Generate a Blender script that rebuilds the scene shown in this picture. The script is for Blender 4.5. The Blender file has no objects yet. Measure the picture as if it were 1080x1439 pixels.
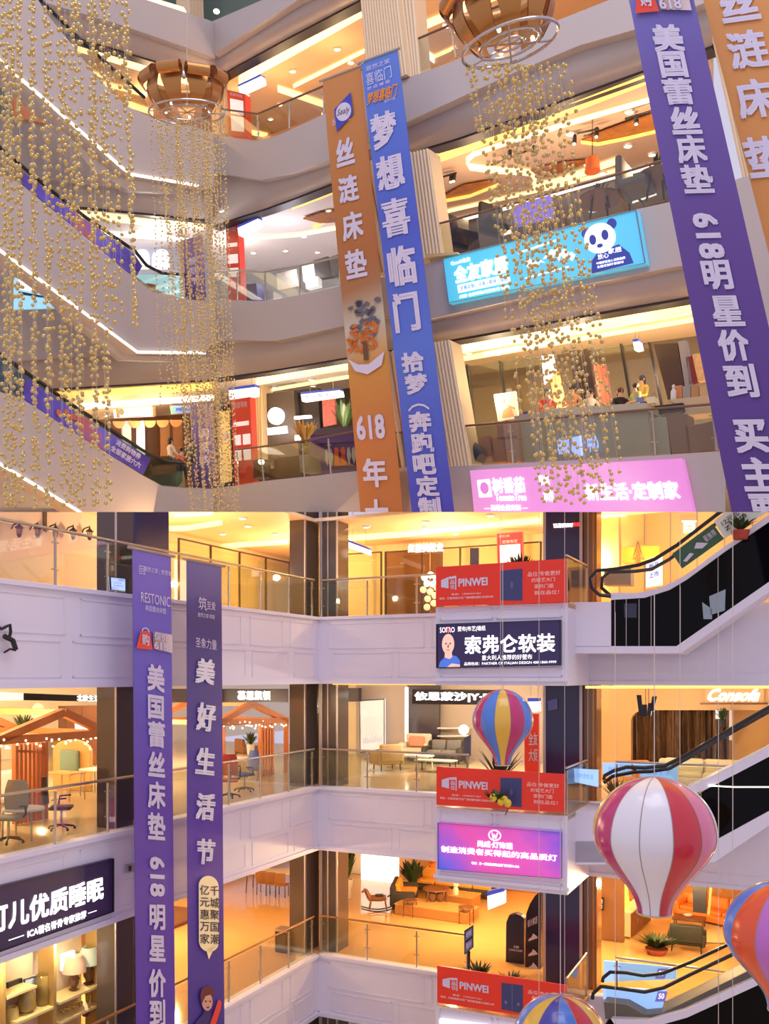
import bpy, bmesh, math, random
from mathutils import Vector as V, Matrix
random.seed(7)
sc = bpy.context.scene
COL = sc.collection
# ------------------------------------------------------------------ camera, world, exposure
H = 14.0
CAM = V((0, 0, H))
F = 1250.0
cd = bpy.data.cameras.new('camera')
cam = bpy.data.objects.new('camera', cd); COL.objects.link(cam)
cam.location = CAM; cam.rotation_euler = (math.pi/2, 0, 0)
cd.sensor_fit = 'HORIZONTAL'; cd.sensor_width = 36.0; cd.lens = 36.0*F/1080
cd.shift_y = 230.5/1080; cd.clip_end = 300
sc.camera = cam
vs = sc.view_settings
vs.view_transform = 'Standard'; vs.look = 'None'; vs.exposure = 0.0; vs.gamma = 1.0; vs.use_curve_mapping = False
w = bpy.data.worlds.new('world'); sc.world = w; w.use_nodes = True
nt = w.node_tree
bg = nt.nodes['Background']
tc = nt.nodes.new('ShaderNodeTexCoord'); sx = nt.nodes.new('ShaderNodeSeparateXYZ'); rp = nt.nodes.new('ShaderNodeValToRGB')
mr = nt.nodes.new('ShaderNodeMapRange'); mr.inputs[1].default_value = -1
nt.links.new(tc.outputs['Generated'], sx.inputs[0]); nt.links.new(sx.outputs[2], mr.inputs[0]); nt.links.new(mr.outputs[0], rp.inputs[0]); nt.links.new(rp.outputs[0], bg.inputs[0])
rp.color_ramp.elements[0].color = (.64, .58, .72, 1); rp.color_ramp.elements[1].color = (.80, .77, .98, 1)
bg.inputs[1].default_value = 0.86
WARM = (1.0, .67, .33)
WHITE = (1.0, .86, .68)
def area(name, loc, target, sx_, sy_, e, col):
    l = bpy.data.lights.new(name, 'AREA'); l.shape = 'RECTANGLE'; l.size = sx_; l.size_y = sy_; l.energy = e; l.color = col
    o = bpy.data.objects.new(name, l); COL.objects.link(o); o.location = loc
    o.rotation_euler = (V(target)-V(loc)).to_track_quat('-Z', 'Y').to_euler()
    return o
def lamp(loc, e, col=WARM, r=.09, name='store_fill'):  # bare point light added to brighten a shop bay, no fixture
    l = bpy.data.lights.new(name, 'POINT'); l.energy = e*2.6; l.color = col; l.shadow_soft_size = r
    o = bpy.data.objects.new(name, l); COL.objects.link(o); o.location = loc
    return o
area('overhead_fill', (2, 8, 40), (2, 20, 12), 16, 16, 2600, (.90, .86, 1.0))  # unseen area light, added for shading and highlights on balloons and chandeliers

# ------------------------------------------------------------------ geometry helpers
def ray(px, py): return V(((px-540)/F, 1.0, (950-py)/F))
def P(px, py, Y): return CAM + ray(px, py)*Y
class Pl:
    def __init__(s, p, n): s.p = V(p); s.n = V(n).normalized()
    def hit(s, px, py):
        r = ray(px, py); return CAM + r*((s.p-CAM).dot(s.n)/r.dot(s.n))
    def shift(s, d): return Pl(s.p - s.n*d, s.n)
    def poly(s, pts): return [s.hit(*q) for q in pts]
def plane3(a, b, c):
    n = (b-a).cross(c-a).normalized()
    if n.dot(CAM-a) < 0: n = -n
    return Pl(a, n)
def vplane(px0, Y0, px1, Y1):
    a = P(px0, 950, Y0); b = P(px1, 950, Y1); d = (b-a).normalized(); n = V((d.y, -d.x, 0))
    if n.dot(CAM-a) < 0: n = -n
    return Pl(a, n)
# the lower atrium: corner C, U along its back wall (to the right), W along its left wall (away), heights from the eye
C = V((-1.96, 26.4, 0)); U = V((.9037, -.4281, 0)); W = V((.4281, .9037, 0))
def L(a, b, z): return C + U*a + W*b + V((0, 0, z+H))
LW = Pl(L(0, 0, 0), U)               # left gallery face
BW = Pl(L(0, 0, 0), -W)              # back gallery face
BX = BW.shift(-2.3)                  # the balcony that steps forward
FA, UA, FB, UB, FC, UC = 1.75, -.23, -3.27, -5.15, -8.24, -10.07
CA = 4.65
def onz(px, py, z):
    r = ray(px, py); return CAM + r*(z/r.z)
def ab(p):
    d = p - C; return d.x*U.x+d.y*U.y, d.x*W.x+d.y*W.y
YAW = math.atan2(U.y, U.x)
# the upper galleries
UR = vplane(330, 30, 900, 20)
UL = vplane(300, 30.8, 0, 23)
ES = UL.shift(-2.0)
SEAM = V((0, -(950-719.5)/F, 1)).normalized()

def lin(c):
    c = c/255.0
    return c/12.92 if c <= .04045 else ((c+.055)/1.055)**2.4
MATS = {}
def M(name, rgb, rough=.55, metal=0, emit=0, ecol=None, noise=0, nscale=6, alpha=1, coat=0):
    if name in MATS: return MATS[name]
    m = bpy.data.materials.new(name); m.use_nodes = True
    n = m.node_tree; b = n.nodes['Principled BSDF']
    c = tuple(lin(x) for x in rgb)+(1,)
    b.inputs['Base Color'].default_value = c; b.inputs['Roughness'].default_value = rough; b.inputs['Metallic'].default_value = metal
    if coat: b.inputs['Coat Weight'].default_value = coat
    if noise:
        t = n.nodes.new('ShaderNodeTexCoord'); k = n.nodes.new('ShaderNodeTexNoise'); k.inputs['Scale'].default_value = nscale; k.inputs['Detail'].default_value = 4
        r = n.nodes.new('ShaderNodeMapRange'); r.inputs[3].default_value = 1-noise; r.inputs[4].default_value = 1+noise
        x = n.nodes.new('ShaderNodeMix'); x.data_type = 'RGBA'; x.blend_type = 'MULTIPLY'; x.inputs[0].default_value = 1
        x.inputs[6].default_value = c
        n.links.new(t.outputs['Object'], k.inputs['Vector']); n.links.new(k.outputs['Fac'], r.inputs[0]); n.links.new(r.outputs[0], x.inputs[7]); n.links.new(x.outputs[2], b.inputs['Base Color'])
    if emit:
        e = tuple(lin(q) for q in (ecol or rgb))+(1,)
        b.inputs['Emission Color'].default_value = e; b.inputs['Emission Strength'].default_value = emit
    MATS[name] = m
    return m
def glassmat(name, tint, gloss=.10, dens=.9):
    if name in MATS: return MATS[name]
    m = bpy.data.materials.new(name); m.use_nodes = True; n = m.node_tree
    for q in list(n.nodes): n.nodes.remove(q)
    o = n.nodes.new('ShaderNodeOutputMaterial'); t = n.nodes.new('ShaderNodeBsdfTransparent'); g = n.nodes.new('ShaderNodeBsdfGlossy'); x = n.nodes.new('ShaderNodeMixShader')
    fr = n.nodes.new('ShaderNodeLayerWeight'); fr.inputs[0].default_value = .25
    mm = n.nodes.new('ShaderNodeMath'); mm.operation = 'MULTIPLY_ADD'; mm.inputs[1].default_value = .32; mm.inputs[2].default_value = gloss
    t.inputs[0].default_value = tuple(lin(c) for c in tint)+(1,); g.inputs['Roughness'].default_value = .03
    n.links.new(fr.outputs['Facing'], mm.inputs[0]); n.links.new(mm.outputs[0], x.inputs[0]); n.links.new(t.outputs[0], x.inputs[1]); n.links.new(g.outputs[0], x.inputs[2]); n.links.new(x.outputs[0], o.inputs[0])
    MATS[name] = m; return m
def rampmat(name, stops, axis=(1, 0, 0), emit=0, wave=None, rough=.5, noise=0):
    """stops of colour along the object's own generated axis (printed artwork)"""
    m = bpy.data.materials.new(name); m.use_nodes = True; n = m.node_tree; b = n.nodes['Principled BSDF']; b.inputs['Roughness'].default_value = rough
    t = n.nodes.new('ShaderNodeTexCoord'); d = n.nodes.new('ShaderNodeVectorMath'); d.operation = 'DOT_PRODUCT'; d.inputs[1].default_value = axis
    r = n.nodes.new('ShaderNodeValToRGB')
    while len(r.color_ramp.elements) < len(stops): r.color_ramp.elements.new(.5)
    for e, (p, c) in zip(r.color_ramp.elements, stops): e.position = p; e.color = tuple(lin(q) for q in c)+(1,)
    n.links.new(t.outputs['Generated'], d.inputs[0])
    src = d.outputs['Value']
    if noise:
        k = n.nodes.new('ShaderNodeTexNoise'); k.inputs['Scale'].default_value = 5; k.inputs['Detail'].default_value = 5
        n.links.new(t.outputs['Generated'], k.inputs['Vector'])
        a = n.nodes.new('ShaderNodeMath'); a.operation = 'MULTIPLY_ADD'; a.inputs[1].default_value = noise; n.links.new(k.outputs['Fac'], a.inputs[0]); n.links.new(src, a.inputs[2])
        s2 = n.nodes.new('ShaderNodeMath'); s2.operation = 'SUBTRACT'; s2.inputs[1].default_value = noise*.5; n.links.new(a.outputs[0], s2.inputs[0]); src = s2.outputs[0]
    n.links.new(src, r.inputs[0]); n.links.new(r.outputs[0], b.inputs['Base Color'])
    if emit:
        n.links.new(r.outputs[0], b.inputs['Emission Color']); b.inputs['Emission Strength'].default_value = emit
    return m

ORG = {}
def setp(o, label=None, cat=None, group=None, kind=None):
    if label: o['label'] = label
    if cat: o['category'] = cat
    if group: o['group'] = group
    if kind: o['kind'] = kind
    return o
def thing(name, label, cat, loc, group=None):
    o = bpy.data.objects.new(name, None); COL.objects.link(o); o.location = loc; o.empty_display_size = .2
    ORG[o.name] = V(loc); return setp(o, label, cat, group)
class MB:
    def __init__(s, xf=None): s.v = []; s.f = []; s.mi = []; s.m = []; s.xf = xf
    def add(s, vs_, fs, m):
        if m not in s.m: s.m.append(m)
        i = s.m.index(m); n = len(s.v)
        s.v += [(s.xf @ V(p)) if s.xf else V(p) for p in vs_]
        for f in fs: s.f.append(tuple(n+k for k in f)); s.mi.append(i)
        return s
    def prism(s, pts, vec, m, mside=None):
        k = len(pts); vec = V(vec)
        vs_ = [V(p) for p in pts]+[V(p)+vec for p in pts]
        s.add(vs_, [tuple(range(k)), tuple(range(2*k-1, k-1, -1))]+[(i, i+k, (i+1) % k+k, (i+1) % k) for i in range(k)], m); return s
    def obox(s, o, a, b, c, m):
        o, a, b, c = V(o), V(a), V(b), V(c)
        return s.prism([o, o+a, o+a+b, o+b], c, m)
    def box(s, x0, y0, z0, x1, y1, z1, m): return s.obox((x0, y0, z0), (x1-x0, 0, 0), (0, y1-y0, 0), (0, 0, z1-z0), m)
    def rbox(s, x0, y0, z0, x1, y1, z1, r, m):
        """box with rounded edges (cushion, upholstery)"""
        bm = bmesh.new(); bmesh.ops.create_cube(bm, size=1)
        for q in bm.verts: q.co = V(((x0+x1)/2+q.co.x*(x1-x0), (y0+y1)/2+q.co.y*(y1-y0), (z0+z1)/2+q.co.z*(z1-z0)))
        r = min(r, .48*min(x1-x0, y1-y0, z1-z0))
        bmesh.ops.bevel(bm, geom=bm.edges[:], offset=r, segments=3, profile=.5, affect='EDGES')
        bm.verts.index_update(); s.add([q.co.copy() for q in bm.verts], [tuple(q.index for q in f.verts) for f in bm.faces], m); bm.free(); return s
    def tube(s, pts, r, m, seg=8, closed=False):
        pts = [V(p) for p in pts]; n = len(pts); vs_ = []; R = r if isinstance(r, (list, tuple)) else [r]*n
        prev = None
        for i, p in enumerate(pts):
            if closed: t = (pts[(i+1) % n]-pts[i-1])
            else: t = pts[min(i+1, n-1)]-pts[max(i-1, 0)]
            t = t.normalized() if t.length > 1e-9 else V((0, 0, 1))
            ref = prev if prev else (V((0, 0, 1)) if abs(t.z) < .9 else V((1, 0, 0)))
            x = (ref-t*ref.dot(t))
            if x.length < 1e-6: x = t.orthogonal()
            x.normalize(); y = t.cross(x); prev = x
            vs_ += [p+(x*math.cos(2*math.pi*k/seg)+y*math.sin(2*math.pi*k/seg))*R[i] for k in range(seg)]
        fs = []
        for i in range(n if closed else n-1):
            j = (i+1) % n
            fs += [(i*seg+k, i*seg+(k+1) % seg, j*seg+(k+1) % seg, j*seg+k) for k in range(seg)]
        if not closed: fs += [tuple(range(seg-1, -1, -1)), tuple((n-1)*seg+k for k in range(seg))]
        return s.add(vs_, fs, m)
    def lathe(s, c, prof, m, seg=20, ms=None):
        c = V(c); vs_ = []; n = len(prof)
        for r, z in prof: vs_ += [c+V((r*math.cos(2*math.pi*k/seg), r*math.sin(2*math.pi*k/seg), z)) for k in range(seg)]
        for k in range(seg):
            fs = [(i*seg+k, i*seg+(k+1) % seg, (i+1)*seg+(k+1) % seg, (i+1)*seg+k) for i in range(n-1)]
            if ms is None: continue
            s._pend = None
        if ms is None:
            fs = [(i*seg+k, i*seg+(k+1) % seg, (i+1)*seg+(k+1) % seg, (i+1)*seg+k) for i in range(n-1) for k in range(seg)]
            if prof[0][0] > 1e-4: fs.append(tuple(range(seg-1, -1, -1)))
            if prof[-1][0] > 1e-4: fs.append(tuple((n-1)*seg+k for k in range(seg)))
            return s.add(vs_, fs, m)
        base = len(s.v)
        s.add(vs_, [], ms[0])
        for k in range(seg):
            mm = ms[k]
            if mm not in s.m: s.m.append(mm)
            for i in range(n-1):
                s.f.append(tuple(base+q for q in (i*seg+k, i*seg+(k+1) % seg, (i+1)*seg+(k+1) % seg, (i+1)*seg+k))); s.mi.append(s.m.index(mm))
        return s
    def ell(s, c, rx, ry, rz, m, seg=14, rings=9):
        c = V(c); vs_ = []
        for i in range(rings+1):
            t = math.pi*i/rings
            vs_ += [c+V((rx*math.sin(t)*math.cos(2*math.pi*k/seg), ry*math.sin(t)*math.sin(2*math.pi*k/seg), -rz*math.cos(t))) for k in range(seg)]
        return s.add(vs_, [(i*seg+k, i*seg+(k+1) % seg, (i+1)*seg+(k+1) % seg, (i+1)*seg+k) for i in range(rings) for k in range(seg)], m)
    def strip(s, A, B, m):
        n = len(A); return s.add(list(A)+list(B), [(i, i+1, n+i+1, n+i) for i in range(n-1)], m)
    def build(s, name, parent=None, smooth=False, clip=None, dedupe=True):
        me = bpy.data.meshes.new(name)
        org = V((0, 0, 0))
        if parent is not None: org = ORG[parent.name]
        elif s.v:
            lo = V((min(p.x for p in s.v), min(p.y for p in s.v), min(p.z for p in s.v))); hi = V((max(p.x for p in s.v), max(p.y for p in s.v), max(p.z for p in s.v)))
            org = V(((lo.x+hi.x)/2, (lo.y+hi.y)/2, lo.z))
        me.from_pydata([p-org for p in s.v], [], s.f)
        for m in s.m: me.materials.append(m)
        me.polygons.foreach_set('material_index', s.mi)
        bm = bmesh.new(); bm.from_mesh(me)
        if dedupe: bmesh.ops.remove_doubles(bm, verts=bm.verts, dist=1e-5)
        if clip:
            co = CAM-org
            no = SEAM if clip == 'up' else -SEAM
            r = bmesh.ops.bisect_plane(bm, geom=bm.verts[:]+bm.edges[:]+bm.faces[:], plane_co=co, plane_no=no, clear_inner=True)
            ce = [e for e in r['geom_cut'] if isinstance(e, bmesh.types.BMEdge)]
            if ce: bmesh.ops.holes_fill(bm, edges=ce)
        bmesh.ops.recalc_face_normals(bm, faces=bm.faces)
        if smooth:
            for f in bm.faces: f.smooth = True
        bm.to_mesh(me); bm.free()
        if smooth:
            try: me.set_sharp_from_angle(angle=math.radians(40))
            except Exception: pass
        o = bpy.data.objects.new(name, me); COL.objects.link(o)
        ORG[o.name] = org
        if parent is not None:
            o.parent = parent
        else: o.location = org
        return o
def fixchild(o): return o
# NB a part of a part keeps the same origin as its thing
def struct(name, mb, smooth=False, clip=None):
    o = mb.build(name, None, smooth, clip); o['kind'] = 'structure'; return o
def tag(o, label, cat, group=None, kind=None): return setp(o, label, cat, group, kind)

# ------------------------------------------------------------------ lettering
TXT = {}
def glyphs(s, bold=.0, ext=0):
    key = (s, bold, ext)
    if key in TXT: return TXT[key]
    c = bpy.data.curves.new('lettering', 'FONT'); c.body = s; c.size = 1; c.resolution_u = 2; c.offset = bold; c.extrude = ext; c.fill_mode = 'BOTH' if ext else 'FRONT'
    o = bpy.data.objects.new('lettering', c); COL.objects.link(o)
    dg = bpy.context.evaluated_depsgraph_get(); dg.update()
    me = o.evaluated_get(dg).to_mesh()
    vs_ = [q.co.copy() for q in me.vertices]; fs = [tuple(p.vertices) for p in me.polygons]
    o.evaluated_get(dg).to_mesh_clear()
    bpy.data.objects.remove(o); bpy.data.curves.remove(c)
    TXT[key] = (vs_, fs); return TXT[key]
def quadmap(c):
    a, b, d, e = [V(q) for q in c]
    return lambda u, v: (a*(1-u)+b*u)*(1-v)+(e*(1-u)+d*u)*v
def text(mb, f, n, s, box, m, bold=.02, ext=0, eps=.012, em=False, rot=0, skew=0, depth=.06):
    vs0, fs0 = glyphs(s, 0, .5 if ext else 0)
    if not vs0: return
    vs_, fs = [], []         # a bolder weight: the strokes doubled a little apart
    for dx, dy in (((1, 1), (-1, -1), (1, -1), (-1, 1)) if bold > .005 else ((0, 0),)):
        o_ = len(vs_); vs_ += [q+V((dx*bold, dy*bold, 0)) for q in vs0]; fs += [tuple(o_+i for i in g) for g in fs0]
    if rot: vs_ = [V((q.y, -q.x, q.z)) for q in vs_]     # turned a quarter clockwise
    x0, x1 = min(q.x for q in vs_), max(q.x for q in vs_); y0, y1 = min(q.y for q in vs_), max(q.y for q in vs_)
    if em:
        cx, cy = (x0+x1)/2, (y0+y1)/2; hw, hh = max(.47, (x1-x0)/2), max(.47, (y1-y0)/2)
        x0, x1, y0, y1 = cx-hw, cx+hw, cy-hh, cy+hh
    u0, v0, u1, v1 = box
    out = []
    for q in vs_:
        yy = (q.y-y0)/(y1-y0); u = u0+(u1-u0)*((q.x-x0)/(x1-x0))+skew*(yy-.5)*(u1-u0); v = v1-(v1-v0)*yy
        out.append(f(u, v)+n*(eps+(q.z+.5)*depth if ext else eps)+n*.0015*(len(out)//len(vs0)))
    mb.add(out, fs, m)
def shape(mb, f, n, pts, m, eps=.008):
    mb.add([f(u, v)+n*eps for u, v in pts], [tuple(range(len(pts)))], m)
def disc(cx, cy, rx, ry, k=24, a0=0, a1=360): return [(cx+rx*math.cos(math.radians(a0+(a1-a0)*i/(k-1 if a1-a0 < 360 else k))), cy+ry*math.sin(math.radians(a0+(a1-a0)*i/(k-1 if a1-a0 < 360 else k)))) for i in range(k)]
def qnorm(c):
    n = (c[1]-c[0]).cross(c[3]-c[0]).normalized()
    if n.dot(CAM-c[0]) < 0: n = -n
    return n

# ------------------------------------------------------------------ materials
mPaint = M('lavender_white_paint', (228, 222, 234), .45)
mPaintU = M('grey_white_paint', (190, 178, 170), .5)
mGroove = M('seam_groove', (150, 138, 140), .7)  # grey of the thin vertical seam strips on walls
mSteel = M('brushed_steel', (190, 182, 170), .3, .9)
mWoodRail = M('brown_handrail', (120, 88, 66), .4)
mDarkEdge = M('dark_metal_edge', (60, 44, 40), .5)
mGlass = glassmat('railing_glass', (238, 240, 232), .03)
mGlassShop = glassmat('shop_glass', (247, 246, 238), .02)
mGlassGreen = glassmat('green_glass', (190, 215, 195), .10)
mCeil = M('cream_ceiling', (250, 226, 190), .6)
mCeilW = M('white_ceiling', (240, 232, 226), .6)
mCove = M('cove_light', (255, 240, 190), .6, 0, 1.5, (255, 228, 160))
mCoveY = M('yellow_cove_light', (255, 225, 130), .6, 0, .8, (255, 214, 100))
mCoveW = M('white_light_strip', (255, 250, 240), .6, 0, 3.0, (255, 246, 230))
mDown = M('downlight_lens', (255, 246, 225), .4, 0, 6, (255, 244, 215))
mWhiteLit = M('lit_white_acrylic', (250, 250, 255), .4, 0, .9, (250, 250, 255))
mLetterLit = M('lit_white_letter', (255, 255, 255), .4, 0, 1.5, (255, 250, 245))
mLetterPrint = M('printed_white', (216, 208, 226), .6)
mBluePrint = M('printed_blue', (70, 70, 190), .5, 0, .7, (70, 70, 200))
mBlackGloss = M('black_gloss_panel', (10, 9, 10), .05); mBlackGloss.node_tree.nodes['Principled BSDF'].inputs['Specular IOR Level'].default_value = .12
mNavy = M('navy_column_cladding', (52, 48, 84), .18)
mBrownCol = M('bronze_column_glass', (92, 78, 70), .12)
mRib = M('ribbed_beige_panel', (226, 200, 160), .5)
mGold = M('gold_bead', (226, 198, 122), .2, .9)
mBronze = M('bronze_ribbon', (196, 138, 76), .32, .75)
mBlack = M('black_metal', (28, 26, 28), .4)
mWhite = M('white_laminate', (236, 232, 230), .4)
mRed = M('red_panel', (214, 46, 24), .45, 0, .2, (214, 48, 26))
mOrangeWood = M('orange_timber', (206, 126, 70), .5, noise=.15, nscale=4)
mLeaf = M('leaf_green', (54, 74, 38), .5, noise=.35, nscale=9)
mPot = M('terracotta_pot', (150, 70, 48), .6)
mPotW = M('pale_pot', (215, 205, 195), .5)
mSkin = M('skin', (224, 172, 140), .6)
mHair = M('black_hair', (26, 20, 20), .5)
mTeak = M('amber_wall', (226, 184, 122), .5)
mCard = M('cardboard', (176, 128, 88), .8, noise=.1)
# ------------------------------------------------------------------ LOWER ATRIUM: structure
def zof(p): return p.z-H
def PB(d): return BW.shift(d)
def PLf(d): return LW.shift(d)
aBX0 = ab(BX.hit(612, 900))[0]; aBX1 = ab(BX.hit(797, 900))[0]
mTile = M('honey_floor_tile', (214, 168, 104), .10, noise=.05, nscale=2)
mTileP = M('pale_floor_tile', (226, 200, 160), .12, noise=.05, nscale=2)
Lpoly = [(-16, -14), (-.05, -14), (-.05, .05), (aBX0, .05), (aBX0, -2.25), (aBX1, -2.25), (aBX1, .05), (20, .05), (20, 14), (-16, 14)]
for z, m in ((FA, mTile), (FB, mTileP), (FC, mTile)):
    struct('floor', MB().prism([L(a, b, z-.015) for a, b in Lpoly], (0, 0, -.12), m))
Lceil = [(-16, -14), (-.3, -14), (-.3, .3), (20, .3), (20, 14), (-16, 14)]
struct('ceiling', MB().prism([L(a, b, CA) for a, b in Lceil], (0, 0, .1), mCeil), clip='lo')
for z in (UA+.12, UB+.12): struct('ceiling', MB().prism([L(a, b, z) for a, b in Lceil], (0, 0, .1), mCeilW))
struct('floor', MB().prism([L(a, b, -12.6) for a, b in ((-16, -24), (26, -24), (26, 14), (-16, 14))], (0, 0, -.1), mTileP))

def frame_mould(mb, f, u0, u1, z0, z1, n, t=.014, w=.035):
    for (a, b, c, d) in ((u0, u1, z0, z0+w), (u0, u1, z1-w, z1), (u0, u0+w, z0, z1), (u1-w, u1, z0, z1)):
        mb.prism([f(a, c), f(b, c), f(b, d), f(a, d)], n*t, mPaint)
for top, bot in ((FA, UA), (FB, UB), (FC, UC)):
    h = top-bot
    mb = MB()
    mb.prism([L(0, -14, bot), L(0, 0, bot), L(0, 0, top), L(0, -14, top)], -U*.3, mPaint)
    mb.prism([L(0, -14, top-.09), L(0, 0, top-.09), L(0, 0, top), L(0, -14, top)], U*.06, mPaint)
    mb.prism([L(0, -14, bot), L(0, 0, bot), L(0, 0, bot+.12), L(0, -14, bot+.12)], U*.05, mPaint)
    f = lambda u, z: L(0, u, z)
    for k in range(7):
        frame_mould(mb, f, -13.6+k*2.0, -12.0+k*2.0 if k < 6 else -.3, top-.95, top-.2, U)
        frame_mould(mb, f, -14+k*2.1, -12.2+k*2.1 if k < 6 else -.3, bot+.2, top-1.06, U)
    struct('wall_left', mb)
    mb = MB()
    mb.prism([L(0, 0, bot), L(aBX0, 0, bot), L(aBX0, 0, top), L(0, 0, top)], W*.3, mPaint)
    mb.prism([L(aBX1, 0, bot), L(20, 0, bot), L(20, 0, top), L(aBX1, 0, top)], W*.3, mPaint)
    mb.prism([L(0, 0, top-.09), L(aBX0, 0, top-.09), L(aBX0, 0, top), L(0, 0, top)], -W*.06, mPaint)
    mb.prism([L(0, 0, bot), L(aBX0, 0, bot), L(aBX0, 0, bot+.12), L(0, 0, bot+.12)], -W*.05, mPaint)
    mb.prism([L(aBX1, 0, bot), L(20, 0, bot), L(20, 0, bot+.1), L(aBX1, 0, bot+.1)], -W*.05, mPaint)
    mb.prism([L(aBX1, 0, bot+.32), L(20, 0, bot+.32), L(20, 0, bot+.36), L(aBX1, 0, bot+.36)], -W*.02, mPaint)
    f = lambda u, z: L(u, 0, z)
    frame_mould(mb, f, .35, 3.4, top-.95, top-.2, -W); frame_mould(mb, f, 3.6, aBX0-.1, top-.95, top-.2, -W)
    frame_mould(mb, f, .5, 2.4, bot+.2, top-1.06, -W); frame_mould(mb, f, 2.6, aBX0-.1, bot+.2, top-1.06, -W)
    struct('wall_back', mb)
    mb = MB()                                           # the balcony that steps forward
    poly = [(aBX0, 0), (aBX0, -2.3), (aBX1, -2.3), (aBX1, 0)]
    mb.prism([L(a, b, bot) for a, b in poly], (0, 0, h-.03), mPaint)
    mb.prism([L(a, b, bot+.1) for a, b in ((aBX0, -2.3), (aBX1, -2.3), (aBX1+.05, -2.35), (aBX0-.05, -2.35))], (0, 0, .08), mPaint)
    f = lambda u, z: L(u, -2.3, z)
    frame_mould(mb, f, aBX0+.12, aBX0+1.5, top-.36, top-.1, -W, .025); frame_mould(mb, f, aBX0+1.6, aBX1-.12, top-.36, top-.1, -W, .025)
    frame_mould(mb, f, aBX0+.12, aBX1-.12, bot+.22, bot+.42, -W, .025)
    struct('balcony_wall', mb)

def column(px0, px1, pl, deep, m, mseam=None, seams=(), z0=-12.5, z1=6, clip='lo'):
    mb = MB(); a, b = pl.hit(px0, 950), pl.hit(px1, 950)
    a.z = b.z = z0+H
    mb.prism([a, b, b+V((0, 0, z1-z0)), a+V((0, 0, z1-z0))], -pl.n*deep, m)
    for s_, ww, mm in seams:
        p = a.lerp(b, s_); q = a.lerp(b, s_+ww)
        mb.prism([p, q, q+V((0, 0, z1-z0)), p+V((0, 0, z1-z0))], pl.n*.03, mm)
    return struct('column', mb, clip=clip)
mAlu = M('pale_aluminium_trim', (196, 184, 178), .4, .5)
column(161, 187, PLf(.35), .5, mBrownCol, seams=((0, .06, mAlu),))
column(190, 237, PLf(.8), .1, mNavy)
column(427, 448, PLf(.4), .5, mBrownCol, seams=((0, .08, mAlu),))
column(449, 474, PB(.4), .7, mBrownCol, seams=((0, .16, mAlu), (.45, .06, mAlu), (.94, .08, mAlu)))
column(763, 818, PB(.35), .9, mNavy, seams=((0, .07, mAlu), (.93, .07, mAlu)))
column(820, 838, PB(.5), .6, M('brown_mirror_pilaster', (150, 104, 62), .15), seams=((.3, .06, mAlu), (.7, .12, mBronze)))

# glass railings: panels, posts and a round handrail, each a part
def railing(name, base, top, label, every=1.5, mrail=mSteel, clip=None, group=None, tint=mGlass, lift=.04, r=.03, posts=True):
    base = [V(p) for p in base]; top = [V(p) for p in top]
    t = thing(name, label, 'railing', base[0], group)
    MB().tube(top, r, mrail, 10).build('handrail', t, True, clip)
    for i in range(len(base)-1):
        a, b, c, d = base[i], base[i+1], top[i+1], top[i]
        n = max(1, round((b-a).length/every)); nn = (b-a).cross(d-a).normalized()
        for k in range(n):
            p, q = (k+.03)/n, (k+.97)/n
            A, B_, C_, D = a.lerp(b, p), a.lerp(b, q), d.lerp(c, q), d.lerp(c, p)
            MB().prism([A.lerp(D, .03), B_.lerp(C_, .03), C_.lerp(B_, .05), D.lerp(A, .05)], nn*.012, tint).build('glass_panel', t, False, clip)
        if posts:
            for k in range(n+1 if i == len(base)-2 else n):
                s_ = min(max(k/n, .01), .99); A = a.lerp(b, s_); D = d.lerp(c, s_)
                inn = (A-CAM); inn = V((inn.x, inn.y, 0)).normalized()*.07
                p = MB(); p.tube([A, A.lerp(D, .72)+inn, D.lerp(A, .06)], .028, mSteel, 8)
                for hh in (.3, .78):
                    g = A.lerp(D, hh)+inn*.8; p.tube([g-(b-a).normalized()*.09, g+(b-a).normalized()*.09], .014, mSteel, 6)
                p.build('post', t, True, clip)
    return t
rl = lambda a0, b0, a1, b1, z, h=1.1: ([L(a0, b0, z), L(a1, b1, z)], [L(a0, b0, z+h), L(a1, b1, z+h)])
nm = 'glass_railing'
railing(nm, *rl(-.12, -13, -.12, -.05, FA), label='glass railing above the left white gallery wall, beside the wall lanterns')
railing(nm, *rl(.0, .12, aBX0, .12, FA), label='glass railing on the back gallery wall beside the topmost red door sign', every=1.6)
railing(nm, *rl(-.12, -13, -.12, -.05, FB), label='glass railing in front of the orange timber house frames')
railing(nm, *rl(.0, .12, aBX0, .12, FB), label='glass railing before the beige armchair and white lightbox poster', every=1.6)
railing(nm, *rl(-.12, -13, -.12, -.05, FC), label='glass railing with brown handrail by the empty orange tiled floor', mrail=M('amber_handrail', (168, 116, 62), .35, .3))
railing(nm, *rl(.0, .12, aBX0, .12, FC), label='glass railing before the rocking horse and sofas, brown handrail', mrail=MATS['amber_handrail'], every=1.6)
railing(nm, *rl(aBX1-.05, -2.2, aBX1-.05, -.1, FA), label='short glass railing at the end of the topmost red door sign')
railing(nm, *rl(aBX1-.05, -2.2, aBX1-.05, -.1, FB), label='short glass railing at the end of the red sign behind the lemon plant')
railing(nm, *rl(aBX1-.05, -2.2, aBX1-.05, -.1, FC), label='short glass railing beside the lowest red door sign')
railing(nm, *rl(aBX1+.7, -.1, 11.5, -.1, FC), label='low glass railing in front of the black armchair and pot of plants', every=2.2)
railing(nm, *rl(aBX1+.7, -.1, 11.5, -.1, FB), label='glass railing behind the lower escalator, in front of the beige curtain shop', every=2.2)

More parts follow.
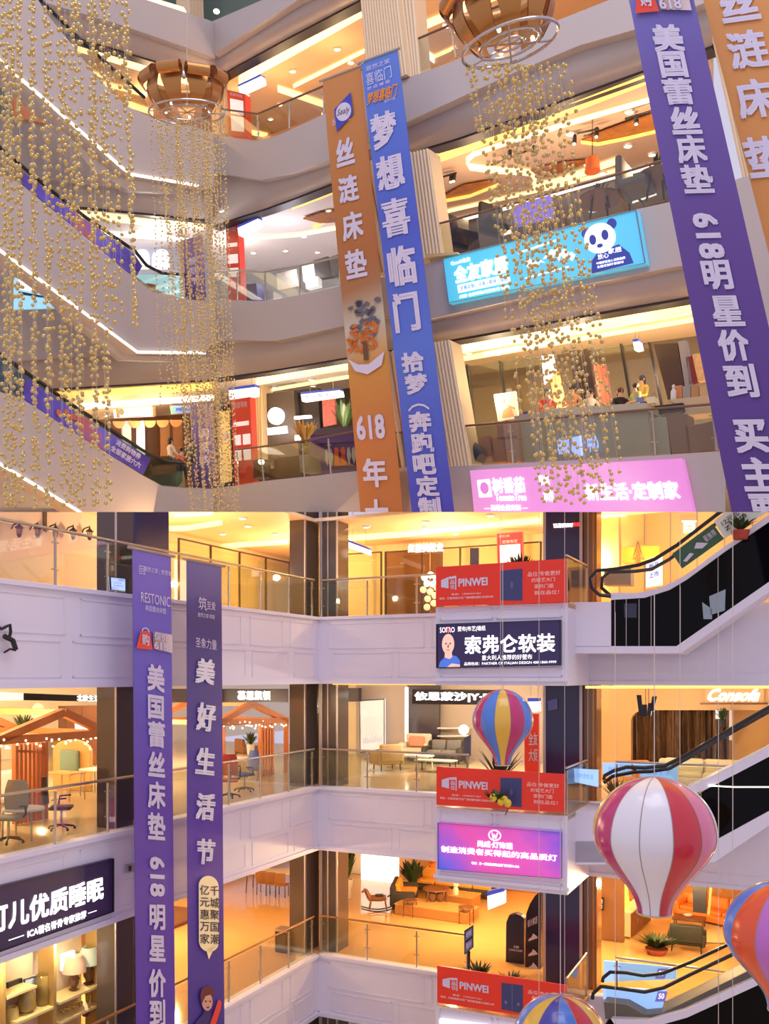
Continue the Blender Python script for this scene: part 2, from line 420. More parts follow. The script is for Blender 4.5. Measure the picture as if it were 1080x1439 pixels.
# shop walls behind the galleries
def wallrect(name, pl, px0, px1, z0, z1, m, thick=.12, clip=None, seams=None):
    a = pl.hit(px0, 950); b = pl.hit(px1, 950); a.z = b.z = z0+H; up = V((0, 0, z1-z0))
    mb = MB().prism([a, b, b+up, a+up], -pl.n*thick, m)
    if seams:
        for k in range(1, seams):
            p = a.lerp(b, k/seams); q = a.lerp(b, k/seams+.004); mb.prism([p, q, q+up, p+up], pl.n*.015, mGroove)
    return struct(name, mb, clip=clip)
S5L, S5B = PLf(5.5), PB(5.5)
mCream = M('cream_wall', (240, 224, 196), .5)
mPinkWall = M('pinkish_cream_wall', (226, 204, 188), .55)
mShopYellow = M('pale_yellow_wall', (240, 226, 176), .5)
mBrownWall = M('brown_wall', (136, 92, 52), .45)
mGreyWall = M('warm_grey_wall', (190, 176, 168), .5)
mDarkWall = M('dark_violet_wall', (62, 54, 66), .3)
# level A
wallrect('wall_left', S5L, -140, 175, FA, CA, mPinkWall, clip='lo')
wallrect('wall_left', S5L, 175, 410, FA, CA-.3, mShopYellow, clip='lo')
wallrect('wall_left', S5L, 175, 410, CA-.32, CA, mCeil, clip='lo', thick=.3)
wallrect('wall_back', S5B, 440, 540, FA, CA-.25, mShopYellow, clip='lo')
wallrect('wall_back', S5B, 540, 622, FA, CA-.25, mBrownWall, clip='lo')
wallrect('wall_back', S5B, 622, 830, FA, CA-.25, mShopYellow, clip='lo')
wallrect('wall_back', S5B, 440, 830, CA-.27, CA, mCeil, clip='lo', thick=.3)
wallrect('wall_right', PB(3.2), 834, 1180, FA, CA, mTeak, clip='lo', seams=9)
# level B
wallrect('wall_left', PLf(15.2), -330, 420, FB, UA+.1, mCream)
wallrect('wall_back', PB(10), 440, 505, FB, UA+.1, mCream)
wallrect('wall_back', PB(9.7), 500, 572, FB, UA+.1, mGreyWall)
wallrect('wall_back', PB(9.7), 572, 617, FB, UA+.1, mDarkWall)
wallrect('wall_back', PB(10), 617, 830, FB, UA+.1, M('taupe_shop_wall', (176, 158, 140), .5))
# level C
wallrect('wall_left', PLf(15.2), -330, 420, FC, UB+.1, M('dim_brown_wall', (120, 84, 50), .5))
wallrect('wall_back', PB(10), 440, 560, FC, UB+.1, mCream)
wallrect('wall_back', PB(10), 556, 830, FC, UB+.1, M('amber_brown_wall', (196, 130, 60), .5))
# thick dividing walls that close the shops
for z0, z1 in ((FA, CA), (FB, UA+.1), (FC, UB+.1)):
    mb = MB(); mb.prism([L(-15.8, -14, z0), L(0, -14, z0), L(0, -14, z1), L(-15.8, -14, z1)], -W*.1, mCream); struct('wall_side', mb, clip='lo')
    mb = MB(); mb.prism([L(20, 0, z0), L(20, 13.8, z0), L(20, 13.8, z1), L(20, 0, z1)], U*.1, mCream); struct('wall_side', mb, clip='lo')
# bare point lights added to brighten the galleries
for a, b, z, e in ((-3.5, -7.5, FA+1.2, 14), (-3, -3, FA+1.6, 120), (-2.6, 2.8, FA+1.6, 100), (3, 2.8, FA+1.6, 120), (7.5, 3, FA+1.6, 110), (10.3, 1.4, FA+1.6, 44), (13, 1.4, FA+1.6, 38)):
    lamp(L(a, b, z), e)
for a, b, z, e, c in ((-4, -9, FB+2.2, 150, (1, .78, .46)), (-9, -6, FB+2.2, 170, (1, .78, .46)), (-5, -2, FB+2.2, 150, (1, .78, .46)), (-9, 3, FB+2.2, 200, (1, .78, .46)),
                      (2, 6, FB+2.2, 150, (1, .84, .62)), (6, 5, FB+2.2, 150, (1, .84, .66)), (10, 2.2, FB+2.2, 46, (1, .8, .58)), (13.5, 2.2, FB+2.2, 40, (1, .8, .58))):
    lamp(L(a, b, z), e, c)
for a, b, z, e in ((-4, -6, FC+2.3, 170), (-4.5, -1, FC+2.3, 170), (-9, 2, FC+2.3, 120), (3, 3.2, FC+2.3, 190), (6, 6.5, FC+2.3, 150), (8.6, 2.6, FC+2.3, 110), (10.2, 2, FC+2.3, 100), (13.2, 2.2, FC+2.3, 130)):
    lamp(L(a, b, z), e)
lamp(L(-.8, -10.9, FC+2.6), 26, (1, .88, .6)); lamp(L(-.8, -9.3, FC+2.6), 22, (1, .85, .52)); lamp(L(-2.4, -9.8, FC+2.2), 40, (1, .85, .52))  # extra point lights put in front to brighten the lamp shelf

# ceiling light coves of the top lower gallery (glowing troughs in the ceiling)
CEP = Pl(L(0, 0, CA-.012), (0, 0, -1))
def ceilstrip(name, pl, pts, wpx, m, label=None, clip=None, kind='structure'):
    """a glowing trough laid along traced points of the ceiling plane"""
    mb = MB(); A = [pl.hit(x, y-wpx/2) for x, y in pts]; B_ = [pl.hit(x, y+wpx/2) for x, y in pts]
    n = pl.n
    for i in range(len(pts)-1): mb.prism([A[i], A[i+1], B_[i+1], B_[i]], n*.02, m)
    o = mb.build(name, None, False, clip)
    if label: tag(o, label, 'light')
    else: o['kind'] = kind
    return o
for pts, wv in (([(238, 743), (262, 742), (312, 734)], 6), ([(245, 769), (262, 773), (330, 766), (404, 761)], 6), ([(478, 757), (560, 751), (690, 737), (760, 731)], 7),
               ([(245, 724), (300, 721)], 4), ([(830, 727), (880, 724)], 5)):
    ceilstrip('cove_light', CEP, pts, wv, mCove, clip='lo')
def downlight(pl, pts, r, label, clip=None, group=None):
    for x, y in pts:
        p = pl.hit(x, y); t = thing('downlight', label, 'light', p, group)
        q = p.copy(); nn = pl.n
        mat = nn.to_track_quat('Z', 'Y').to_matrix().to_4x4(); mat.translation = p
        MB(mat).lathe((0, 0, 0), [(r*1.5, -.01), (r*1.5, .015), (r*1.1, .03), (r*1.1, -.01)], mWhite, 12).build('trim_ring', t, True, clip)
        MB(mat).lathe((0, 0, .012), [(0.0, .03), (r*.7, .024), (r*1.05, 0)], mDown, 12).build('lens', t, True, clip)
downlight(CEP, [(341, 728), (348, 739), (313, 750), (388, 750), (349, 774), (515, 740), (598, 733), (689, 724), (598, 741), (640, 750), (912, 727)], .09, 'small round downlight in the amber ceiling of the gallery over the red door sign', 'lo', 'downlights of the top lower gallery')
ceilstrip('cove_light', Pl(L(0, 0, UA+.1), (0, 0, -1)), [(822, 964.5), (1120, 964.5)], 1.5, mCoveY)
mb = MB(); mb.prism([L(aBX1+.6, .06, UA-.02), L(20, .06, UA-.02), L(20, .16, UA-.02), L(aBX1+.6, .16, UA-.02)], (0, 0, .05), mCoveY); struct('cove_light', mb)
mb = MB(); mb.prism([L(.3, .32, UA-.03), L(aBX0, .32, UA-.03), L(aBX0, .42, UA-.03), L(.3, .42, UA-.03)], (0, 0, .05), mCoveY); struct('cove_light', mb)
# ------------------------------------------------------------------ sign boxes
def sign(name, label, cat, quad, m, thick=.15, frame=None, fw=.04, group=None, clip=None):
    """quad: TL, TR, BR, BL in space; returns root, map, normal"""
    n = qnorm(quad); quad = [V(q) for q in quad]
    t = thing(name, label, cat, quad[3], group)
    MB().prism(quad, -n*thick, m).build('panel', t, False, clip)
    if frame:
        mb = MB()
        for i in range(4):
            a, b = quad[i], quad[(i+1) % 4]; c = (quad[0]+quad[1]+quad[2]+quad[3])/4
            ia = a+(c-a).normalized()*fw*1.4; ib = b+(c-b).normalized()*fw*1.4
            mb.prism([a, b, ib, ia], n*.03, frame)
        mb.build('frame', t, False, clip)
    return t, quadmap(quad), n
def letters(t, f, n, items, m, name='lettering', clip=None, **k):
    mb = MB()
    for it in items:
        s_, box = it[0], it[1]; kk = dict(k); kk.update(it[2] if len(it) > 2 else {})
        text(mb, f, n, s_, box, m, **kk)
    return mb.build(name, t, False, clip)
def shapes(t, f, n, polys, m, name, eps=.008, clip=None):
    mb = MB()
    for p in polys: shape(mb, f, n, p, m, eps)
    return mb.build(name, t, False, clip)
def uvof(f, pl, quadpx, x, y): pass

# three red door signs
BXs = BX.shift(-.12)
mDoorNavy = M('printed_navy_door', (62, 64, 112), .35)
mSlogan = M('printed_pale_text', (246, 216, 206), .5)
def red_sign(c, label, two=False):
    q = BXs.poly(c)
    t, f, n = sign('banner_sign', label, 'sign', q, mRed, .06, group=None)
    shapes(t, f, n, [[(.045, .34), (.105, .27), (.105, .56), (.045, .52)], [(.105, .27), (.165, .25), (.165, .31), (.112, .33)], [(.158, .25), (.167, .25), (.167, .60), (.158, .60)]], mLetterPrint, 'door_logo')
    letters(t, f, n, [('品', (.118, .35, .155, .46)), ('位', (.118, .47, .155, .58)), ('PINWEI', (.185, .33, .415, .53), dict(bold=.03))], mLetterPrint)
    letters(t, f, n, [('电话：13905371361', (.13, .69, .36, .74)), ('地址：红星美居文化广场四楼电梯口向前50米', (.03, .78, .46, .84))], mSlogan, 'contact_lines', bold=.01)
    shapes(t, f, n, [[(.515, .19), (.68, .17), (.68, .93), (.515, .91)]], mDoorNavy, 'printed_door')
    if two: shapes(t, f, n, [[(.596, .2), (.600, .2), (.600, .9), (.596, .9)]] + [disc(u, .7, .012, .05, 10) for u in (.55, .645)], M('door_ornament', (120, 112, 140), .4), 'door_ornament', .011)
    else: shapes(t, f, n, [disc(.6, .55, .012, .09, 14)], M('door_knocker', (96, 92, 130), .4), 'door_handle', .011)
    letters(t, f, n, [('品位·专做更好', (.72, .26, .96, .37)), ('的铝艺大门', (.75, .41, .92, .51)), ('家的门面', (.77, .56, .91, .66)), ('就在品位！', (.77, .71, .95, .81))], mSlogan, 'slogan', bold=.0)
red_sign([(612, 797), (795, 785), (795, 846), (612, 852)], 'topmost of three red door advertising signs, above the dark sign with a bald man')
red_sign([(613, 1077), (793, 1088), (793, 1142), (613, 1131)], 'red door advertising sign above the pink lit sign, behind the lemon plant')
red_sign([(614, 1357), (795, 1385), (795, 1437), (614, 1409)], 'lowest red door advertising sign, its printed door with two leaves', True)

# dark lit sign with a portrait
mVioletDark = M('dark_violet_lightbox', (44, 34, 70), .3, 0, .4, (50, 36, 84))
q = BXs.shift(.04).poly([(613, 877), (788, 871), (788, 935), (613, 939)])
t, f, n = sign('lightbox_sign', 'dark violet lit sign with large white characters and a bald man in blue', 'sign', q, mVioletDark, .1, mBlack, .02)
letters(t, f, n, [('索弗仑软装', (.24, .29, .955, .70), dict(bold=.018))], mLetterLit)
letters(t, f, n, [('意大利人推荐的好壁布', (.38, .735, .78, .85)), ('品牌热线：PARTNER OF ITALIAN DESIGN 400-1860-9999', (.235, .88, .965, .955))], mLetterLit, 'small_lettering', bold=.0)
letters(t, f, n, [('SOFRO', (.03, .08, .155, .2)), ('壁布|布艺|墙纸', (.18, .07, .41, .2))], mLetterLit, 'brand_line', bold=.0)
shapes(t, f, n, [[(.085, .14), (.1, .07), (.115, .14), (.1, .21)]], M('logo_red', (226, 60, 70), .4, 0, 1, (226, 60, 70)), 'logo_flame', .016)
shapes(t, f, n, [[(.02, .98), (.03, .86), (.07, .76), (.12, .70), (.17, .74), (.2, .84), (.2, .98)]], M('portrait_blue', (70, 110, 200), .5, 0, .7, (70, 110, 200)), 'portrait_shirt', .01)
shapes(t, f, n, [disc(.1, .46, .052, .23, 20), [(.075, .6), (.13, .6), (.135, .76), (.11, .8), (.07, .76)]], M('portrait_skin', (224, 180, 160), .5, 0, .8, (224, 178, 160)), 'portrait_head', .012)
shapes(t, f, n, [disc(.082, .45, .008, .02, 8), disc(.118, .45, .008, .02, 8), [(.085, .585), (.115, .585), (.11, .6), (.09, .6)], [(.098, .47), (.104, .47), (.106, .54), (.094, .54)]], M('portrait_shade', (120, 70, 60), .5), 'portrait_features', .014)
shapes(t, f, n, [[(.09, .98), (.13, .9), (.2, .93), (.2, .98)]], MATS['portrait_skin'], 'portrait_hand', .013)

# pink violet lit sign
mPinkSign = rampmat('pink_violet_lightbox', [(0, (60, 100, 226)), (.16, (150, 90, 206)), (.36, (222, 84, 172)), (.72, (214, 90, 186)), (1, (110, 84, 212))], (.8, 0, .22), .5, noise=.22)
q = BXs.shift(.04).poly([(615, 1156), (789, 1170), (789, 1235), (615, 1221)])
t, f, n = sign('lightbox_sign', 'pink and violet lit sign of small white characters with a ring logo', 'sign', q, mPinkSign, .12, M('violet_frame', (120, 96, 140), .4), .015)
letters(t, f, n, [('制造消费者买得起的高品质灯', (.03, .49, .965, .63), dict(bold=.015))], mLetterLit)
letters(t, f, n, [('尚威·灯饰通', (.335, .31, .62, .45), dict(bold=.025))], mLetterLit, 'brand_line')
letters(t, f, n, [('地址：负一楼家居博览北侧门厅B区P2-028', (.285, .78, .67, .84))], mLetterLit, 'small_lettering', bold=.01)
ring = [[(.475+.052*c*math.cos(k/12*math.pi), .175+.12*c*math.sin(k/12*math.pi)) for c in (1,)][0] for k in range(24)]
rin = [(.475+.044*math.cos(k/12*math.pi), .175+.095*math.sin(k/12*math.pi)) for k in range(24)]
shapes(t, f, n, [[ring[k], ring[(k+1) % 24], rin[(k+1) % 24], rin[k]] for k in range(24)] + [[(.45, .12), (.457, .12), (.463, .2), (.473, .14), (.483, .2), (.495, .11), (.502, .12), (.487, .25), (.479, .25), (.473, .19), (.467, .25), (.459, .25)]], mLetterLit, 'ring_logo', .012)

q = BXs.shift(.04).poly([(617, 1432), (790, 1455), (790, 1510), (617, 1487)]); sign('lightbox_sign', 'top edge of a white lit sign under the lowest red door sign', 'sign', q, mWhiteLit, .1)
# dark violet sign of a mattress shop, on the left wall
q = LW.shift(-.08).poly([(-70, 1262), (159, 1206), (159, 1281), (-70, 1362)])
t, f, n = sign('lightbox_sign', 'large dark violet sign with glowing white characters on the left gallery wall', 'sign', q, M('violet_sign_face', (64, 48, 84), .35), .08, mBlack, .02)
letters(t, f, n, [('慕可儿优质睡眠', (.06, .28, .925, .70), dict(bold=.03))], mLetterLit)
letters(t, f, n, [('ICA著名脊骨专家推荐', (.42, .80, .80, .94), dict(bold=.03))], mLetterLit, 'small_lettering')
shapes(t, f, n, [[(.31, .865), (.40, .865), (.40, .88), (.31, .88)], [(.815, .865), (.875, .865), (.875, .88), (.815, .88)]], mLetterLit, 'rule_lines')

# hanging fabric banners in front of the left wall
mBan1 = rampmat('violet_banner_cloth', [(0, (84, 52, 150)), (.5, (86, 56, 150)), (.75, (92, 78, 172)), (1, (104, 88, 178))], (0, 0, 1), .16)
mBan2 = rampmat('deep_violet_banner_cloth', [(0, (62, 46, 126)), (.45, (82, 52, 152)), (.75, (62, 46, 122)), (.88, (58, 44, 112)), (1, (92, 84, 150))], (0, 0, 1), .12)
mTag = M('banner_red', (214, 62, 40), .5, 0, .15, (214, 62, 40))
mTan = rampmat('banner_tan', [(0, (170, 130, 110)), (1, (220, 200, 200))], (1, 0, 0))
LB = LW.shift(-.8)
def banner(label, c, m, pl, clip=None, group=None):
    q = pl.poly(c); n = qnorm(q); t = thing('hanging_banner', label, 'banner', q[3], group)
    mb = MB(); f = quadmap(q); rows = 14
    # cloth with a faint drape
    A = []; B_ = []
    N = 8
    grid = [[f(i/N, j/rows)+n*(.012*math.sin(i/N*6.3+j*.6)*(j/rows)*.6) for i in range(N+1)] for j in range(rows+1)]
    vs_ = [p for r in grid for p in r]; fs = [(j*(N+1)+i, j*(N+1)+i+1, (j+1)*(N+1)+i+1, (j+1)*(N+1)+i) for j in range(rows) for i in range(N)]
    back = [p-n*.008 for p in vs_]; k = len(vs_)
    mb.add(vs_+back, fs+[tuple(k+x for x in reversed(g)) for g in fs], m)
    mb.build('cloth', t, True, clip)
    e = (q[1]-q[0]).normalized()*.12
    if not clip or c[0][1] > 0: MB().tube([q[0]-e, q[1]+e], .035, mSteel, 8).build('hanging_rod', t, True, clip)
    return t, f, n
def chars(pl, c, items, n):
    """characters at traced places: (char, px, py, w, h, rot)"""
    return items
def put_chars(t, f, n, quadpx, items, m, name='lettering', clip=None, bold=.03, em=True, skew=0, ext=0):
    # pixel -> (u, v) in the banner's quad by a few Newton steps
    A, B_, C_, D = [V((x, y, 0)) for x, y in quadpx]
    g = lambda u, v: (A*(1-u)+B_*u)*(1-v)+(D*(1-u)+C_*u)*v
    mb = MB()
    for it in items:
        ch, px, py, wv, hv = it[:5]; rot = it[5] if len(it) > 5 else 0
        u, v = .5, .5; T = V((px, py, 0))
        for _ in range(12):
            p = g(u, v); du = (g(u+.01, v)-p)/.01; dv = (g(u, v+.01)-p)/.01; d = T-p; det = du.x*dv.y-du.y*dv.x
            u += (d.x*dv.y-d.y*dv.x)/det; v += (du.x*d.y-du.y*d.x)/det
        W_ = (g(1, v)-g(0, v)).length; H_ = (g(u, 1)-g(u, 0)).length
        hu, hv2 = wv/W_/2, hv/H_/2
        text(mb, f, n, ch, (u-hu, v-hv2, u+hu, v+hv2), m, bold=bold, em=em and len(ch) == 1, eps=.022, rot=rot, skew=skew)
    return mb.build(name, t, False, clip)
def bag_logo(t, f, n, u0, v0, u1, v1, clip=None):
    s_ = lambda u, v: (u0+(u1-u0)*u, v0+(v1-v0)*v)
    shapes(t, f, n, [[s_(.12, .2), s_(.36, .12), s_(.44, .95), s_(0, 1)]], mTag, 'printed_bag', .05, clip)
    mb = MB(); text(mb, f, n, '购', (*s_(.14, .3), *s_(.34, .8)), mLetterPrint, eps=.06, bold=.02)
    mb.tube([f(*s_(.16+.1*(1-math.cos(k/8*math.pi))*.9, .18-.16*math.sin(k/8*math.pi)))+n*.05 for k in range(9)], .012, mLetterPrint, 5); mb.build('bag_print', t, False, clip)
    shapes(t, f, n, [[s_(.46, .1), s_(1, .12), s_(1, .95), s_(.46, .9)]], mTan, 'printed_patch', .05, clip)
    mb = MB(); text(mb, f, n, '保价', (*s_(.47, .12), *s_(.85, .5)), mLetterPrint, eps=.06); text(mb, f, n, '618', (*s_(.47, .54), *s_(.85, .9)), mLetterPrint, eps=.06); mb.build('patch_print', t, False, clip)
c1 = [(186, 770), (240, 781), (246, 1460), (191, 1460)]
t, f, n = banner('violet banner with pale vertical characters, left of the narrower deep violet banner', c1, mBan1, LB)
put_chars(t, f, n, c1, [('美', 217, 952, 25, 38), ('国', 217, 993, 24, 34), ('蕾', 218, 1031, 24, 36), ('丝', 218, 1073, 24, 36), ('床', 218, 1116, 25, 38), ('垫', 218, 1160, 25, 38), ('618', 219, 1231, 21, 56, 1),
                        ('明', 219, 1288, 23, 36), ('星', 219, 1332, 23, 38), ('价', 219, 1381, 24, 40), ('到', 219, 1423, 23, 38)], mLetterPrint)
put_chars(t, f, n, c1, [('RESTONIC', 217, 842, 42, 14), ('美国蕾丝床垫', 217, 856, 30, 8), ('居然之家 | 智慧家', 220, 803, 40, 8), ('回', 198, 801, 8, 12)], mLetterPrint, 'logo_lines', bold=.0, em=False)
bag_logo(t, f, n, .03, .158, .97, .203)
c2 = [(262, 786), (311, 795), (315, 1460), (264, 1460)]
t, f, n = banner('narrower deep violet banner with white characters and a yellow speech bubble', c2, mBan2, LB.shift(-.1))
put_chars(t, f, n, c2, [('美', 287, 943, 27, 36), ('好', 288, 1007, 27, 40), ('生', 287, 1069, 27, 38), ('活', 287, 1133, 27, 38), ('节', 287, 1196, 26, 36)], M('printed_bright', (232, 228, 234), .5), bold=.045, skew=.12)
put_chars(t, f, n, c2, [('筑', 283, 848, 12, 18), ('至爱', 295, 851, 12, 11), ('居然之家·家居', 288, 865, 24, 6), ('圣象力量', 288, 904, 30, 14)], mLetterPrint, 'logo_lines', bold=.0, em=False)
bub = [(0, 0)]
def capsule(cx, cy, rx, ry, cap): return [(cx+rx*math.cos(math.radians(a)), cy-ry+cap+cap*-math.sin(math.radians(a))) for a in range(0, 181, 15)]+[(cx+rx*math.cos(math.radians(a)), cy+ry-cap-cap*math.sin(math.radians(a))) for a in range(180, 361, 15)]
shapes(t, f, n, [capsule(.53, .736, .28, .080, .022), [(.45, .812), (.72, .80), (.52, .832)]], M('speech_bubble_yellow', (242, 222, 170), .5, 0, .15, (242, 222, 170)), 'speech_bubble', .05)
mb = MB()
for col_, u in (('千城聚国潮', .68), ('亿元惠万家', .40)):
    for i, ch in enumerate(col_): text(mb, f, n, ch, (u-.13, .676+i*.0255, u+.13, .697+i*.0255), M('bubble_text', (60, 40, 60), .5), eps=.06, em=True, bold=.01)
mb.build('bubble_lettering', t)
shapes(t, f, n, [disc(.47, .921, .15, .019, 18)], M('print_skin', (220, 164, 138), .5), 'portrait_face', .05)
shapes(t, f, n, [[(.31, .926), (.27, .908), (.33, .893), (.52, .887), (.66, .897), (.65, .912), (.55, .906), (.42, .909), (.36, .918)]], M('print_hair', (108, 46, 40), .5), 'portrait_hair', .055)
shapes(t, f, n, [disc(.42, .920, .025, .0018, 8), disc(.54, .920, .025, .0018, 8), [(.43, .932), (.53, .931), (.5, .934), (.46, .934)]], mBlack, 'portrait_features', .06)
shapes(t, f, n, [[(.1, 1), (.15, .965), (.38, .945), (.40, .936), (.54, .936), (.56, .945), (.8, .97), (.9, 1)]], M('print_violet_coat', (60, 44, 110), .5), 'portrait_coat', .045)
shapes(t, f, n, [[(.5, .975), (.78, .915), (.86, .92), (.84, .935), (.62, .985)]], mTag, 'printed_red_horn', .062)
# ------------------------------------------------------------------ LOWER ATRIUM: furniture and fittings
def XF(p, yaw=0, s=1):
    return Matrix.Translation(V(p)) @ Matrix.Rotation(yaw, 4, 'Z') @ Matrix.Scale(s, 4)
def plant_mesh(mb, c, h, w, n, m, lw=.12, droop=.5, z0=0):
    for i in range(n):
        a = random.uniform(0, 6.28); k = random.uniform(.35, 1); L_ = h*random.uniform(.6, 1)
        ox, oy = math.cos(a), math.sin(a); A = []; B_ = []
        for j in range(6):
            t = j/5; r = w*k*t; z = z0+L_*(t-droop*k*t*t*.6); ww = lw*h*math.sin(math.pi*min(.97, t*.85+.12))*.5
            p = V(c)+V((ox*r, oy*r, z)); A.append(p+V((-oy*ww, ox*ww, 0))); B_.append(p-V((-oy*ww, ox*ww, 0)))
        mb.strip(A, B_, m)
def plant(name, label, p, h, w, n, mpot, pot_h=.4, pot_r=.22, lw=.12, droop=.5, group=None, clip=None, cat='plant', mleaf=None):
    t = thing(name, label, cat, p, group)
    if pot_h: MB().lathe(p, [(pot_r*.75, 0), (pot_r, pot_h), (pot_r*.88, pot_h), (pot_r*.85, pot_h*.9), (0, pot_h*.9)], mpot, 16).build('pot', t, True, clip)
    mb = MB(); plant_mesh(mb, p, h, w, n, mleaf or mLeaf, lw, droop, pot_h*.9); mb.build('foliage', t, True, clip)
    return t
def legs(t, xf, pts, z0, z1, r, m, name='leg'):
    for x, y in pts: MB(xf).tube([(x, y, z0), (x*.97, y*.97, z1)], r, m, 8).build(name, t, True)
def armchair(label, p, yaw, mu, mcush=None, s=1, cat='armchair', w_=.8):
    t = thing('armchair', label, cat, p); xf = XF(p, yaw, s)
    MB(xf).rbox(-w_/2, -.38, .2, w_/2, .36, .42, .06, mu).build('seat', t, True)
    b = MB(xf); b.rbox(-w_/2, .26, .3, w_/2, .44, .88, .07, mu); b.build('backrest', t, True)
    for sx_ in (-1, 1): MB(xf).rbox(sx_*w_/2-.07, -.36, .2, sx_*w_/2+.07, .4, .6, .05, mu).build('armrest', t, True)
    legs(t, xf, [(-w_/2+.06, -.3), (w_/2-.06, -.3), (-w_/2+.06, .36), (w_/2-.06, .36)], 0, .22, .02, mBlack)
    if mcush: MB(XF(p, yaw, s) @ Matrix.Translation((0, .14, .62)) @ Matrix.Rotation(-.25, 4, 'X')).rbox(-.28, -.07, -.18, .28, .07, .18, .06, mcush).build('cushion', t, True).__setitem__('label', 'cushion of another colour')
    return t
def sofa(label, p, yaw, length, mu, mc, s=1, n=3, arms=True, depth=.9):
    t = thing('sofa', label, 'sofa', p); xf = XF(p, yaw, s); l = length/2
    MB(xf).rbox(-l, -depth/2, .1, l, depth/2, .36, .06, mu).build('base', t, True)
    MB(xf).rbox(-l, depth/2-.2, .2, l, depth/2, .82, .08, mu).build('backrest', t, True)
    if arms:
        for k in (-1, 1): MB(xf).rbox(k*(l-.09)-.1, -depth/2, .12, k*(l-.09)+.1, depth/2, .62, .07, mu).build('armrest', t, True)
    for k in range(n):
        a = -l+.2+k*(2*l-.4)/n; b = a+(2*l-.4)/n-.02
        MB(xf).rbox(a, -depth/2+.02, .34, b, depth/2-.2, .5, .06, mc).build('seat_cushion', t, True)
        MB(xf @ Matrix.Translation((0, depth/2-.26, .66)) @ Matrix.Rotation(-.2, 4, 'X')).rbox(a, -.08, -.2, b, .08, .2, .07, mc).build('back_cushion', t, True)
    legs(t, xf, [(-l+.12, -depth/2+.1), (l-.12, -depth/2+.1), (-l+.12, depth/2-.1), (l-.12, depth/2-.1)], 0, .12, .025, mBlack)
    return t
def table(label, p, yaw, lx, ly, h, mt, ml=None, s=1, name='table', cat='table', top=.05, round_=False, legr=.022):
    t = thing(name, label, cat, p); xf = XF(p, yaw, s); ml = ml or mt
    if round_: MB(xf).lathe((0, 0, h-top), [(0, 0), (lx/2, 0), (lx/2+.01, top*.5), (lx/2, top), (0, top)], mt, 24).build('tabletop', t, True)
    else: MB(xf).rbox(-lx/2, -ly/2, h-top, lx/2, ly/2, h, .012, mt).build('tabletop', t, True)
    k = .36 if round_ else .45
    legs(t, xf, [(-lx*k, -ly*k), (lx*k, -ly*k), (lx*k, ly*k), (-lx*k, ly*k)], 0, h-top, legr, ml)
    return t
def chair(label, p, yaw, m, ml, group=None, s=1):
    t = thing('dining_chair', label, 'chair', p, group); xf = XF(p, yaw, s)
    MB(xf).rbox(-.22, -.22, .42, .22, .22, .48, .025, m).build('seat', t, True)
    MB(xf @ Matrix.Translation((0, .2, .5)) @ Matrix.Rotation(-.12, 4, 'X')).rbox(-.22, -.02, 0, .22, .03, .42, .02, m).build('backrest', t, True)
    legs(t, xf, [(-.19, -.19), (.19, -.19), (.19, .19), (-.19, .19)], 0, .43, .016, ml)
    return t
def office_chair(label, p, yaw, m, s=1):
    t = thing('office_chair', label, 'chair', p); xf = XF(p, yaw, s)
    MB(xf).rbox(-.25, -.24, .46, .25, .24, .54, .04, m).build('seat', t, True)
    mb = MB(xf)
    n = 9; A = []
    for r in range(7):
        z = .6+r*.1; ww = .25*(1-.35*((r-2.4)/4)**2); A.append([(ww*(2*i/(n-1)-1), .26+.05*(r/6)-.05*(1-(2*i/(n-1)-1)**2)+.05, z) for i in range(n)])
    vv = [p_ for r in A for p_ in r]; back = [(x, y+.035, z) for x, y, z in vv]; k = len(vv)
    fs = [(r*n+i, r*n+i+1, (r+1)*n+i+1, (r+1)*n+i) for r in range(6) for i in range(n-1)]
    edge = [i for i in range(n)]+[r*n+n-1 for r in range(1, 7)]+[6*n+i for i in range(n-2, -1, -1)]+[r*n for r in range(5, 0, -1)]
    mb.add(vv+back, fs+[tuple(k+x for x in reversed(q)) for q in fs]+[(edge[i], edge[i]+k, edge[(i+1) % len(edge)]+k, edge[(i+1) % len(edge)]) for i in range(len(edge))], m)
    mb.build('backrest', t, True)
    for k in (-1, 1): MB(xf).tube([(k*.24, .1, .5), (k*.3, .1, .55), (k*.3, .08, .72), (k*.3, -.16, .74)], .02, mBlack, 8).build('armrest', t, True)
    MB(xf).tube([(0, 0, .1), (0, 0, .47)], .028, mSteel, 10).build('gas_lift', t, True)
    for k in range(5):
        a = k*1.2566; b = MB(xf); b.tube([(0, 0, .12), (.28*math.cos(a), .28*math.sin(a), .07)], [.028, .018], mBlack, 8); b.ell((.29*math.cos(a), .29*math.sin(a), .035), .03, .03, .035, mBlack, 10, 6); b.build('leg', t, True)
    return t
FBp = lambda px, py: onz(px, py, FB)
FCp = lambda px, py: onz(px, py, FC)
FAp = lambda px, py: onz(px, py, FA)
mBeige = M('beige_fabric', (196, 168, 122), .8, noise=.06, nscale=30)
mCreamF = M('cream_fabric', (226, 212, 186), .8)
mDarkF = M('charcoal_fabric', (58, 52, 48), .8)
mOchre = M('ochre_fabric', (226, 160, 60), .8)
mOrangeF = M('orange_leather', (226, 124, 40), .5)
mPinkC = M('salmon_cushion', (226, 142, 112), .8)
mOak = M('oak_veneer', (206, 160, 92), .4, noise=.1, nscale=5)
mWalnut = M('walnut', (116, 70, 42), .4)

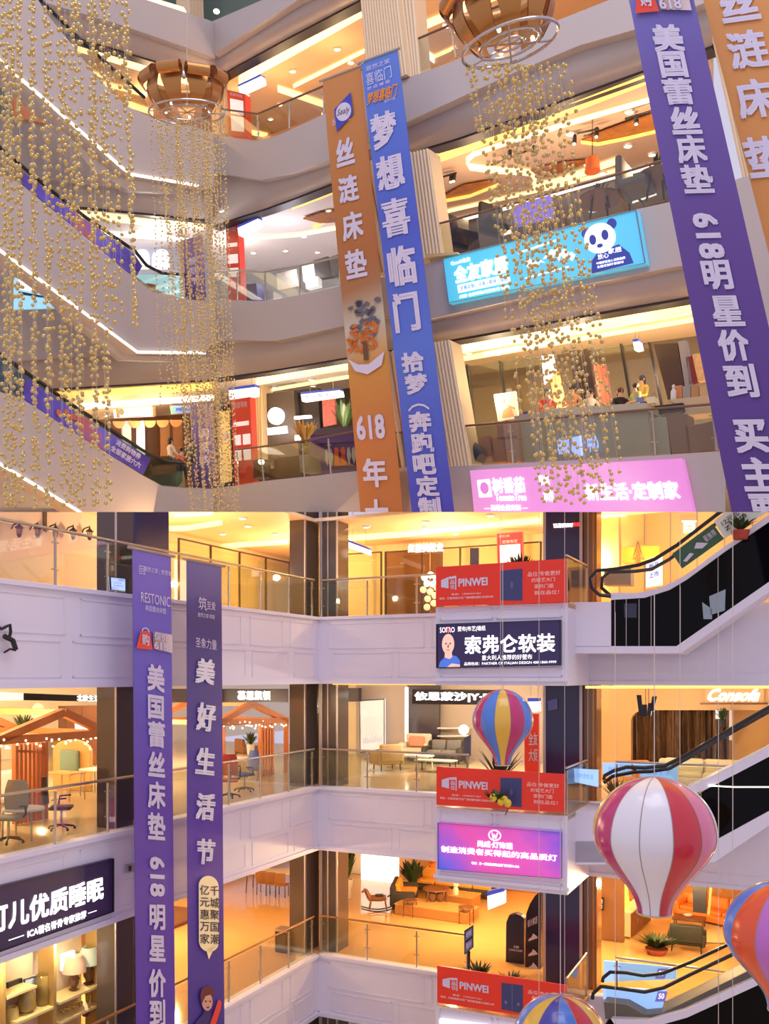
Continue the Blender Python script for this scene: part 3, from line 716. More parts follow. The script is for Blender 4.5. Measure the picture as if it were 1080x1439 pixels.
# --- level A, left: five wall lanterns on the pinkish wall
def lantern(px, py, label, gp):
    p = S5L.shift(-.28).hit(px, py); t = thing('wall_lantern', label, 'lamp', p, gp); xf = XF(p, YAW)
    s_ = .58; xf = XF(p, YAW, s_)
    MB(xf).lathe((0, 0, 0), [(.0, .34), (.03, .30), (.05, .24), (.2, .12), (.21, .10), (.0, .10)], mBlack, 6).build('roof', t)
    MB(xf).lathe((0, 0, 0), [(.10, -.16), (.135, .10)], glassmat('lantern_glass', (235, 225, 205), .15), 6).build('glass_body', t)
    mb = MB(xf)
    for k in range(6):
        a = k*math.pi/3; mb.tube([(.10*math.cos(a), .10*math.sin(a), -.16), (.135*math.cos(a), .135*math.sin(a), .10)], .01, mBlack, 5)
    mb.build('cage_bar', t)
    MB(xf).lathe((0, 0, 0), [(0, -.34), (.06, -.31), (.11, -.22), (.11, -.16), (0, -.16)], mBlack, 10).build('base_cup', t, True)
    n = S5L.n/s_
    MB(xf).tube([(0, 0, .3), (0, 0, .42)], .015, mBlack, 6).build('finial', t, True)
    MB().tube([p+V((0, 0, .2)), p-S5L.n*.2+V((0, 0, .16)), p-S5L.n*.28+V((0, 0, .05))], .02, mBlack, 6).build('wall_bracket', t, True)
for px, py, lb in ((27, 745, 'small black wall lantern behind the handrail, first from the left edge'), (53, 746, 'black wall lantern with dark glass, second from the left edge'),
                   (78, 747, 'black wall lantern right of the brown strip, middle of the row'), (103, 749, 'black wall lantern, second from the bronze glass column'), (126, 750, 'black wall lantern nearest to the bronze glass column')):
    lantern(px, py, lb, 'black lanterns on the pinkish wall')
mb = MB(); q = S5L.shift(-.03).poly([(61, 715), (66, 715), (66, 748), (61, 746)]); mb.prism(q, -S5L.n*.02, M('brown_strip', (90, 66, 60), .5)); o = mb.build('wall_strip', clip='lo'); tag(o, 'narrow dark brown strip on the pinkish wall between lanterns', 'panel')
# white notice hung behind the glass
q = PLf(.1).poly([(153, 810), (177, 813), (177, 832), (154, 829)])
t, f, n = sign('notice_board', 'small pale blue notice board hanging beside the bronze glass column', 'sign', q, M('pale_blue_notice', (190, 214, 236), .4, 0, .75, (190, 214, 240)), .04, mBlack, .02)
letters(t, f, n, [('温馨提示', (.5, .1, .95, .25)), ('小心轻放请勿倚靠', (.1, .35, .7, .48)), ('请勿攀爬栏杆', (.2, .55, .85, .68)), ('谢谢合作', (.1, .75, .5, .88))], mBluePrint, bold=.0)
# bright lit panel and mullions of the left shopfront
mb = MB(); mb.prism(S5L.shift(-.05).poly([(246, 786), (267, 786), (267, 868), (246, 868)]), -S5L.n*.03, mWhiteLit); tag(mb.build('wall_light_panel', clip='lo'), 'tall bright white lit panel in the shopfront between the two violet banners', 'light panel')
def shopfront(label, pl, px0, px1, z0, z1, n, mfr=mBlack, tint=mGlassShop, clip=None):
    a = pl.hit(px0, 950); b = pl.hit(px1, 950); a.z = b.z = z0+H; up = V((0, 0, z1-z0)); t = thing('shopfront', label, 'shopfront', a); d = (b-a)
    for k in range(n): MB().prism([a+d*((k+.01)/n), a+d*((k+.99)/n), a+d*((k+.99)/n)+up*.99, a+d*((k+.01)/n)+up*.99], pl.n*.015, tint).build('glass_pane', t, False, clip)
    for k in range(n+1): MB().prism([a+d*(k/n)-d.normalized()*.025, a+d*(k/n)+d.normalized()*.025, a+d*(k/n)+d.normalized()*.025+up, a+d*(k/n)-d.normalized()*.025+up], pl.n*.06, mfr).build('mullion', t, False, clip)
    MB().prism([a+up*.985, b+up*.985, b+up, a+up], pl.n*.08, mfr).build('header_rail', t, False, clip)
    return t
shopfront('glass shopfront with thin dark mullions right of the violet banners', PLf(4.6), 250, 406, FA, FA+2.55, 4, M('dark_bronze_frame', (70, 50, 40), .4), clip='lo')
shopfront('glass shopfront with dark frame below the blue-topped hanging lightbox', PB(4.4), 480, 536, FA, FA+2.5, 1, M('dark_bronze_frame', (70, 50, 40)), clip='lo')
shopfront('wide glass shopfront behind the topmost red door sign', PB(4.5), 542, 760, FA, FA+2.5, 4, M('dark_bronze_frame', (70, 50, 40)), clip='lo')
# hanging lightbox, glowing letters, poster, lamp, sofa, plant
mBlueTop = M('lightbox_blue_top', (66, 84, 190), .4, 0, .5, (66, 84, 200))
def hang_box(label, quad, pl, clip=None, text_=None, wires=None, th=.2, group=None):
    q = pl.poly(quad); n = qnorm(q); f = quadmap(q)
    t = thing('hanging_lightbox', label, 'sign', q[3], group)
    MB().prism([f(0, .24), f(1, .24), f(1, 1), f(0, 1)], -n*th, mWhiteLit).build('lit_face', t, False, clip)
    MB().prism([f(0, 0), f(1, 0), f(1, .24), f(0, .24)], -n*th, mBlueTop).build('blue_band', t, False, clip)
    for u in (.2, .8): MB().tube([f(u, 0)-n*th*.5, f(u, 0)-n*th*.5+V((0, 0, wires or 1.5))], .008, mSteel, 5).build('suspension_wire', t, False, clip)
    if text_:
        mb = MB(); text(mb, f, n, text_, (.1, .4, .9, .85), mBluePrint, bold=.0); mb.build('lettering', t, False, clip)
    return t
hang_box('blue topped hanging lightbox left of the brown shopfront, over the glass door', [(487, 758), (518, 770), (518, 780), (487, 769)], PB(2.2), 'lo', '卫生间 安全出口')
def glow_letters(label, pl, quad, s_, back=None, m=None, clip=None, name='glowing_letters', ext=1, bold=.02, depth=.06):
    q = pl.poly(quad); n = qnorm(q); f = quadmap(q); t = thing(name, label, 'sign', q[3])
    if back: MB().prism([f(-.04, -.25), f(1.04, -.25), f(1.04, 1.25), f(-.04, 1.25)], -n*.05, back).build('backboard', t, False, clip)
    mb = MB(); text(mb, f, n, s_, (0, 0, 1, 1), m or mLetterLit, bold=bold, ext=ext, depth=depth, eps=.005); mb.build('lettering', t, False, clip)
    return t, f, n
glow_letters('glowing white shop letters on the brown shopfront left of the red poster', PB(4.3), [(574, 765), (623, 763), (623, 775), (574, 777)], '红星美凯龙', None, clip='lo')
q = PB(3.9).poly([(698, 750), (734, 747), (735, 790), (699, 792)])
t, f, n = sign('poster_stand', 'red and white poster standing behind the topmost red door sign', 'poster', q, M('poster_red', (206, 62, 80), .4, 0, .25, (206, 62, 80)), .08, M('frame_pink', (190, 120, 120), .4), .02, clip='lo')
shapes(t, f, n, [[(.1, .4), (.9, .4), (.9, .97), (.1, .97)]], mWhiteLit, 'white_page'); letters(t, f, n, [('百变布艺', (.2, .24, .8, .35)), ('居然之家', (.08, .06, .5, .14))], mLetterPrint)
t = thing('pearl_lamp', 'cluster lamp of glowing white globes in the brown shop window', 'lamp', PB(3.8).hit(604, 822))
p0 = PB(3.8).hit(604, 822)
for k, (dx, dz) in enumerate(((-.18, .25), (.02, .32), (.2, .2), (-.1, .05), (.1, .02), (.22, -.1), (-.22, -.15), (0, -.22), (.15, -.35), (-.08, -.45), (.12, -.6), (-.1, -.72))):
    MB().ell(p0+V((dx, -dx*.4, dz)), .11, .11, .11, mLetterLit if k < 5 else M('dim_globe', (255, 230, 190), .3, 0, .7, (255, 226, 180)), 12, 8).build('globe', t, True)
MB().tube([p0+V((0, 0, -.9)), p0+V((0, 0, 1.2))], .012, mSteel, 6).build('cord', t, False, 'lo')
sofa('red orange sofa behind the glass railing left of the topmost red sign', L(5.6, 2.3, FA), YAW, 1.9, M('red_fabric', (196, 62, 34), .7), M('red_fabric', (196, 62, 34)), n=2)
plant('potted_plant', 'dark bushy plant on the balcony behind the topmost red sign', L(aBX0+2.0, -1.6, FA), .75, .55, 60, mPotW, .75, .2, .10)
mb = MB(); q = PB(2.5).poly([(660, 770), (672, 770), (672, 795), (660, 795)]); 
t = thing('info_stand', 'small dark information stand beside the bushy plant on the top balcony', 'sign', q[3]); mb.prism(q, W*.06, M('blue_grey_stand', (84, 90, 120), .4)); mb.build('panel', t); MB().tube([(q[2]+q[3])/2, V(((q[2].x+q[3].x)/2, (q[2].y+q[3].y)/2, FA+H))], .03, mBlack).build('leg', t)
q = PB(.3).poly([(776, 735), (814, 734), (814, 741), (778, 743)]); n = qnorm(q); f = quadmap(q); t = thing('column_logo', 'slanted white and red lettering at the top of the navy column', 'sign', q[3])
letters(t, f, n, [("YOU'EASYHOME", (0, .1, .75, .9), dict(skew=.05))], mLetterLit, bold=.04); letters(t, f, n, [('家居', (.76, .0, 1, .8))], M('red_lit', (240, 60, 50), .4, 0, 1.2, (240, 60, 50)), 'red_lettering', bold=.04)
q = PB(.3).poly([(769, 985), (783, 981), (783, 996), (770, 999)]); sign('column_notice', 'small faint blue notice on the navy column right of the striped balloon', 'sign', q, M('notice_blue', (96, 104, 160), .4), .02)
q = PB(.3).poly([(766, 774), (783, 774), (783, 778), (766, 778)])

# level A, right: amber shop behind the top escalator
PA = PB(3.1)
glow_letters('single white shop character over the amber wall above the escalator', PB(2.9), [(958, 732), (978, 732), (978, 749), (958, 749)], '百', None, clip='lo')
for c, lb in (([(873, 768), (892, 768), (892, 792), (873, 792)], 'yellow lit wall picture on the amber wall, left one'), ([(899, 766), (927, 766), (927, 792), (899, 792)], 'yellow lit wall picture on the amber wall, right one')):
    sign('wall_picture', lb, 'picture', PA.poly(c), M('yellow_picture', (250, 210, 80), .5, 0, .6, (250, 204, 70)), .04, mTeak, .02, clip='lo')
for px, lb in ((890, 'gold pendant lamp hanging by the left yellow picture'), (902, 'gold pendant lamp hanging by the right yellow picture')):
    p = PB(2.7).hit(px, 786); t = thing('pendant_lamp', lb, 'lamp', p)
    MB().tube([p+V((0, 0, .1)), p+V((.12 if px < 895 else -.12, 0, .5))], .012, mWalnut, 6).build('cord', t); MB().lathe(p, [(.02, .12), (.07, 0), (.0, -.01)], mGold, 12).build('lamp_shade', t, True)
mb = MB(); q = PB(1.6).poly([(848, 798), (886, 798), (886, 822), (848, 822)]); mb.prism(q, W*.5, M('grey_cabinet', (150, 140, 140), .5)); t = tag(mb.build('display_cabinet'), 'grey display cabinet behind the end of the top escalator', 'cabinet')
q = PB(1.2).poly([(907, 787), (930, 778), (930, 822), (907, 826)]); t, f, n = sign('poster_stand', 'white poster with blue print standing behind the top escalator handrail', 'poster', q, mWhiteLit, .05); letters(t, f, n, [('新品', (.2, .2, .8, .4)), ('上市', (.2, .5, .8, .7))], mBluePrint, bold=.01)

# --- level B, left: timber house frames of a furniture shop
def beam(mb, a, b, r, m=mOrangeWood):
    a, b = V(a), V(b); d = (b-a).normalized(); s_ = d.cross(V((0, 0, 1))); s_ = s_.normalized() if s_.length > .05 else V((1, 0, 0)); u_ = s_.cross(d)
    mb.prism([a-s_*r-u_*r, a+s_*r-u_*r, a+s_*r+u_*r, a-s_*r+u_*r], b-a, m)
def house(label, pl1, pl2, apex, eaveL, eaveR, slat, gl):
    """two gables joined by beams, one slatted screen"""
    base = pl1.hit(*eaveL); t = thing('timber_house_frame', label, 'house frame', V((base.x, base.y, FB+H)))
    for pl in (pl1, pl2):
        A, l, r = pl.hit(*apex), pl.hit(*eaveL), pl.hit(*eaveR)
        if pl is pl2: dv = (pl2.p-pl1.p).dot(-pl1.n); A, l, r = [pl1.hit(*x)-pl1.n*dv for x in (apex, eaveL, eaveR)]
        for a, b in ((l, A), (A, r)): m_ = MB(); beam(m_, a, b, .09); m_.build('rafter', t)
        m_ = MB(); beam(m_, l, r, .09); m_.build('tie_beam', t)
        for q in (l, r):
            m_ = MB(); beam(m_, V((q.x, q.y, FB+H)), q, .08); m_.build('post', t)
    dv = (pl2.p-pl1.p).dot(-pl1.n)
    for q in (apex, eaveL, eaveR): m_ = MB(); a = pl1.hit(*q); beam(m_, a, a-pl1.n*dv, .07); m_.build('purlin', t)
    a, b = pl1.hit(slat[0], 1100), pl1.hit(slat[1], 1100); za = pl1.hit(slat[0], slat[2]).z
    for k in range(slat[3]):
        q = a.lerp(b, k/(slat[3]-1)); m_ = MB(); w2 = (b-a).length/(slat[3]-1)*.3; d = (b-a).normalized()
        m_.obox(V((q.x, q.y, FB+H))-d*w2, d*2*w2, -pl1.n*.12, (0, 0, za-FB-H), mOrangeWood); m_.build('slat', t)
    for zz in (.25, 1.6): m_ = MB(); m_.obox(V((a.x, a.y, FB+H+zz)), b-a, -pl1.n*.06, (0, 0, .05), mOrangeWood); m_.build('slat_rail', t)
    # string of fairy lights along the tie beam
    m_ = MB(); l, r = pl1.hit(*eaveL), pl1.hit(*eaveR)
    for k in range(46):
        q = l.lerp(r, k/45)+V((random.uniform(-.05, .05), -.12, random.uniform(-.22, .02))); m_.ell(q, .025, .025, .025, mDown, 6, 4)
    o = m_.build('fairy_lights', t); o['label'] = 'tiny warm string lights'; o['kind'] = 'stuff'
    return t
house('orange timber house frame with slatted screen, at the left edge of the picture', PLf(2.6), PLf(5.6), (88, 1001), (-6, 1041), (150, 1030), (24, 66, 1046, 8), 0)
house('orange timber house frame with fairy lights, right of the violet banners', PLf(2.8), PLf(5.4), (353, 989), (306, 1016), (402, 1012), (368, 384, 1012, 5), 0)
def band(label, pl, quad, m, name='sign_band', cat='sign', th=.15): 
    q = pl.poly(quad); return sign(name, label, cat, q, m, th)
t, f, n = band('black fascia with white glowing characters over the left house frame', PLf(2.0), [(33, 974), (139, 978), (139, 986), (33, 984)], mBlack)
letters(t, f, n, [('北欧生活', (.68, -.1, 1.0, 1.0))], mLetterLit, bold=.03)
t, f, n = band('white lit fascia panel at the left end of the black fascia', PLf(2.0), [(-30, 971), (33, 974), (33, 984), (-30, 985)], M('lit_fascia', (235, 230, 225), .4, 0, .8, (240, 236, 226)))
t, f, n = band('brown fascia with four glowing characters over the right house frame', PLf(2.2), [(245, 968), (405, 968), (405, 987), (245, 987)], M('brown_fascia', (72, 50, 44), .4))
letters(t, f, n, [('慕思凯顿', (.50, .14, .81, .84))], mLetterLit, bold=.035)
# furniture round the house frames
office_chair('dark brown office chair right of the slatted screen, by the left railing', FBp(86, 1166), YAW+2.2, M('brown_mesh', (92, 66, 46), .6), .95)
office_chair('greenish grey office chair behind the railing at the left edge', FBp(12, 1185), YAW+.4, M('grey_mesh', (150, 140, 116), .6), 1.0)
office_chair('red office chair beside the narrower violet banner', FBp(322, 1121), YAW+.6, M('red_mesh', (190, 66, 40), .6), .95)
office_chair('blue office chair in front of the right house frame', FBp(343, 1112), YAW-.3, M('blue_mesh', (56, 84, 170), .6), .95)
table('small round white table in front of the slatted screen', FBp(33, 1178), 0, .8, .9, .62, mWhite, mSteel, round_=True)
table('white table with papers between the violet banner and the blue chair', FBp(328, 1098), YAW, 1.4, .8, .74, mWhite, mSteel)
table('white side table near the bronze column in the left furniture shop', FBp(139, 1118), YAW, .9, .6, .74, mWhite, mSteel)
table('pale wooden desk behind the dark brown office chair', FBp(92, 1124), YAW, .9, .6, .74, mOak, mOak)
def cabinet(label, p, yaw, lx, ly, h, m, nd=2, z0=.1, cat='cabinet', name='cabinet', md=None):
    t = thing(name, label, cat, p); xf = XF(p, yaw)
    MB(xf).box(-lx/2, -ly/2, z0, lx/2, ly/2, h, m).build('body', t)
    for k in range(nd):
        a = -lx/2+lx*k/nd+.015; b = -lx/2+lx*(k+1)/nd-.015
        d = MB(xf).box(a, -ly/2-.025, z0+.03, b, -ly/2, h-.03, md or m).build('door', t); MB(xf).box(b-.06, -ly/2-.05, (z0+h)/2-.08, b-.04, -ly/2-.025, (z0+h)/2+.08, mSteel).build('handle', d)
    legs(t, xf, [(-lx*.45, -ly*.4), (lx*.45, -ly*.4), (lx*.45, ly*.4), (-lx*.45, ly*.4)], 0, z0, .02, m)
    return t
cabinet('long oak sideboard at the back of the left furniture shop', FBp(114, 1063), YAW+.0, 2.6, .5, 1.1, mOak, 4, .35)
cabinet('dark walnut wardrobe behind the right house frame', L(-10.6, 1.2, FB), YAW+1.2, 1.2, .6, 2.2, mWalnut, 2, .05)
cabinet('low white drawer unit beside the slatted screen', FBp(8, 1128), YAW+1.57, 1.2, .6, .8, mWhite, 2, .05)
armchair('small tan armchair at the table in the right house frame', FBp(338, 1092), YAW+.4, mBeige, None, .8)
armchair('brown armchair inside the right house frame', FBp(347, 1066), YAW+2.6, mWalnut, None, .9)
plant('potted_plant', 'leafy green plant on a shelf behind the left gable', PLf(9).hit(33, 1026)-V((0, 0, .35)), .75, .45, 45, mPotW, .3, .16)
plant('potted_plant', 'small leafy plant in front of the walnut wardrobe', FBp(352, 1072)+V((0, 0, .3)), .6, .45, 40, mPotW, .4, .16)
# arched niche, shelf and wall pieces
q = PLf(12.7); mb = MB()
A = [q.hit(52+9*math.cos(math.radians(a)), 998-10*math.sin(math.radians(a))) for a in range(0, 181, 12)]
mb.prism([q.hit(61, 1010)]+A+[q.hit(43, 1010)], q.n*.05, M('niche_white', (236, 230, 214), .5)); tag(mb.build('arched_niche'), 'white arched niche on the back wall above the left gable beam', 'niche')
mb = MB(); mb.prism(PLf(6).poly([(112, 1014), (139, 1018), (139, 1027), (113, 1027)]), -LW.n*.2, mWhiteLit); tag(mb.build('white_lampshade_panel'), 'bright white lit panel right of the left gable', 'light panel')
mb = MB(); mb.prism(PLf(11).poly([(-10, 1085), (22, 1085), (22, 1097), (-10, 1096)]), -LW.n*.1, mWhiteLit); tag(mb.build('lit_shelf_panel'), 'bright white lit strip left of the slatted screen', 'light panel')
mb = MB(); mb.prism(PLf(8).poly([(-10, 1097), (20, 1095), (20, 1130), (-10, 1132)]), -LW.n*.4, M('navy_cabinet', (58, 62, 84), .4)); tag(mb.build('navy_cabinet'), 'dark navy cabinet left of the slatted screen', 'cabinet')
t = thing('arch_headboard', 'pale arched headboard with green oval cushion behind the office chair', 'headboard', FBp(100, 1110)); p = FBp(100, 1110); xf = XF(p, YAW)
mb = MB(xf); mb.prism([(-.7, 0, 0), (.7, 0, 0), (.7, 0, 1.1)]+[(.7*math.cos(math.radians(a)), 0, 1.1+.35*math.sin(math.radians(a))) for a in range(10, 171, 16)]+[(-.7, 0, 1.1)], (0, .12, 0), mOak); mb.build('board', t)
MB(xf).rbox(-.35, -.14, .55, .35, .0, 1.15, .12, M('sage_cushion', (120, 146, 128), .7)).build('cushion', t, True)
# a shopper seen behind the beam
def person(label, p, yaw, pose, shirt, trousers, hair=mHair, s=1, clip=None, skin=mSkin, group=None):
    """one continuous skinned body in the given pose, hair and clothes as children"""
    t = thing('person', label, 'person', p, group)
    J = {'pel': (0, 0, .93), 'sp': (0, 0, 1.12), 'ch': (0, 0, 1.34), 'nk': (0, -.01, 1.49), 'hd': (0, -.03, 1.60), 'hd2': (0, -.02, 1.72)}
    for k, sx_ in (('l', -1), ('r', 1)):
        J.update({k+'sh': (sx_*.18, 0, 1.42), k+'el': (sx_*.25, -.03, 1.15), k+'wr': (sx_*.25, -.16, .93), k+'hip': (sx_*.09, 0, .90), k+'kn': (sx_*.1, -.02, .5), k+'an': (sx_*.1, .02, .08), k+'to': (sx_*.11, -.15, .04)})
    J.update(pose)
    R = {'pel': .14, 'sp': .125, 'ch': .145, 'nk': .055, 'hd': .085, 'hd2': .07}
    for k in 'lr': R.update({k+'sh': .062, k+'el': .042, k+'wr': .03, k+'hip': .09, k+'kn': .06, k+'an': .042, k+'to': .035})
    E_ = [('pel', 'sp'), ('sp', 'ch'), ('ch', 'nk'), ('nk', 'hd'), ('hd', 'hd2')]
    for k in 'lr': E_ += [('ch', k+'sh'), (k+'sh', k+'el'), (k+'el', k+'wr'), ('pel', k+'hip'), (k+'hip', k+'kn'), (k+'kn', k+'an'), (k+'an', k+'to')]
    # hands: palm, four fingers, a thumb from the side
    for k, sx_ in (('l', -1), ('r', 1)):
        wv = V(J[k+'wr']); d = (wv-V(J[k+'el'])).normalized(); side = d.cross(V((0, 0, 1))); side = side.normalized() if side.length > .1 else V((1, 0, 0)); dn = side.cross(d)
        J[k+'pm'] = tuple(wv+d*.06); R[k+'pm'] = .03; E_.append((k+'wr', k+'pm'))
        for i in range(4):
            a = wv+d*.10+side*(.027-.018*i); b = a+d*(.05-.006*abs(i-1))-dn*.02
            J[f'{k}f{i}'] = tuple(a); J[f'{k}g{i}'] = tuple(b); R[f'{k}f{i}'] = .010; R[f'{k}g{i}'] = .008; E_ += [(k+'pm', f'{k}f{i}'), (f'{k}f{i}', f'{k}g{i}')]
        J[k+'th'] = tuple(wv+d*.07+side*.05*(1 if sx_ < 0 else -1)); R[k+'th'] = .011; E_.append((k+'pm', k+'th'))
    keys = list(J); me = bpy.data.meshes.new('body'); me.from_pydata([V(J[k])*s for k in keys], [(keys.index(a), keys.index(b)) for a, b in E_], [])
    o = bpy.data.objects.new('body', me); COL.objects.link(o); md = o.modifiers.new('skin', 'SKIN'); md.use_smooth_shade = True
    for i, k in enumerate(keys):
        sv = me.skin_vertices[0].data[i]; sv.radius = (R[k]*s, R[k]*s*(.72 if k in ('pel', 'sp', 'ch') else 1)); sv.use_root = (k == 'pel')
    sd = o.modifiers.new('sub', 'SUBSURF'); sd.levels = 1; sd.render_levels = 1
    dg = bpy.context.evaluated_depsgraph_get(); dg.update(); ev = bpy.data.meshes.new_from_object(o.evaluated_get(dg))
    bpy.data.objects.remove(o)
    ev.name = 'body'; ev.materials.clear()
    for m_ in (skin, shirt, trousers, mBlack): ev.materials.append(m_)
    nk, wl, pel = V(J['nk'])*s, V(J['lwr'])*s, V(J['pel'])*s
    joints = {k: V(J[k])*s for k in keys}
    for pg in ev.polygons:
        c = pg.center; k = min(joints, key=lambda q: (joints[q]-c).length-R[q]*s*.6)
        mi = 1
        if k in ('nk', 'hd', 'hd2') or k[1:3] in ('wr', 'pm', 'th') or k[1:2] in ('f', 'g'): mi = 0
        elif k[1:] in ('hip', 'kn', 'an') or k == 'pel': mi = 2
        elif k[1:] == 'to': mi = 3
        pg.material_index = mi; pg.use_smooth = True
    rotm = Matrix.Rotation(yaw, 4, 'Z'); ev.transform(rotm)
    ob = bpy.data.objects.new('body', ev); COL.objects.link(ob); ob.parent = t; ORG[ob.name] = V(p)
    xf = XF(p, yaw, s); h = V(J['hd']); tilt = (V(J['hd2'])-h).normalized()
    mb = MB(xf); mb.ell(h+tilt*.045+V((0, .018, 0)), .094, .104, .112, hair, 14, 9); mb.ell(h+tilt*.0+V((0, .05, -.02)), .085, .07, .11, hair, 12, 8); mb.build('hair', t, True)
    mb = MB(xf); 
    for k in (-1, 1): mb.ell(h+V((k*.033, -.086, .028)), .013, .008, .008, mBlack, 8, 5)
    mb.ell(h+V((0, -.097, 0)), .013, .016, .022, skin, 8, 6)
    for k in (-1, 1): mb.ell(h+V((k*.092, .0, .01)), .014, .022, .034, skin, 8, 6)
    mb.ell(h+V((0, -.088, -.042)), .024, .008, .007, M('lips', (170, 84, 76), .5), 8, 5); mb.build('face_features', t, True)
    return t
bend = {'sp': (0, -.1, 1.08), 'ch': (0, -.3, 1.18), 'nk': (0, -.42, 1.24), 'hd': (0, -.52, 1.27), 'hd2': (0, -.62, 1.30), 'lsh': (-.18, -.3, 1.2), 'rsh': (.18, -.3, 1.2), 'lel': (-.22, -.42, .98), 'rel': (.22, -.42, .98), 'lwr': (-.16, -.58, .84), 'rwr': (.16, -.58, .84), 'rkn': (.12, -.05, .48), 'ran': (.13, .1, .08), 'rto': (.14, -.05, .04)}
person('person in black trousers bending under the beam of the left house frame', FBp(122, 1066), YAW-1.2, bend, M('white_cloth', (230, 228, 226), .8), mBlack)

# --- level B, back: armchairs, poster, shop letters
q = PB(9.4).poly([(505, 984), (540, 982), (540, 1053), (506, 1058)])
t, f, n = sign('lightbox_poster', 'tall white lit poster with a faint skyline print, black frame', 'poster', q, M('poster_white', (226, 228, 236), .4, 0, .3, (246, 248, 252)), .12, mBlack, .03)
mb = MB()
for k in range(16):
    u = .12+k*.05; h = random.uniform(.05, .2); shape(mb, f, n, [(u, .84), (u+.035, .84), (u+.035, .84-h), (u, .84-h)], M('poster_grey', (190, 192, 200), .5, 0, .5, (190, 190, 200)), .012)
mb.build('skyline_print', t)
letters(t, f, n, [('依思蒙沙', (.12, .12, .4, .17)), ('软装定制馆', (.12, .33, .75, .37))], M('poster_grey', (190, 192, 200)), bold=0)
ql = PB(9.3); mb = MB(); mb.prism(ql.poly([(569, 966), (573, 966), (573, 1042), (569, 1042)]), -BW.n*.04, mCoveW); tag(mb.build('light_strip'), 'vertical white light strip between the grey wall and the violet wall', 'light')
glow_letters('row of big glowing white shop letters above the striped balloon', PB(5.2), [(583, 972), (692, 973), (692, 987), (583, 986)], '依思蒙沙|Y·D', M('black_fascia', (40, 34, 44), .4))
mb = MB(); mb.prism(PB(9.0).poly([(478, 967), (503, 967), (503, 986), (478, 986)]), -BW.n*.3, mDarkWall); tag(mb.build('dark_bulkhead'), 'dark violet bulkhead right of the corner column', 'panel')
mb = MB(); mb.prism(PB(8.5).poly([(478, 1008), (484, 1008), (484, 1036), (478, 1036)]), -BW.n*.2, M('lamp_glow', (255, 236, 190), .4, 0, 1.0, (255, 232, 180))); t = tag(mb.build('floor_lamp_shade'), 'tall cream lit lamp column right of the corner column', 'lamp')
armchair('beige armchair with a loose cushion beside the white lightbox poster', FBp(543, 1082), YAW-2.3, mBeige, M('tan_cushion', (176, 140, 92), .8), 1.05)
armchair('cream armchair with a salmon cushion behind the white table', FBp(584, 1068), YAW+.1, mCreamF, mPinkC, 1.15, w_=.9)
table('white rectangular coffee table before the cream armchair', FBp(581, 1080), YAW, 1.3, .7, .48, mWhite, mWhite, top=.06)
sofa('dark charcoal sofa between the cream armchair and the agave', FBp(625, 1072), YAW, 1.6, mDarkF, M('grey_fabric', (110, 104, 98), .8), n=2)
table('long low white table with glossy top behind the agave plant', FBp(612, 1084), YAW, 1.4, .6, .4, mWhite, mBlack)
plant('agave_plant', 'spiky dark agave on the balcony left of the striped balloon', L(aBX0+1.35, -1.3, FB), .95, .75, 40, mBlack, .62, .24, .09, .25, mleaf=M('agave_leaf', (42, 44, 42), .4))
q = PB(2.0).poly([(651, 1038), (661, 1032), (661, 1062), (652, 1066)]); t, f, n = sign('info_stand', 'small dark blue sign stand behind the agave plant', 'sign', q, M('blue_grey_stand', (84, 90, 120)), .05); MB().tube([f(.5, 1)-n*.02, V((f(.5, 1).x, f(.5, 1).y, FB+H))], .03, mBlack).build('leg', t)
mb = MB(); t = thing('wall_shelf', 'white shelf niche with a lamp left of the striped balloon', 'shelf', PB(9.5).hit(620, 1040)); xq = PB(9.6)
for y in (1022, 1033): MB().prism(xq.poly([(618, y), (662, y), (662, y+1.6), (618, y+1.6)]), BW.n*.3, mWhite).build('shelf_board', t)
MB().ell(xq.hit(655, 1025)+BW.n*.3, .2, .2, .2, mLetterLit, 12, 8).build('globe_lamp', t, True)
hang_box('blue topped hanging lightbox right of the striped balloon', [(741, 981), (757, 981), (757, 1000), (741, 1001)], PB(1.4))
q = PB(2.4).poly([(736, 1003), (757, 1003), (758, 1092), (737, 1092)]); t, f, n = sign('banner_stand', 'tall red banner stand behind the striped balloon', 'banner', q, mRed, .05); letters(t, f, n, [('全友', (.3, .3, .9, .5)), ('大促', (.3, .55, .9, .75))], mLetterPrint)
# lemon plant hanging over the middle red sign
p = L(0, 0, 0); p = BX.shift(-.45).hit(704, 1122); t = thing('potted_lemon_plant', 'lemon plant with yellow fruit in front of the printed door of the middle red sign', 'plant', p)
mb = MB(); plant_mesh(mb, p+V((-.12, 0, -.1)), .38, .42, 46, mLeaf, .2, .5); mb.build('foliage', t, True)
for dx, dz in ((-.02, -.06), (.14, -.1), (.06, -.02), (-.2, .03)): MB().ell(p+V((dx, -.1, dz)), .09, .09, .10, M('lemon_yellow', (232, 206, 50), .4), 12, 8).build('lemon', t, True)
MB().tube([p+V((.1, 0, -.1)), p+V((.16, .02, -.28)), p+V((.1, .05, -.4))], .015, mWalnut, 6).build('stem', t, True)

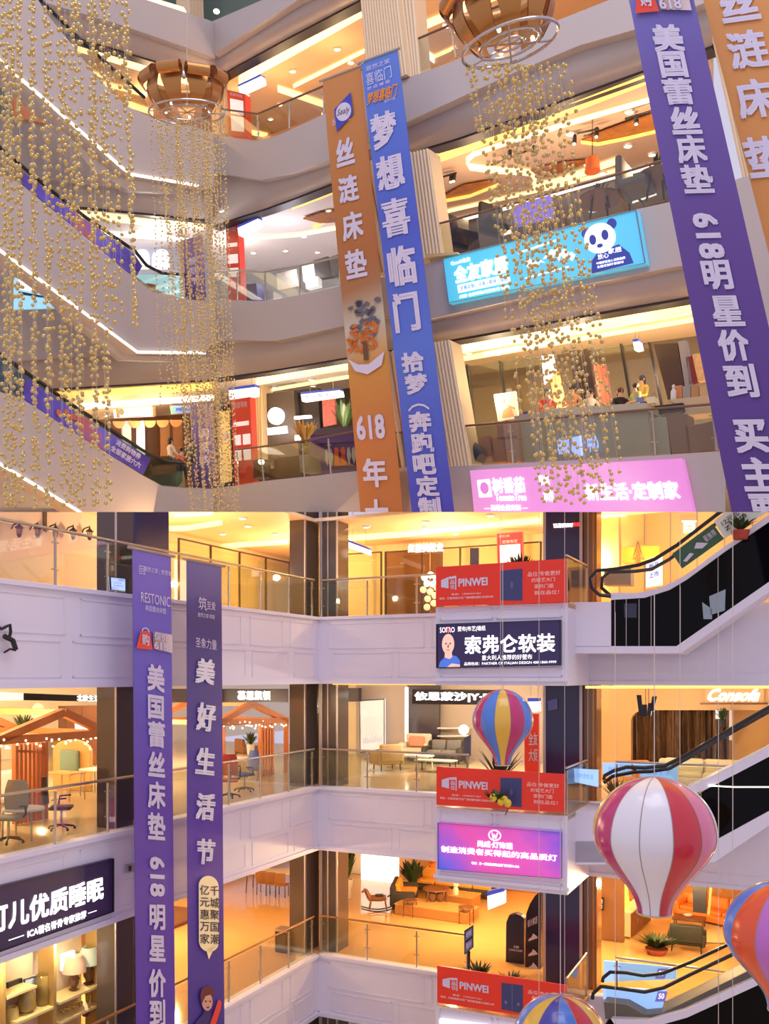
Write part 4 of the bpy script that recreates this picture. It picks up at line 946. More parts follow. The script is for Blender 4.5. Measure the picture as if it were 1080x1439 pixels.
# --- level B, right: a sofa shop
PC = PB(5.0)
mAmberP = M('amber_panel', (236, 188, 124), .5)
wallrect('wall_right', PB(5.5), 834, 1200, FB, UA+.1, M('ochre_wall', (214, 160, 90), .5))
mb = MB()       # portal with a rounded corner
for pts in ([(838, 964), (1140, 964), (1140, 998), (838, 998)], [(838, 998), (886, 998), (886, 1110), (838, 1110)], [(886, 998), (905, 998)]+[(905-19*math.sin(math.radians(a)), 1013-15*math.cos(math.radians(a))) for a in range(0, 91, 15)]):
    mb.prism(PC.poly(pts), -BW.n*.4, mAmberP)
mb.prism(PC.shift(-.02).poly([(834, 966), (841, 966), (841, 1080), (834, 1080)]), -BW.n*.04, M('maroon_strip', (120, 52, 36), .5))
struct('wall_front', mb)
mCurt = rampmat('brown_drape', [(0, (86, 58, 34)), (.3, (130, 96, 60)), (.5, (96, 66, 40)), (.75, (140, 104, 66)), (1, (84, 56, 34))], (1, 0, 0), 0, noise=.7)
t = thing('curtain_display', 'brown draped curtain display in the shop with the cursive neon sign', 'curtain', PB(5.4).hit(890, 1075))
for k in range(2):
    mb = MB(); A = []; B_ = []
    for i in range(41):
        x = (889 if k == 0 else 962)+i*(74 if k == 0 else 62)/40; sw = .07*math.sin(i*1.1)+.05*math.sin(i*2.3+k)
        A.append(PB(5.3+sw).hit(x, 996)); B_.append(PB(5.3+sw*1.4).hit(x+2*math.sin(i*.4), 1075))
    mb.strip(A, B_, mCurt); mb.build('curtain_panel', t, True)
t, f, n = sign('neon_sign', 'cursive glowing white neon sign on an amber board with brown ledge', 'sign', PC.shift(-.1).poly([(990, 965), (1073, 965), (1073, 989), (990, 989)]), M('amber_board', (244, 196, 136), .5), .05)
letters(t, f, n, [('Consofa', (.06, .12, .95, .85))], mLetterLit, bold=.03, skew=.12)
MB().prism(PC.shift(-.3).poly([(983, 988), (1078, 988), (1078, 990), (983, 990)]), -BW.n*.3, mWalnut).build('ledge', t)
p = PB(1.2).hit(908, 1006); t = thing('hanging_ornament', 'black hanging ornament of pointed slats below the top escalator', 'ornament', p); k = 0
for dx, h0, h1 in ((-.14, .55, 0), (-.04, .3, -.02), (.06, .34, .0), (.13, .52, .12)):
    MB(XF(p, YAW)).prism([(dx-.05, 0, h1), (dx+.05, 0, h1), (dx+.07+dx*.5, 0, h0), (dx-.05+dx*.5, 0, h0)], (0, .06, 0), mBlack).build('slat', t)
for dx in (-.03, .05): MB(XF(p, YAW)).tube([(dx, .03, .3), (dx, .03, 1.15)], .008, mBlack, 5).build('cord', t)
sofa('cream sofa with plump cushions in front of the brown curtain', L(10.4, 4.2, FB), YAW, 2.6, mCreamF, M('cream_cushion', (232, 214, 170), .8), n=2)
armchair('orange and black armchair left of the cream sofa', L(8.8, 3.6, FB), YAW+.7, M('orange_fabric', (230, 140, 50), .7), mDarkF, .9)
armchair('grey armchair behind the handrail of the middle escalator', L(11.2, 2.2, FB), YAW-2.6, mDarkF, None, .9)
plant('potted_plant', 'small dark plant by the pale frame right of the curtain', PB(4.3).hit(1014, 1022), .5, .3, 30, mBlack, .2, .1)
mb = MB(); mb.prism(PB(5.1).poly([(1005, 996), (1018, 996), (1018, 1010), (1005, 1010)]), -BW.n*.03, mWhiteLit); tag(mb.build('lit_window'), 'small bright lit window above the dark plant', 'light panel')
mb = MB(); mb.prism(PB(5.1).poly([(1024, 996), (1028, 996), (1028, 1040), (1024, 1040)]), -BW.n*.03, mWhite); tag(mb.build('pale_post'), 'pale narrow post between the curtain and the brown wall', 'post')
mScreen = M('pale_blue_screen', (150, 190, 246), .3, 0, .95, (150, 190, 250))
for c, lb, pl in (([(806, 1080), (840, 1082), (840, 1106), (807, 1099)], 'pale blue lit board behind the short railing left of the large balloon', PB(-.9)), ([(846, 1072), (886, 1072), (886, 1091), (847, 1090)], 'pale blue lit board left of the middle escalator handrail', PB(.6)), ([(888, 1073), (952, 1076), (952, 1100), (905, 1098)], 'pale blue lit board behind the top of the large balloon', PB(.5))):
    t, f, n = sign('lit_board', lb, 'sign', pl.poly(c), mScreen, .05); letters(t, f, n, [('舒适生活', (.2, .3, .8, .6))], M('screen_print', (110, 140, 220), .4, 0, .7, (110, 140, 220)), bold=0)
plant('dried_grass_bush', 'bushy brown dried grass behind the glass left of the large balloon', L(aBX1+.75, -.5, FB), .7, .6, 80, mPot, .2, .25, .05, .6, mleaf=M('dry_grass', (130, 92, 44), .7))

# --- level C, left: lamp shop window and orange floor
PLs = PLf(1.0)
def shelf_unit(label):
    b0 = ab(PLs.hit(6, 1400))[1]; b1 = ab(PLs.hit(143, 1400))[1]
    t = thing('display_shelf', label, 'shelf', L(-1.0, b0, FC)); bm_ = ab(PLs.hit(79, 1400))[1]
    for b in (b0, bm_-.03, b1): MB().prism([L(-1.0, b-.035, FC), L(-1.0, b+.035, FC), L(-1.0, b+.035, UB-.1), L(-1.0, b-.035, UB-.1)], -U*.45, M('brass_post', (196, 160, 96), .35, .3)).build('upright', t)
    out = []
    for y0, y1, x0, x1 in ((1437, 1420, 24, 78), (1408, 1390, 84, 143), (1441, 1413, 84, 143), (1404, 1389, 10, 52)):
        a, b = PLs.hit(x0, y0), PLs.hit(x1, y0 if False else y1); z = (a.z+b.z)/2
        ba, bb = ab(a)[1], ab(b)[1]; zz = z-H
        MB().prism([L(-1.0, ba, zz), L(-1.0, bb, zz), L(-1.55, bb, zz), L(-1.55, ba, zz)], (0, 0, .05), M('lit_shelf', (236, 214, 150), .4)).build('shelf_board', t); out.append(((ba, bb), zz+.05))
    MB().prism([L(-1.6, b0, FC), L(-1.6, b1, FC), L(-1.6, b1, UB), L(-1.6, b0, UB)], -U*.05, M('shelf_back', (222, 204, 170), .5)).build('back_panel', t)
    return out
sh = shelf_unit('brass framed display shelf full of lamps and vases in the lower left window')
def on_shelf(px, k): return None
def shelf_item(px, zz, depth=-1.28):
    b = ab(PLf(1.28).hit(px, 1400))[1]; return L(-1.28, b, zz)
mShadeP = M('peach_pleated_shade', (232, 188, 150), .7, 0, .25, (240, 190, 150)); mShadeG = M('pale_green_pleated_shade', (206, 218, 196), .7, 0, .2, (210, 220, 190))
mGlassAmb = M('amber_glass', (110, 70, 40), .1, 0, coat=.3)
def tlamp(label, p, msh, s=1, r=.26):
    t = thing('table_lamp', label, 'lamp', p); xf = XF(p, 0, s)
    MB(xf).lathe((0, 0, 0), [(.10, 0), (.12, .02), (.05, .05), (.11, .16), (.13, .26), (.06, .36), (.025, .40), (.025, .46)], mGlassAmb, 16).build('base', t, True)
    pr = [(r*.62, .78), (r*.95, .62), (r, .42)]
    mb = MB(xf); vs_ = []
    for rr, z in pr: vs_ += [(rr*(1+.03*(k % 2))*math.cos(k/20*math.pi), rr*(1+.03*(k % 2))*math.sin(k/20*math.pi), z) for k in range(40)]
    mb.add(vs_, [(i*40+k, i*40+(k+1) % 40, (i+1)*40+(k+1) % 40, (i+1)*40+k) for i in range(2) for k in range(40)], msh); mb.build('lamp_shade', t, True)
tlamp('table lamp with peach pleated shade on the upper shelf', shelf_item(104, sh[1][1]), mShadeP, .95)
tlamp('table lamp with pale green pleated shade on the upper shelf', shelf_item(125, sh[1][1]), mShadeG, 1.05, .22)
mb0 = mVas = M('smoky_amber_vase', (150, 124, 60), .12, coat=.3)
def vase(label, p, prof, m, s=1): 
    t = MB(XF(p, 0, s)).lathe((0, 0, 0), prof, m, 20).build('vase', None, True); tag(t, label, 'vase'); return t
vase('tall smoky green vase standing left of the middle upright', shelf_item(60, sh[0][1]), [(.09, 0), (.11, .03), (.11, .45), (.09, .5), (.1, .52), (.085, .52), (.08, .1), (0, .06)], mVas, 1.25)
vase('round bellied amber green vase on the left shelf', shelf_item(37, sh[0][1]), [(.1, 0), (.17, .06), (.18, .15), (.13, .3), (.1, .42), (.11, .45), (.09, .45), (.1, .3), (0, .08)], mVas, 1.1)
vase('squat yellow vase at the left end of the shelf', shelf_item(16, sh[0][1]-.1), [(.1, 0), (.13, .03), (.13, .25), (.1, .3), (.08, .3), (0, .05)], M('yellow_vase', (214, 184, 96), .3), 1.1)
vase('small dark red jar on the lower right shelf', shelf_item(120, sh[2][1]-.25), [(.06, 0), (.09, .05), (.08, .14), (.04, .18), (0, .18)], M('dark_red_jar', (150, 40, 30), .3))
vase('small green bottle on the lower right shelf', shelf_item(131, sh[2][1]-.25), [(.05, 0), (.06, .12), (.03, .2), (.03, .26), (0, .26)], M('green_bottle', (46, 90, 56), .2))
for k, (px, lb) in enumerate(((88, 'small gilt bird figurine at the left end of the lower right shelf'), (95, 'small gilt bird figurine, second from the left on the lower right shelf'), (103, 'small gilt bird figurine, third on the lower right shelf'), (112, 'small gilt bird figurine, rightmost of the row on the lower right shelf'))):
    p = shelf_item(px, sh[2][1]); t = thing('bird_figurine', lb, 'figurine', p, 'gilt birds on the lower right shelf')
    mb = MB(); mb.ell(p+V((0, 0, .07)), .06, .035, .04, mGold, 10, 7); mb.ell(p+V((.05, 0, .115)), .025, .022, .025, mGold, 8, 6); mb.build('body', t, True); MB().tube([p+V((.07, 0, .115)), p+V((.1, 0, .11))], [.01, .002], mGold, 6).build('beak', t); MB().tube([p, p+V((0, 0, .05))], .012, mGold, 6).build('stand', t)
p = shelf_item(127, sh[2][1]); t = thing('angel_figurine', 'gilt figurine in the right corner of the lower right shelf', 'figurine', p); mb = MB(); mb.lathe(p, [(.06, 0), (.04, .1), (.05, .17), (.02, .2)], mGold, 10); mb.ell(p+V((0, 0, .24)), .035, .035, .04, mGold, 10, 7); mb.build('body', t, True)
for k in (-1, 1): MB().prism([p+V((k*.03, 0, .12)), p+V((k*.13, 0, .2)), p+V((k*.1, 0, .1))], (0, .015, 0), mGold).build('wing', t)
q = PLf(1.5); 
for c, m, lb in (([(10, 1381), (30, 1374), (31, 1398), (11, 1402)], mBlack, 'black square picture with white specks on the left shelf'), ([(33, 1376), (54, 1370), (54, 1388), (34, 1394)], M('marbled_picture', (190, 200, 214), .4, noise=.5, nscale=20), 'blue and white marbled picture on the left shelf')):
    sign('framed_picture', lb, 'picture', PLf(1.4).poly(c), m, .03, mBlack, .01)
glow_letters('white glowing channel letter over the brown ceiling of the lamp shop', PLf(1.45), [(84, 1341), (102, 1335), (102, 1360), (84, 1364)], '口', None, ext=1, bold=.05)
mb = MB(); mb.prism(PLf(1.42).poly([(58, 1356), (76, 1350), (77, 1408), (64, 1412)]), -LW.n*.02, mWhiteLit); tag(mb.build('wall_light_panel'), 'white lit panel left of the middle upright of the lamp shelf', 'light panel')
mb = MB(); mb.prism([L(-.4, -14, UB-.05), L(-3, -14, UB-.05), L(-3, -8.6, UB-.05), L(-.4, -8.6, UB-.05)], (0, 0, .05), M('brick_red_ceiling', (120, 66, 44), .7, noise=.3, nscale=3)); struct('ceiling', mb)
mb = MB(); mb.prism([L(-3, -14, FC), L(-3, -8.1, FC), L(-3, -8.1, UB), L(-3, -14, UB)], -U*.1, M('lamp_shop_wall', (190, 150, 100), .5)); struct('wall_left', mb)
q = PLf(1.3); t, f, n = sign('notice_plate', 'small dark plate with pale marks beside the violet sign on the left wall', 'sign', LW.shift(-.03).poly([(176, 1215), (189, 1213), (189, 1225), (176, 1227)]), M('plate_grey', (170, 160, 170), .4), .03); shapes(t, f, n, [[(.3, .2), (.65, .2), (.65, .85), (.3, .85)]], mBlack, 'plate_mark')
# sunken brown shop floor edge and round table behind the orange floor
mb = MB(); mb.prism([L(-5.6, -9, FC), L(-5.6, 2.5, FC), L(-13, 2.5, FC), L(-13, -9, FC)], (0, 0, .03), M('brown_shop_floor', (130, 90, 56), .35)); struct('floor', mb)
mb = MB(); mb.prism([L(-5.55, -9, FC), L(-5.55, 2.5, FC), L(-5.66, 2.5, FC), L(-5.66, -9, FC)], (0, 0, .06), M('maroon_threshold', (86, 36, 26), .4)); struct('threshold', mb)
table('pale dining table at the back of the orange floored gallery', onz(392, 1252, FC), YAW+.3, 2.6, 1.0, .76, mCream, mWalnut)
for px, py, a, lb in ((370, 1256, .2, 'tan dining chair left of the pale dining table'), (383, 1258, .2, 'tan dining chair in front of the pale dining table, middle'), (396, 1260, .2, 'tan dining chair nearest to the bronze column')):
    chair(lb, onz(px, py, FC), YAW+a+math.pi, M('tan_leather', (150, 100, 56), .5), mBlack, 'dining chairs at the pale table')
p = onz(399, 1336, FC); t = thing('litter_bin', 'dark litter bin with ash tray top beside the bronze corner column', 'bin', p); MB(XF(p, YAW)).rbox(-.2, -.2, 0, .2, .2, .62, .02, M('bin_brown', (52, 42, 38), .4)).build('body', t); MB(XF(p, YAW)).box(-.21, -.21, .62, .21, .21, .68, mSteel).build('lid', t)

# --- level C, back: rocking horse, sofas, low tables
mb = MB(); mb.prism(PB(9.2).poly([(507, 1188), (559, 1193), (559, 1254), (507, 1240)]), -BW.n*.1, M('lit_wall_white', (255, 255, 252), .4, 0, 1.5, (255, 254, 250))); mb.prism(PB(9.15).poly([(507, 1226.2), (559, 1206.2), (559, 1206.8), (507, 1226.8)]), -BW.n*.02, mSteel)
tag(mb.build('lit_wall'), 'blinding white lit wall panel left of the ochre sofa', 'light panel')
plant('potted_plant', 'tall dark plant in a pale pot behind the corner column on the lowest gallery', FCp(487, 1262), 1.6, .5, 60, mPotW, .7, .24)
p = FCp(531, 1281); t = thing('rocking_horse', 'dark wooden rocking horse on the glossy floor', 'toy', p); xf = XF(p, YAW+.5, .95)
mb = MB(xf); mb.tube([(-.36, 0, .48), (-.2, 0, .5), (.1, 0, .48), (.3, 0, .52)], [.09, .12, .11, .1], mWalnut, 10); mb.tube([(-.3, 0, .5), (-.42, 0, .72), (-.46, 0, .82)], [.1, .075, .06], mWalnut, 10); mb.tube([(-.44, 0, .82), (-.6, 0, .72)], [.065, .035], mWalnut, 8); mb.build('body', t, True)
for x, y in ((-.25, -.1), (-.25, .1), (.25, -.1), (.25, .1)): MB(xf).tube([(x, y*.6, .46), (x*1.25, y*1.4, .1)], .03, mWalnut, 8).build('leg', t, True)
for y in (-.16, .16): MB(xf).tube([(-.62, y, .16), (-.3, y, .07), (0, y, .04), (.3, y, .07), (.6, y, .17)], .025, mBlack, 8).build('rocker', t, True)
MB(xf).rbox(-.1, -.12, .58, .2, .12, .64, .02, mBlack).build('saddle', t, True); MB(xf).tube([(.34, 0, .54), (.46, 0, .6), (.5, 0, .45)], [.03, .04, .01], mBlack, 6).build('tail', t, True)
sofa('black and ochre corner sofa beside the rocking horse', FCp(568, 1270), YAW+1.9, 1.7, mDarkF, mOchre, n=2)
sofa('long dark sofa with ochre seat at the back of the lowest gallery', FCp(642, 1256), YAW, 3.4, mDarkF, mOchre, n=4)
plant('potted_plant', 'broad leaved plant between the two ochre sofas', FCp(579, 1256), 1.25, .6, 60, mPot, .35, .2, .16)
p = FCp(608, 1248); t = thing('teddy_figure', 'orange seated bear figure on the end of the long ochre sofa', 'toy', p+V((0, 0, .5))); b = p+V((0, 0, .5)); mb = MB(); mb.ell(b+V((0, 0, .25)), .2, .17, .26, mOrangeF, 12, 8); mb.ell(b+V((0, 0, .6)), .16, .15, .16, mOrangeF, 12, 8); mb.build('body', t, True)
for k in (-1, 1): MB().ell(b+V((k*.13, 0, .74)), .06, .04, .06, mOrangeF, 8, 6).build('ear', t, True); MB().ell(b+V((k*.22, -.12, .28)), .07, .07, .15, mOrangeF, 8, 6).build('arm', t, True)
def platform(label, p, yaw, lx, ly, h):
    t = thing('low_platform', label, 'platform', p); xf = XF(p, yaw); MB(xf).box(-lx/2, -ly/2, 0, lx/2, ly/2, h-.04, M('platform_side', (180, 120, 62), .4)).build('body', t); MB(xf).box(-lx/2-.02, -ly/2-.02, h-.04, lx/2+.02, ly/2+.02, h, mOak).build('top', t); return t
platform('long low oak display platform in the middle of the lowest gallery', FCp(613, 1286), YAW-.05, 2.7, 1.0, .36)
platform('second low oak platform nearer the long ochre sofa', FCp(640, 1271), YAW-.05, 1.6, .8, .42)
table('round walnut coffee table on the low platform', FCp(613, 1279)+V((0, 0, .36)), 0, .95, .95, .42, mWalnut, mWalnut, round_=True, name='coffee_table')
def stool(label, p, h, r): return table(label, p, YAW, r*2, r*2, h, mWalnut, mWalnut, round_=True, name='stool', cat='stool', top=.04)
stool('red brown stool at the left end of the low platform', FCp(576, 1287), .55, .24)
stool('red brown stool at the right end of the low platform', FCp(655, 1297), .55, .26)
for px, py, lb in ((607, 1270, 'dark barrel shaped jar on the low platform, left one'), (618, 1271, 'dark barrel shaped jar on the low platform, right one')):
    p = FCp(px, 1281)+V((0, 0, .36)); t = MB(XF(p)).lathe((0, 0, 0), [(.1, 0), (.15, .1), (.15, .24), (.09, .34), (.05, .36), (0, .36)], mGlassAmb, 16).build('jar', None, True); tag(t, lb, 'jar')
p = FCp(640, 1273)+V((0, 0, .42)); t = thing('bust_figurine', 'cream figurine with a small dog shape on the second platform', 'figurine', p); mb = MB(); mb.lathe(p, [(.1, 0), (.12, .12), (.07, .26)], mCream, 12); mb.ell(p+V((0, 0, .34)), .1, .09, .1, mCream, 12, 8); mb.build('body', t, True); MB().ell(p+V((.09, -.02, .33)), .05, .04, .035, mCream, 8, 6).build('muzzle', t, True)
hang_box('blue topped lightbox hanging over the dark arch display', [(684, 1253), (708, 1247), (708, 1270), (685, 1279)], PB(1.2).shift(0), None, None, .9)
mArch = M('navy_arch', (34, 32, 58), .3)
p = L(aBX0+3.0, .9, FC); t = thing('arch_display', 'dark navy arched display walls with small white chair pictures', 'display', PB(1.8).hit(735, 1372))
def archpts(pl, x0, x1, yb, yt, lean=0): return pl.poly([(x0, yb), (x1, yb)]+[(x1-(x1-x0)*(.5-.5*math.cos(math.radians(a))), yt+(12 if True else 0)*(1-math.sin(math.radians(a)))+lean*(.5-.5*math.cos(math.radians(a)))) for a in range(0, 181, 18)])
MB().prism(PB(1.7).poly([(710, 1365), (736, 1372), (736, 1291)]+[(732, 1287), (724, 1284), (715, 1286), (711, 1296)]), -BW.n*.25, mArch).build('left_panel', t)
MB().prism(PB(1.5).poly([(737, 1372), (759, 1374), (759, 1253), (752, 1258), (744, 1270), (739, 1284)]), -BW.n*.3, M('navy_arch_dark', (24, 20, 34), .3)).build('right_panel', t)
mb = MB(); pl = PB(1.66); fq = quadmap(pl.poly([(712, 1290), (736, 1292), (736, 1368), (712, 1364)])); nn = -W
text(mb, fq, nn, '北欧', (.38, .5, .72, .55), mLetterPrint); text(mb, fq, nn, 'LIVING ROOM', (.15, .57, .9, .61), mLetterPrint)
shape(mb, fq, nn, [(.2, .93), (.85, .96), (.8, .91), (.6, .90), (.55, .84), (.5, .90), (.25, .89)], mLetterPrint, .02)
fr_ = quadmap(PB(1.46).poly([(739, 1275), (759, 1262), (759, 1374), (739, 1372)]))
for v in (.45, .66, .84): shape(mb, fr_, nn, [(.15, v+.05), (.85, v+.04), (.7, v), (.5, v-.04), (.4, v), (.2, v+.02)], mLetterPrint, .02)
text(mb, fr_, nn, '设计家居', (.1, .2, .8, .30), mLetterPrint); mb.build('lettering', t)
q = PB(-.6).poly([(652, 1308), (664, 1300), (664, 1332), (652, 1342)]); t, f, n = sign('info_stand', 'blue and white information stand among plants on the lowest balcony', 'sign', q, mBlack, .06)
shapes(t, f, n, [[(.15, .08), (.95, .08), (.95, .45), (.15, .45)], [(.15, .55), (.95, .55), (.95, .95), (.15, .95)]], M('stand_blue', (96, 116, 170), .4, 0, .2, (96, 116, 170)), 'blue_page'); letters(t, f, n, [('导购', (.25, .14, .85, .38)), ('服务', (.25, .6, .85, .85))], mLetterPrint); MB().tube([f(.5, 1)-n*.03, V((f(.5, 1).x, f(.5, 1).y, FC+H))], .04, mBlack).build('leg', t)
plant('potted_plant', 'leafy plant on the lowest balcony left of the information stand', L(aBX0+.85, -1.5, FC), .62, .5, 60, mPotW, .5, .2)
plant('potted_plant', 'low leafy plant on the lowest balcony right of the information stand', L(aBX0+1.75, -1.6, FC), .45, .55, 60, mPotW, .5, .2)

# --- level C, right: sofa shop behind the large balloon
wallrect('wall_right', PB(5.0), 836, 876, FC, UB+.1, M('brown_side_wall', (122, 82, 46), .5))
wallrect('wall_right', PB(10.5), 870, 1260, FC, UB+.1, M('amber_side_wall', (190, 136, 72), .5))
q = PB(4.9).poly([(833, 1262), (848, 1261), (848, 1279), (833, 1280)]); t, f, n = sign('wall_plate', 'small black plate with pale patterned squares on the brown side wall', 'sign', q, mBlack, .05); letters(t, f, n, [('家居', (.12, .12, .9, .48)), ('艺术', (.12, .54, .9, .9))], mLetterPrint, bold=.02)
mb = MB(); mb.prism(PB(6).poly([(872, 1240), (880, 1240), (886, 1286), (876, 1290)]), -BW.n*.1, M('amber_lit', (255, 200, 90), .4, 0, 1.0, (255, 196, 80))); tag(mb.build('wall_light_panel'), 'narrow amber lit panel right of the brown side wall', 'light panel')
t = cabinet('pale counter with dark end left of the large balloon mouth', onz(890, 1306, FC), YAW+1.45, 2.2, .45, .8, M('counter_pale', (230, 206, 160), .4), 3, .05, md=mWalnut)
mb = MB(); mb.prism([onz(x, y, FC+.015) for x, y in ((944, 1290), (1040, 1280), (1040, 1326), (936, 1322))], (0, 0, .012), M('cream_rug', (232, 212, 150), .9)); tag(mb.build('rug'), 'large cream rug under the black armchair and coffee table', 'rug')
sofa('orange leather sofa behind the black hanging ornament', onz(1006, 1298, FC), YAW-.35, 2.6, mOrangeF, mOrangeF, n=3)
armchair('black armchair with its back to the atrium, right of the flower pot', onz(965, 1334, FC), YAW+math.pi+.05, M('black_green_fabric', (40, 44, 34), .6), None, .95, w_=1.0)
table('dark round coffee table on the cream rug', onz(968, 1304, FC), YAW, 1.0, .6, .36, mWalnut, mWalnut, name='coffee_table', top=.08)
MB_ = MB(); p = onz(966, 1303, FC)+V((0, 0, .36)); tag(MB(XF(p)).lathe((0, 0, 0), [(.08, 0), (.13, .03), (.14, .06), (.1, .05), (0, .03)], mWhite, 16).build('bowl', None, True), 'small white bowl on the dark coffee table', 'bowl')
plant('potted_plant', 'flower box of green plants by the rail in front of the brown floor', onz(922, 1340, FC), .5, .75, 150, mPot, .16, .34, .14)
p = PB(3.6).hit(986, 1283); t = thing('hanging_ornament', 'black hanging panel ornament in front of the orange leather sofa', 'ornament', p)
MB(XF(p, YAW)).box(-.25, 0, 0, .12, .06, .85, mBlack).build('panel', t); MB(XF(p, YAW)).prism([(.14, 0, -.05), (.2, 0, -.05), (.28, 0, .8), (.2, 0, .8)], (0, .05, 0), mOrangeWood).build('slat', t); MB(XF(p, YAW)).tube([(-.05, .03, .85), (-.05, .03, 1.6)], .01, mBlack).build('cord', t)
q = PB(-.2)
for c, lb in (([(848, 1350), (950, 1360), (950, 1376), (848, 1380)], 'pale blue lit floor board between the two lower handrails'), ([(846, 1386), (936, 1392), (926, 1432), (905, 1428), (886, 1412), (847, 1404)], 'pale blue lit board in front of the lowest escalator entrance')):
    pl = PB(.35) if c[0][1] < 1370 else PB(-.9)
    pts = pl.poly(c); t = thing('lit_board', lb, 'sign', pts[0]); MB().prism(pts, W*.05, mScreen).build('panel', t)
    f = quadmap(pl.poly([(930, c[1][1]+1), (940, c[1][1]+1), (938, c[1][1]+14), (928, c[1][1]+14)])); mb = MB(); shape(mb, f, -W, [(-.6, 0), (.8, 0), (.6, 1.1), (-.8, 1.1)], M('screen_violet', (120, 110, 200), .4, 0, .6, (120, 110, 210)), .012); text(mb, f, -W, '50', (-.4, .2, .4, .8), mWhiteLit, eps=.02); mb.build('printed_tag', t)
# ------------------------------------------------------------------ LOWER ATRIUM: escalators, balloons, wires
EP = PB(-1.5)
def escalator(label, pl, skirt_top, skirt_bot, panel, base, rails, endpanel=None, clip=None, soffit=None, width=1.3, ads=(), seams=(), balu=True):
    """traced outlines on the escalator's own near side plane; the body is as wide as a real one"""
    t = thing('escalator', label, 'escalator', pl.hit(*skirt_bot[0]))
    back = -pl.n
    if panel: MB().prism(pl.shift(.06).poly(panel), back*(width-.1), mBlackGloss).build('side_cladding', t, False, clip)
    for poly, nm_, m in ((skirt_top+skirt_bot[::-1], 'skirt', mPaint), (base, 'lower_edge', mPaint), (endpanel, 'end_panel', mPaint)):
        if poly: MB().prism(pl.poly(poly), back*width, m).build(nm_, t, False, clip)
    for k, r in enumerate(rails):
        MB().tube((pl if k % 2 == 0 else pl.shift(width-.1)).poly(r), .045, mBlack, 8).build('handrail', t, True, clip)
    if balu:
        r = rails[0]; a = pl.shift(.05)
        g = MB(); n = 14
        def samp(line, s_):
            i = s_*(len(line)-1); k = min(int(i), len(line)-2); q = i-k; return (line[k][0]*(1-q)+line[k+1][0]*q, line[k][1]*(1-q)+line[k+1][1]*q)
        A = [a.hit(*samp(balu, i/n)) for i in range(n+1)] if isinstance(balu, list) else [a.hit(*samp(r, i/n)) for i in range(n+1)]
        B_ = [a.hit(*samp(skirt_top, i/n)) for i in range(n+1)]
        g.strip(A, B_, mGlass); g.build('balustrade_glass', t, False, clip)
    for poly, m, lb in ads:
        o = MB().prism(pl.shift(-.02).poly(poly), back*.02, m).build('poster', t, False, clip); o['label'] = lb
    for x, y0, y1 in seams:
        MB().prism(pl.shift(.03).poly([(x, y0), (x+.8, y0), (x+.8, y1), (x, y1)]), back*.05, mAlu).build('cladding_seam', t, False, clip)
    return t
mGreenAd = M('poster_green', (52, 88, 62), .4, 0, .1, (52, 88, 62)); mPaleAd = M('poster_pale', (204, 206, 196), .4, 0, .15, (204, 206, 196))
t = escalator('top escalator with black glossy side and green poster, below the single white character', EP,
    [(858, 833), (897, 833), (930, 825), (962, 809), (1005, 777), (1098, 710)], [(858, 843), (905, 840), (940, 829), (965, 814), (1018, 775), (1098, 721)],
    [(858, 842), (905, 840), (940, 829), (965, 814), (1018, 775), (1098, 720), (1098, 805), (950, 908), (858, 909)],
    [(799, 908), (950, 908), (1098, 805), (1098, 819), (956, 918), (799, 918)],
    [[(858, 838), (842, 836), (831, 826), (829, 812), (838, 802), (868, 799), (897, 794), (919, 786), (951, 766), (1016, 716), (1090, 660)], [(856, 836), (845, 826), (846, 812), (856, 804), (890, 803), (915, 800), (940, 786), (960, 771), (1016, 728), (1090, 672)]],
    [(799, 846), (858, 846), (858, 909), (799, 909)], 'lo', balu=[(845, 803), (897, 795), (919, 787), (951, 767), (1016, 717), (1098, 655)],
    ads=[([(944, 778), (1001, 736), (1017, 757), (958, 799)], mGreenAd, 'green poster on the glass'), ([(1003, 733), (1050, 690), (1100, 690), (1100, 706), (1017, 757)], mPaleAd, 'pale poster with dark characters')],
    seams=[(863, 842, 908), (879, 842, 908), (897, 842, 908), (914, 838, 908), (955, 824, 906), (1008, 782, 868), (1029, 768, 853)])
f = quadmap(EP.shift(-.05).poly([(944, 778), (1001, 736), (1017, 757), (958, 799)])); mb = MB(); text(mb, f, -W, '星推荐', (.68, .25, .95, .6), mLetterPrint, bold=.0)
shape(mb, f, -W, [(.1, .7), (.3, .55), (.36, .72), (.15, .85)], mLetterPrint, .012); shape(mb, f, -W, [(.42, .5), (.52, .3), (.62, .5), (.7, .7), (.55, .75)], mLetterPrint, .012)
f2 = quadmap(EP.shift(-.05).poly([(1006, 732), (1075, 682), (1084, 705), (1019, 753)])); text(mb, f2, -W, '12元起 家居好物', (.05, .15, .95, .5), M('poster_ink', (50, 60, 54), .5), bold=.01); text(mb, f2, -W, 'Z 全场', (.05, .55, .5, .85), MATS['poster_ink']); mb.build('poster_lettering', t, False, 'lo')
o = MB(); o.prism(EP.shift(.1).poly([(858, 903), (924, 903), (924, 908), (858, 908)]), -BW.n*.1, M('violet_glow_strip', (120, 130, 255), .4, 0, 1.2, (130, 140, 255))); o.build('light_strip', t)
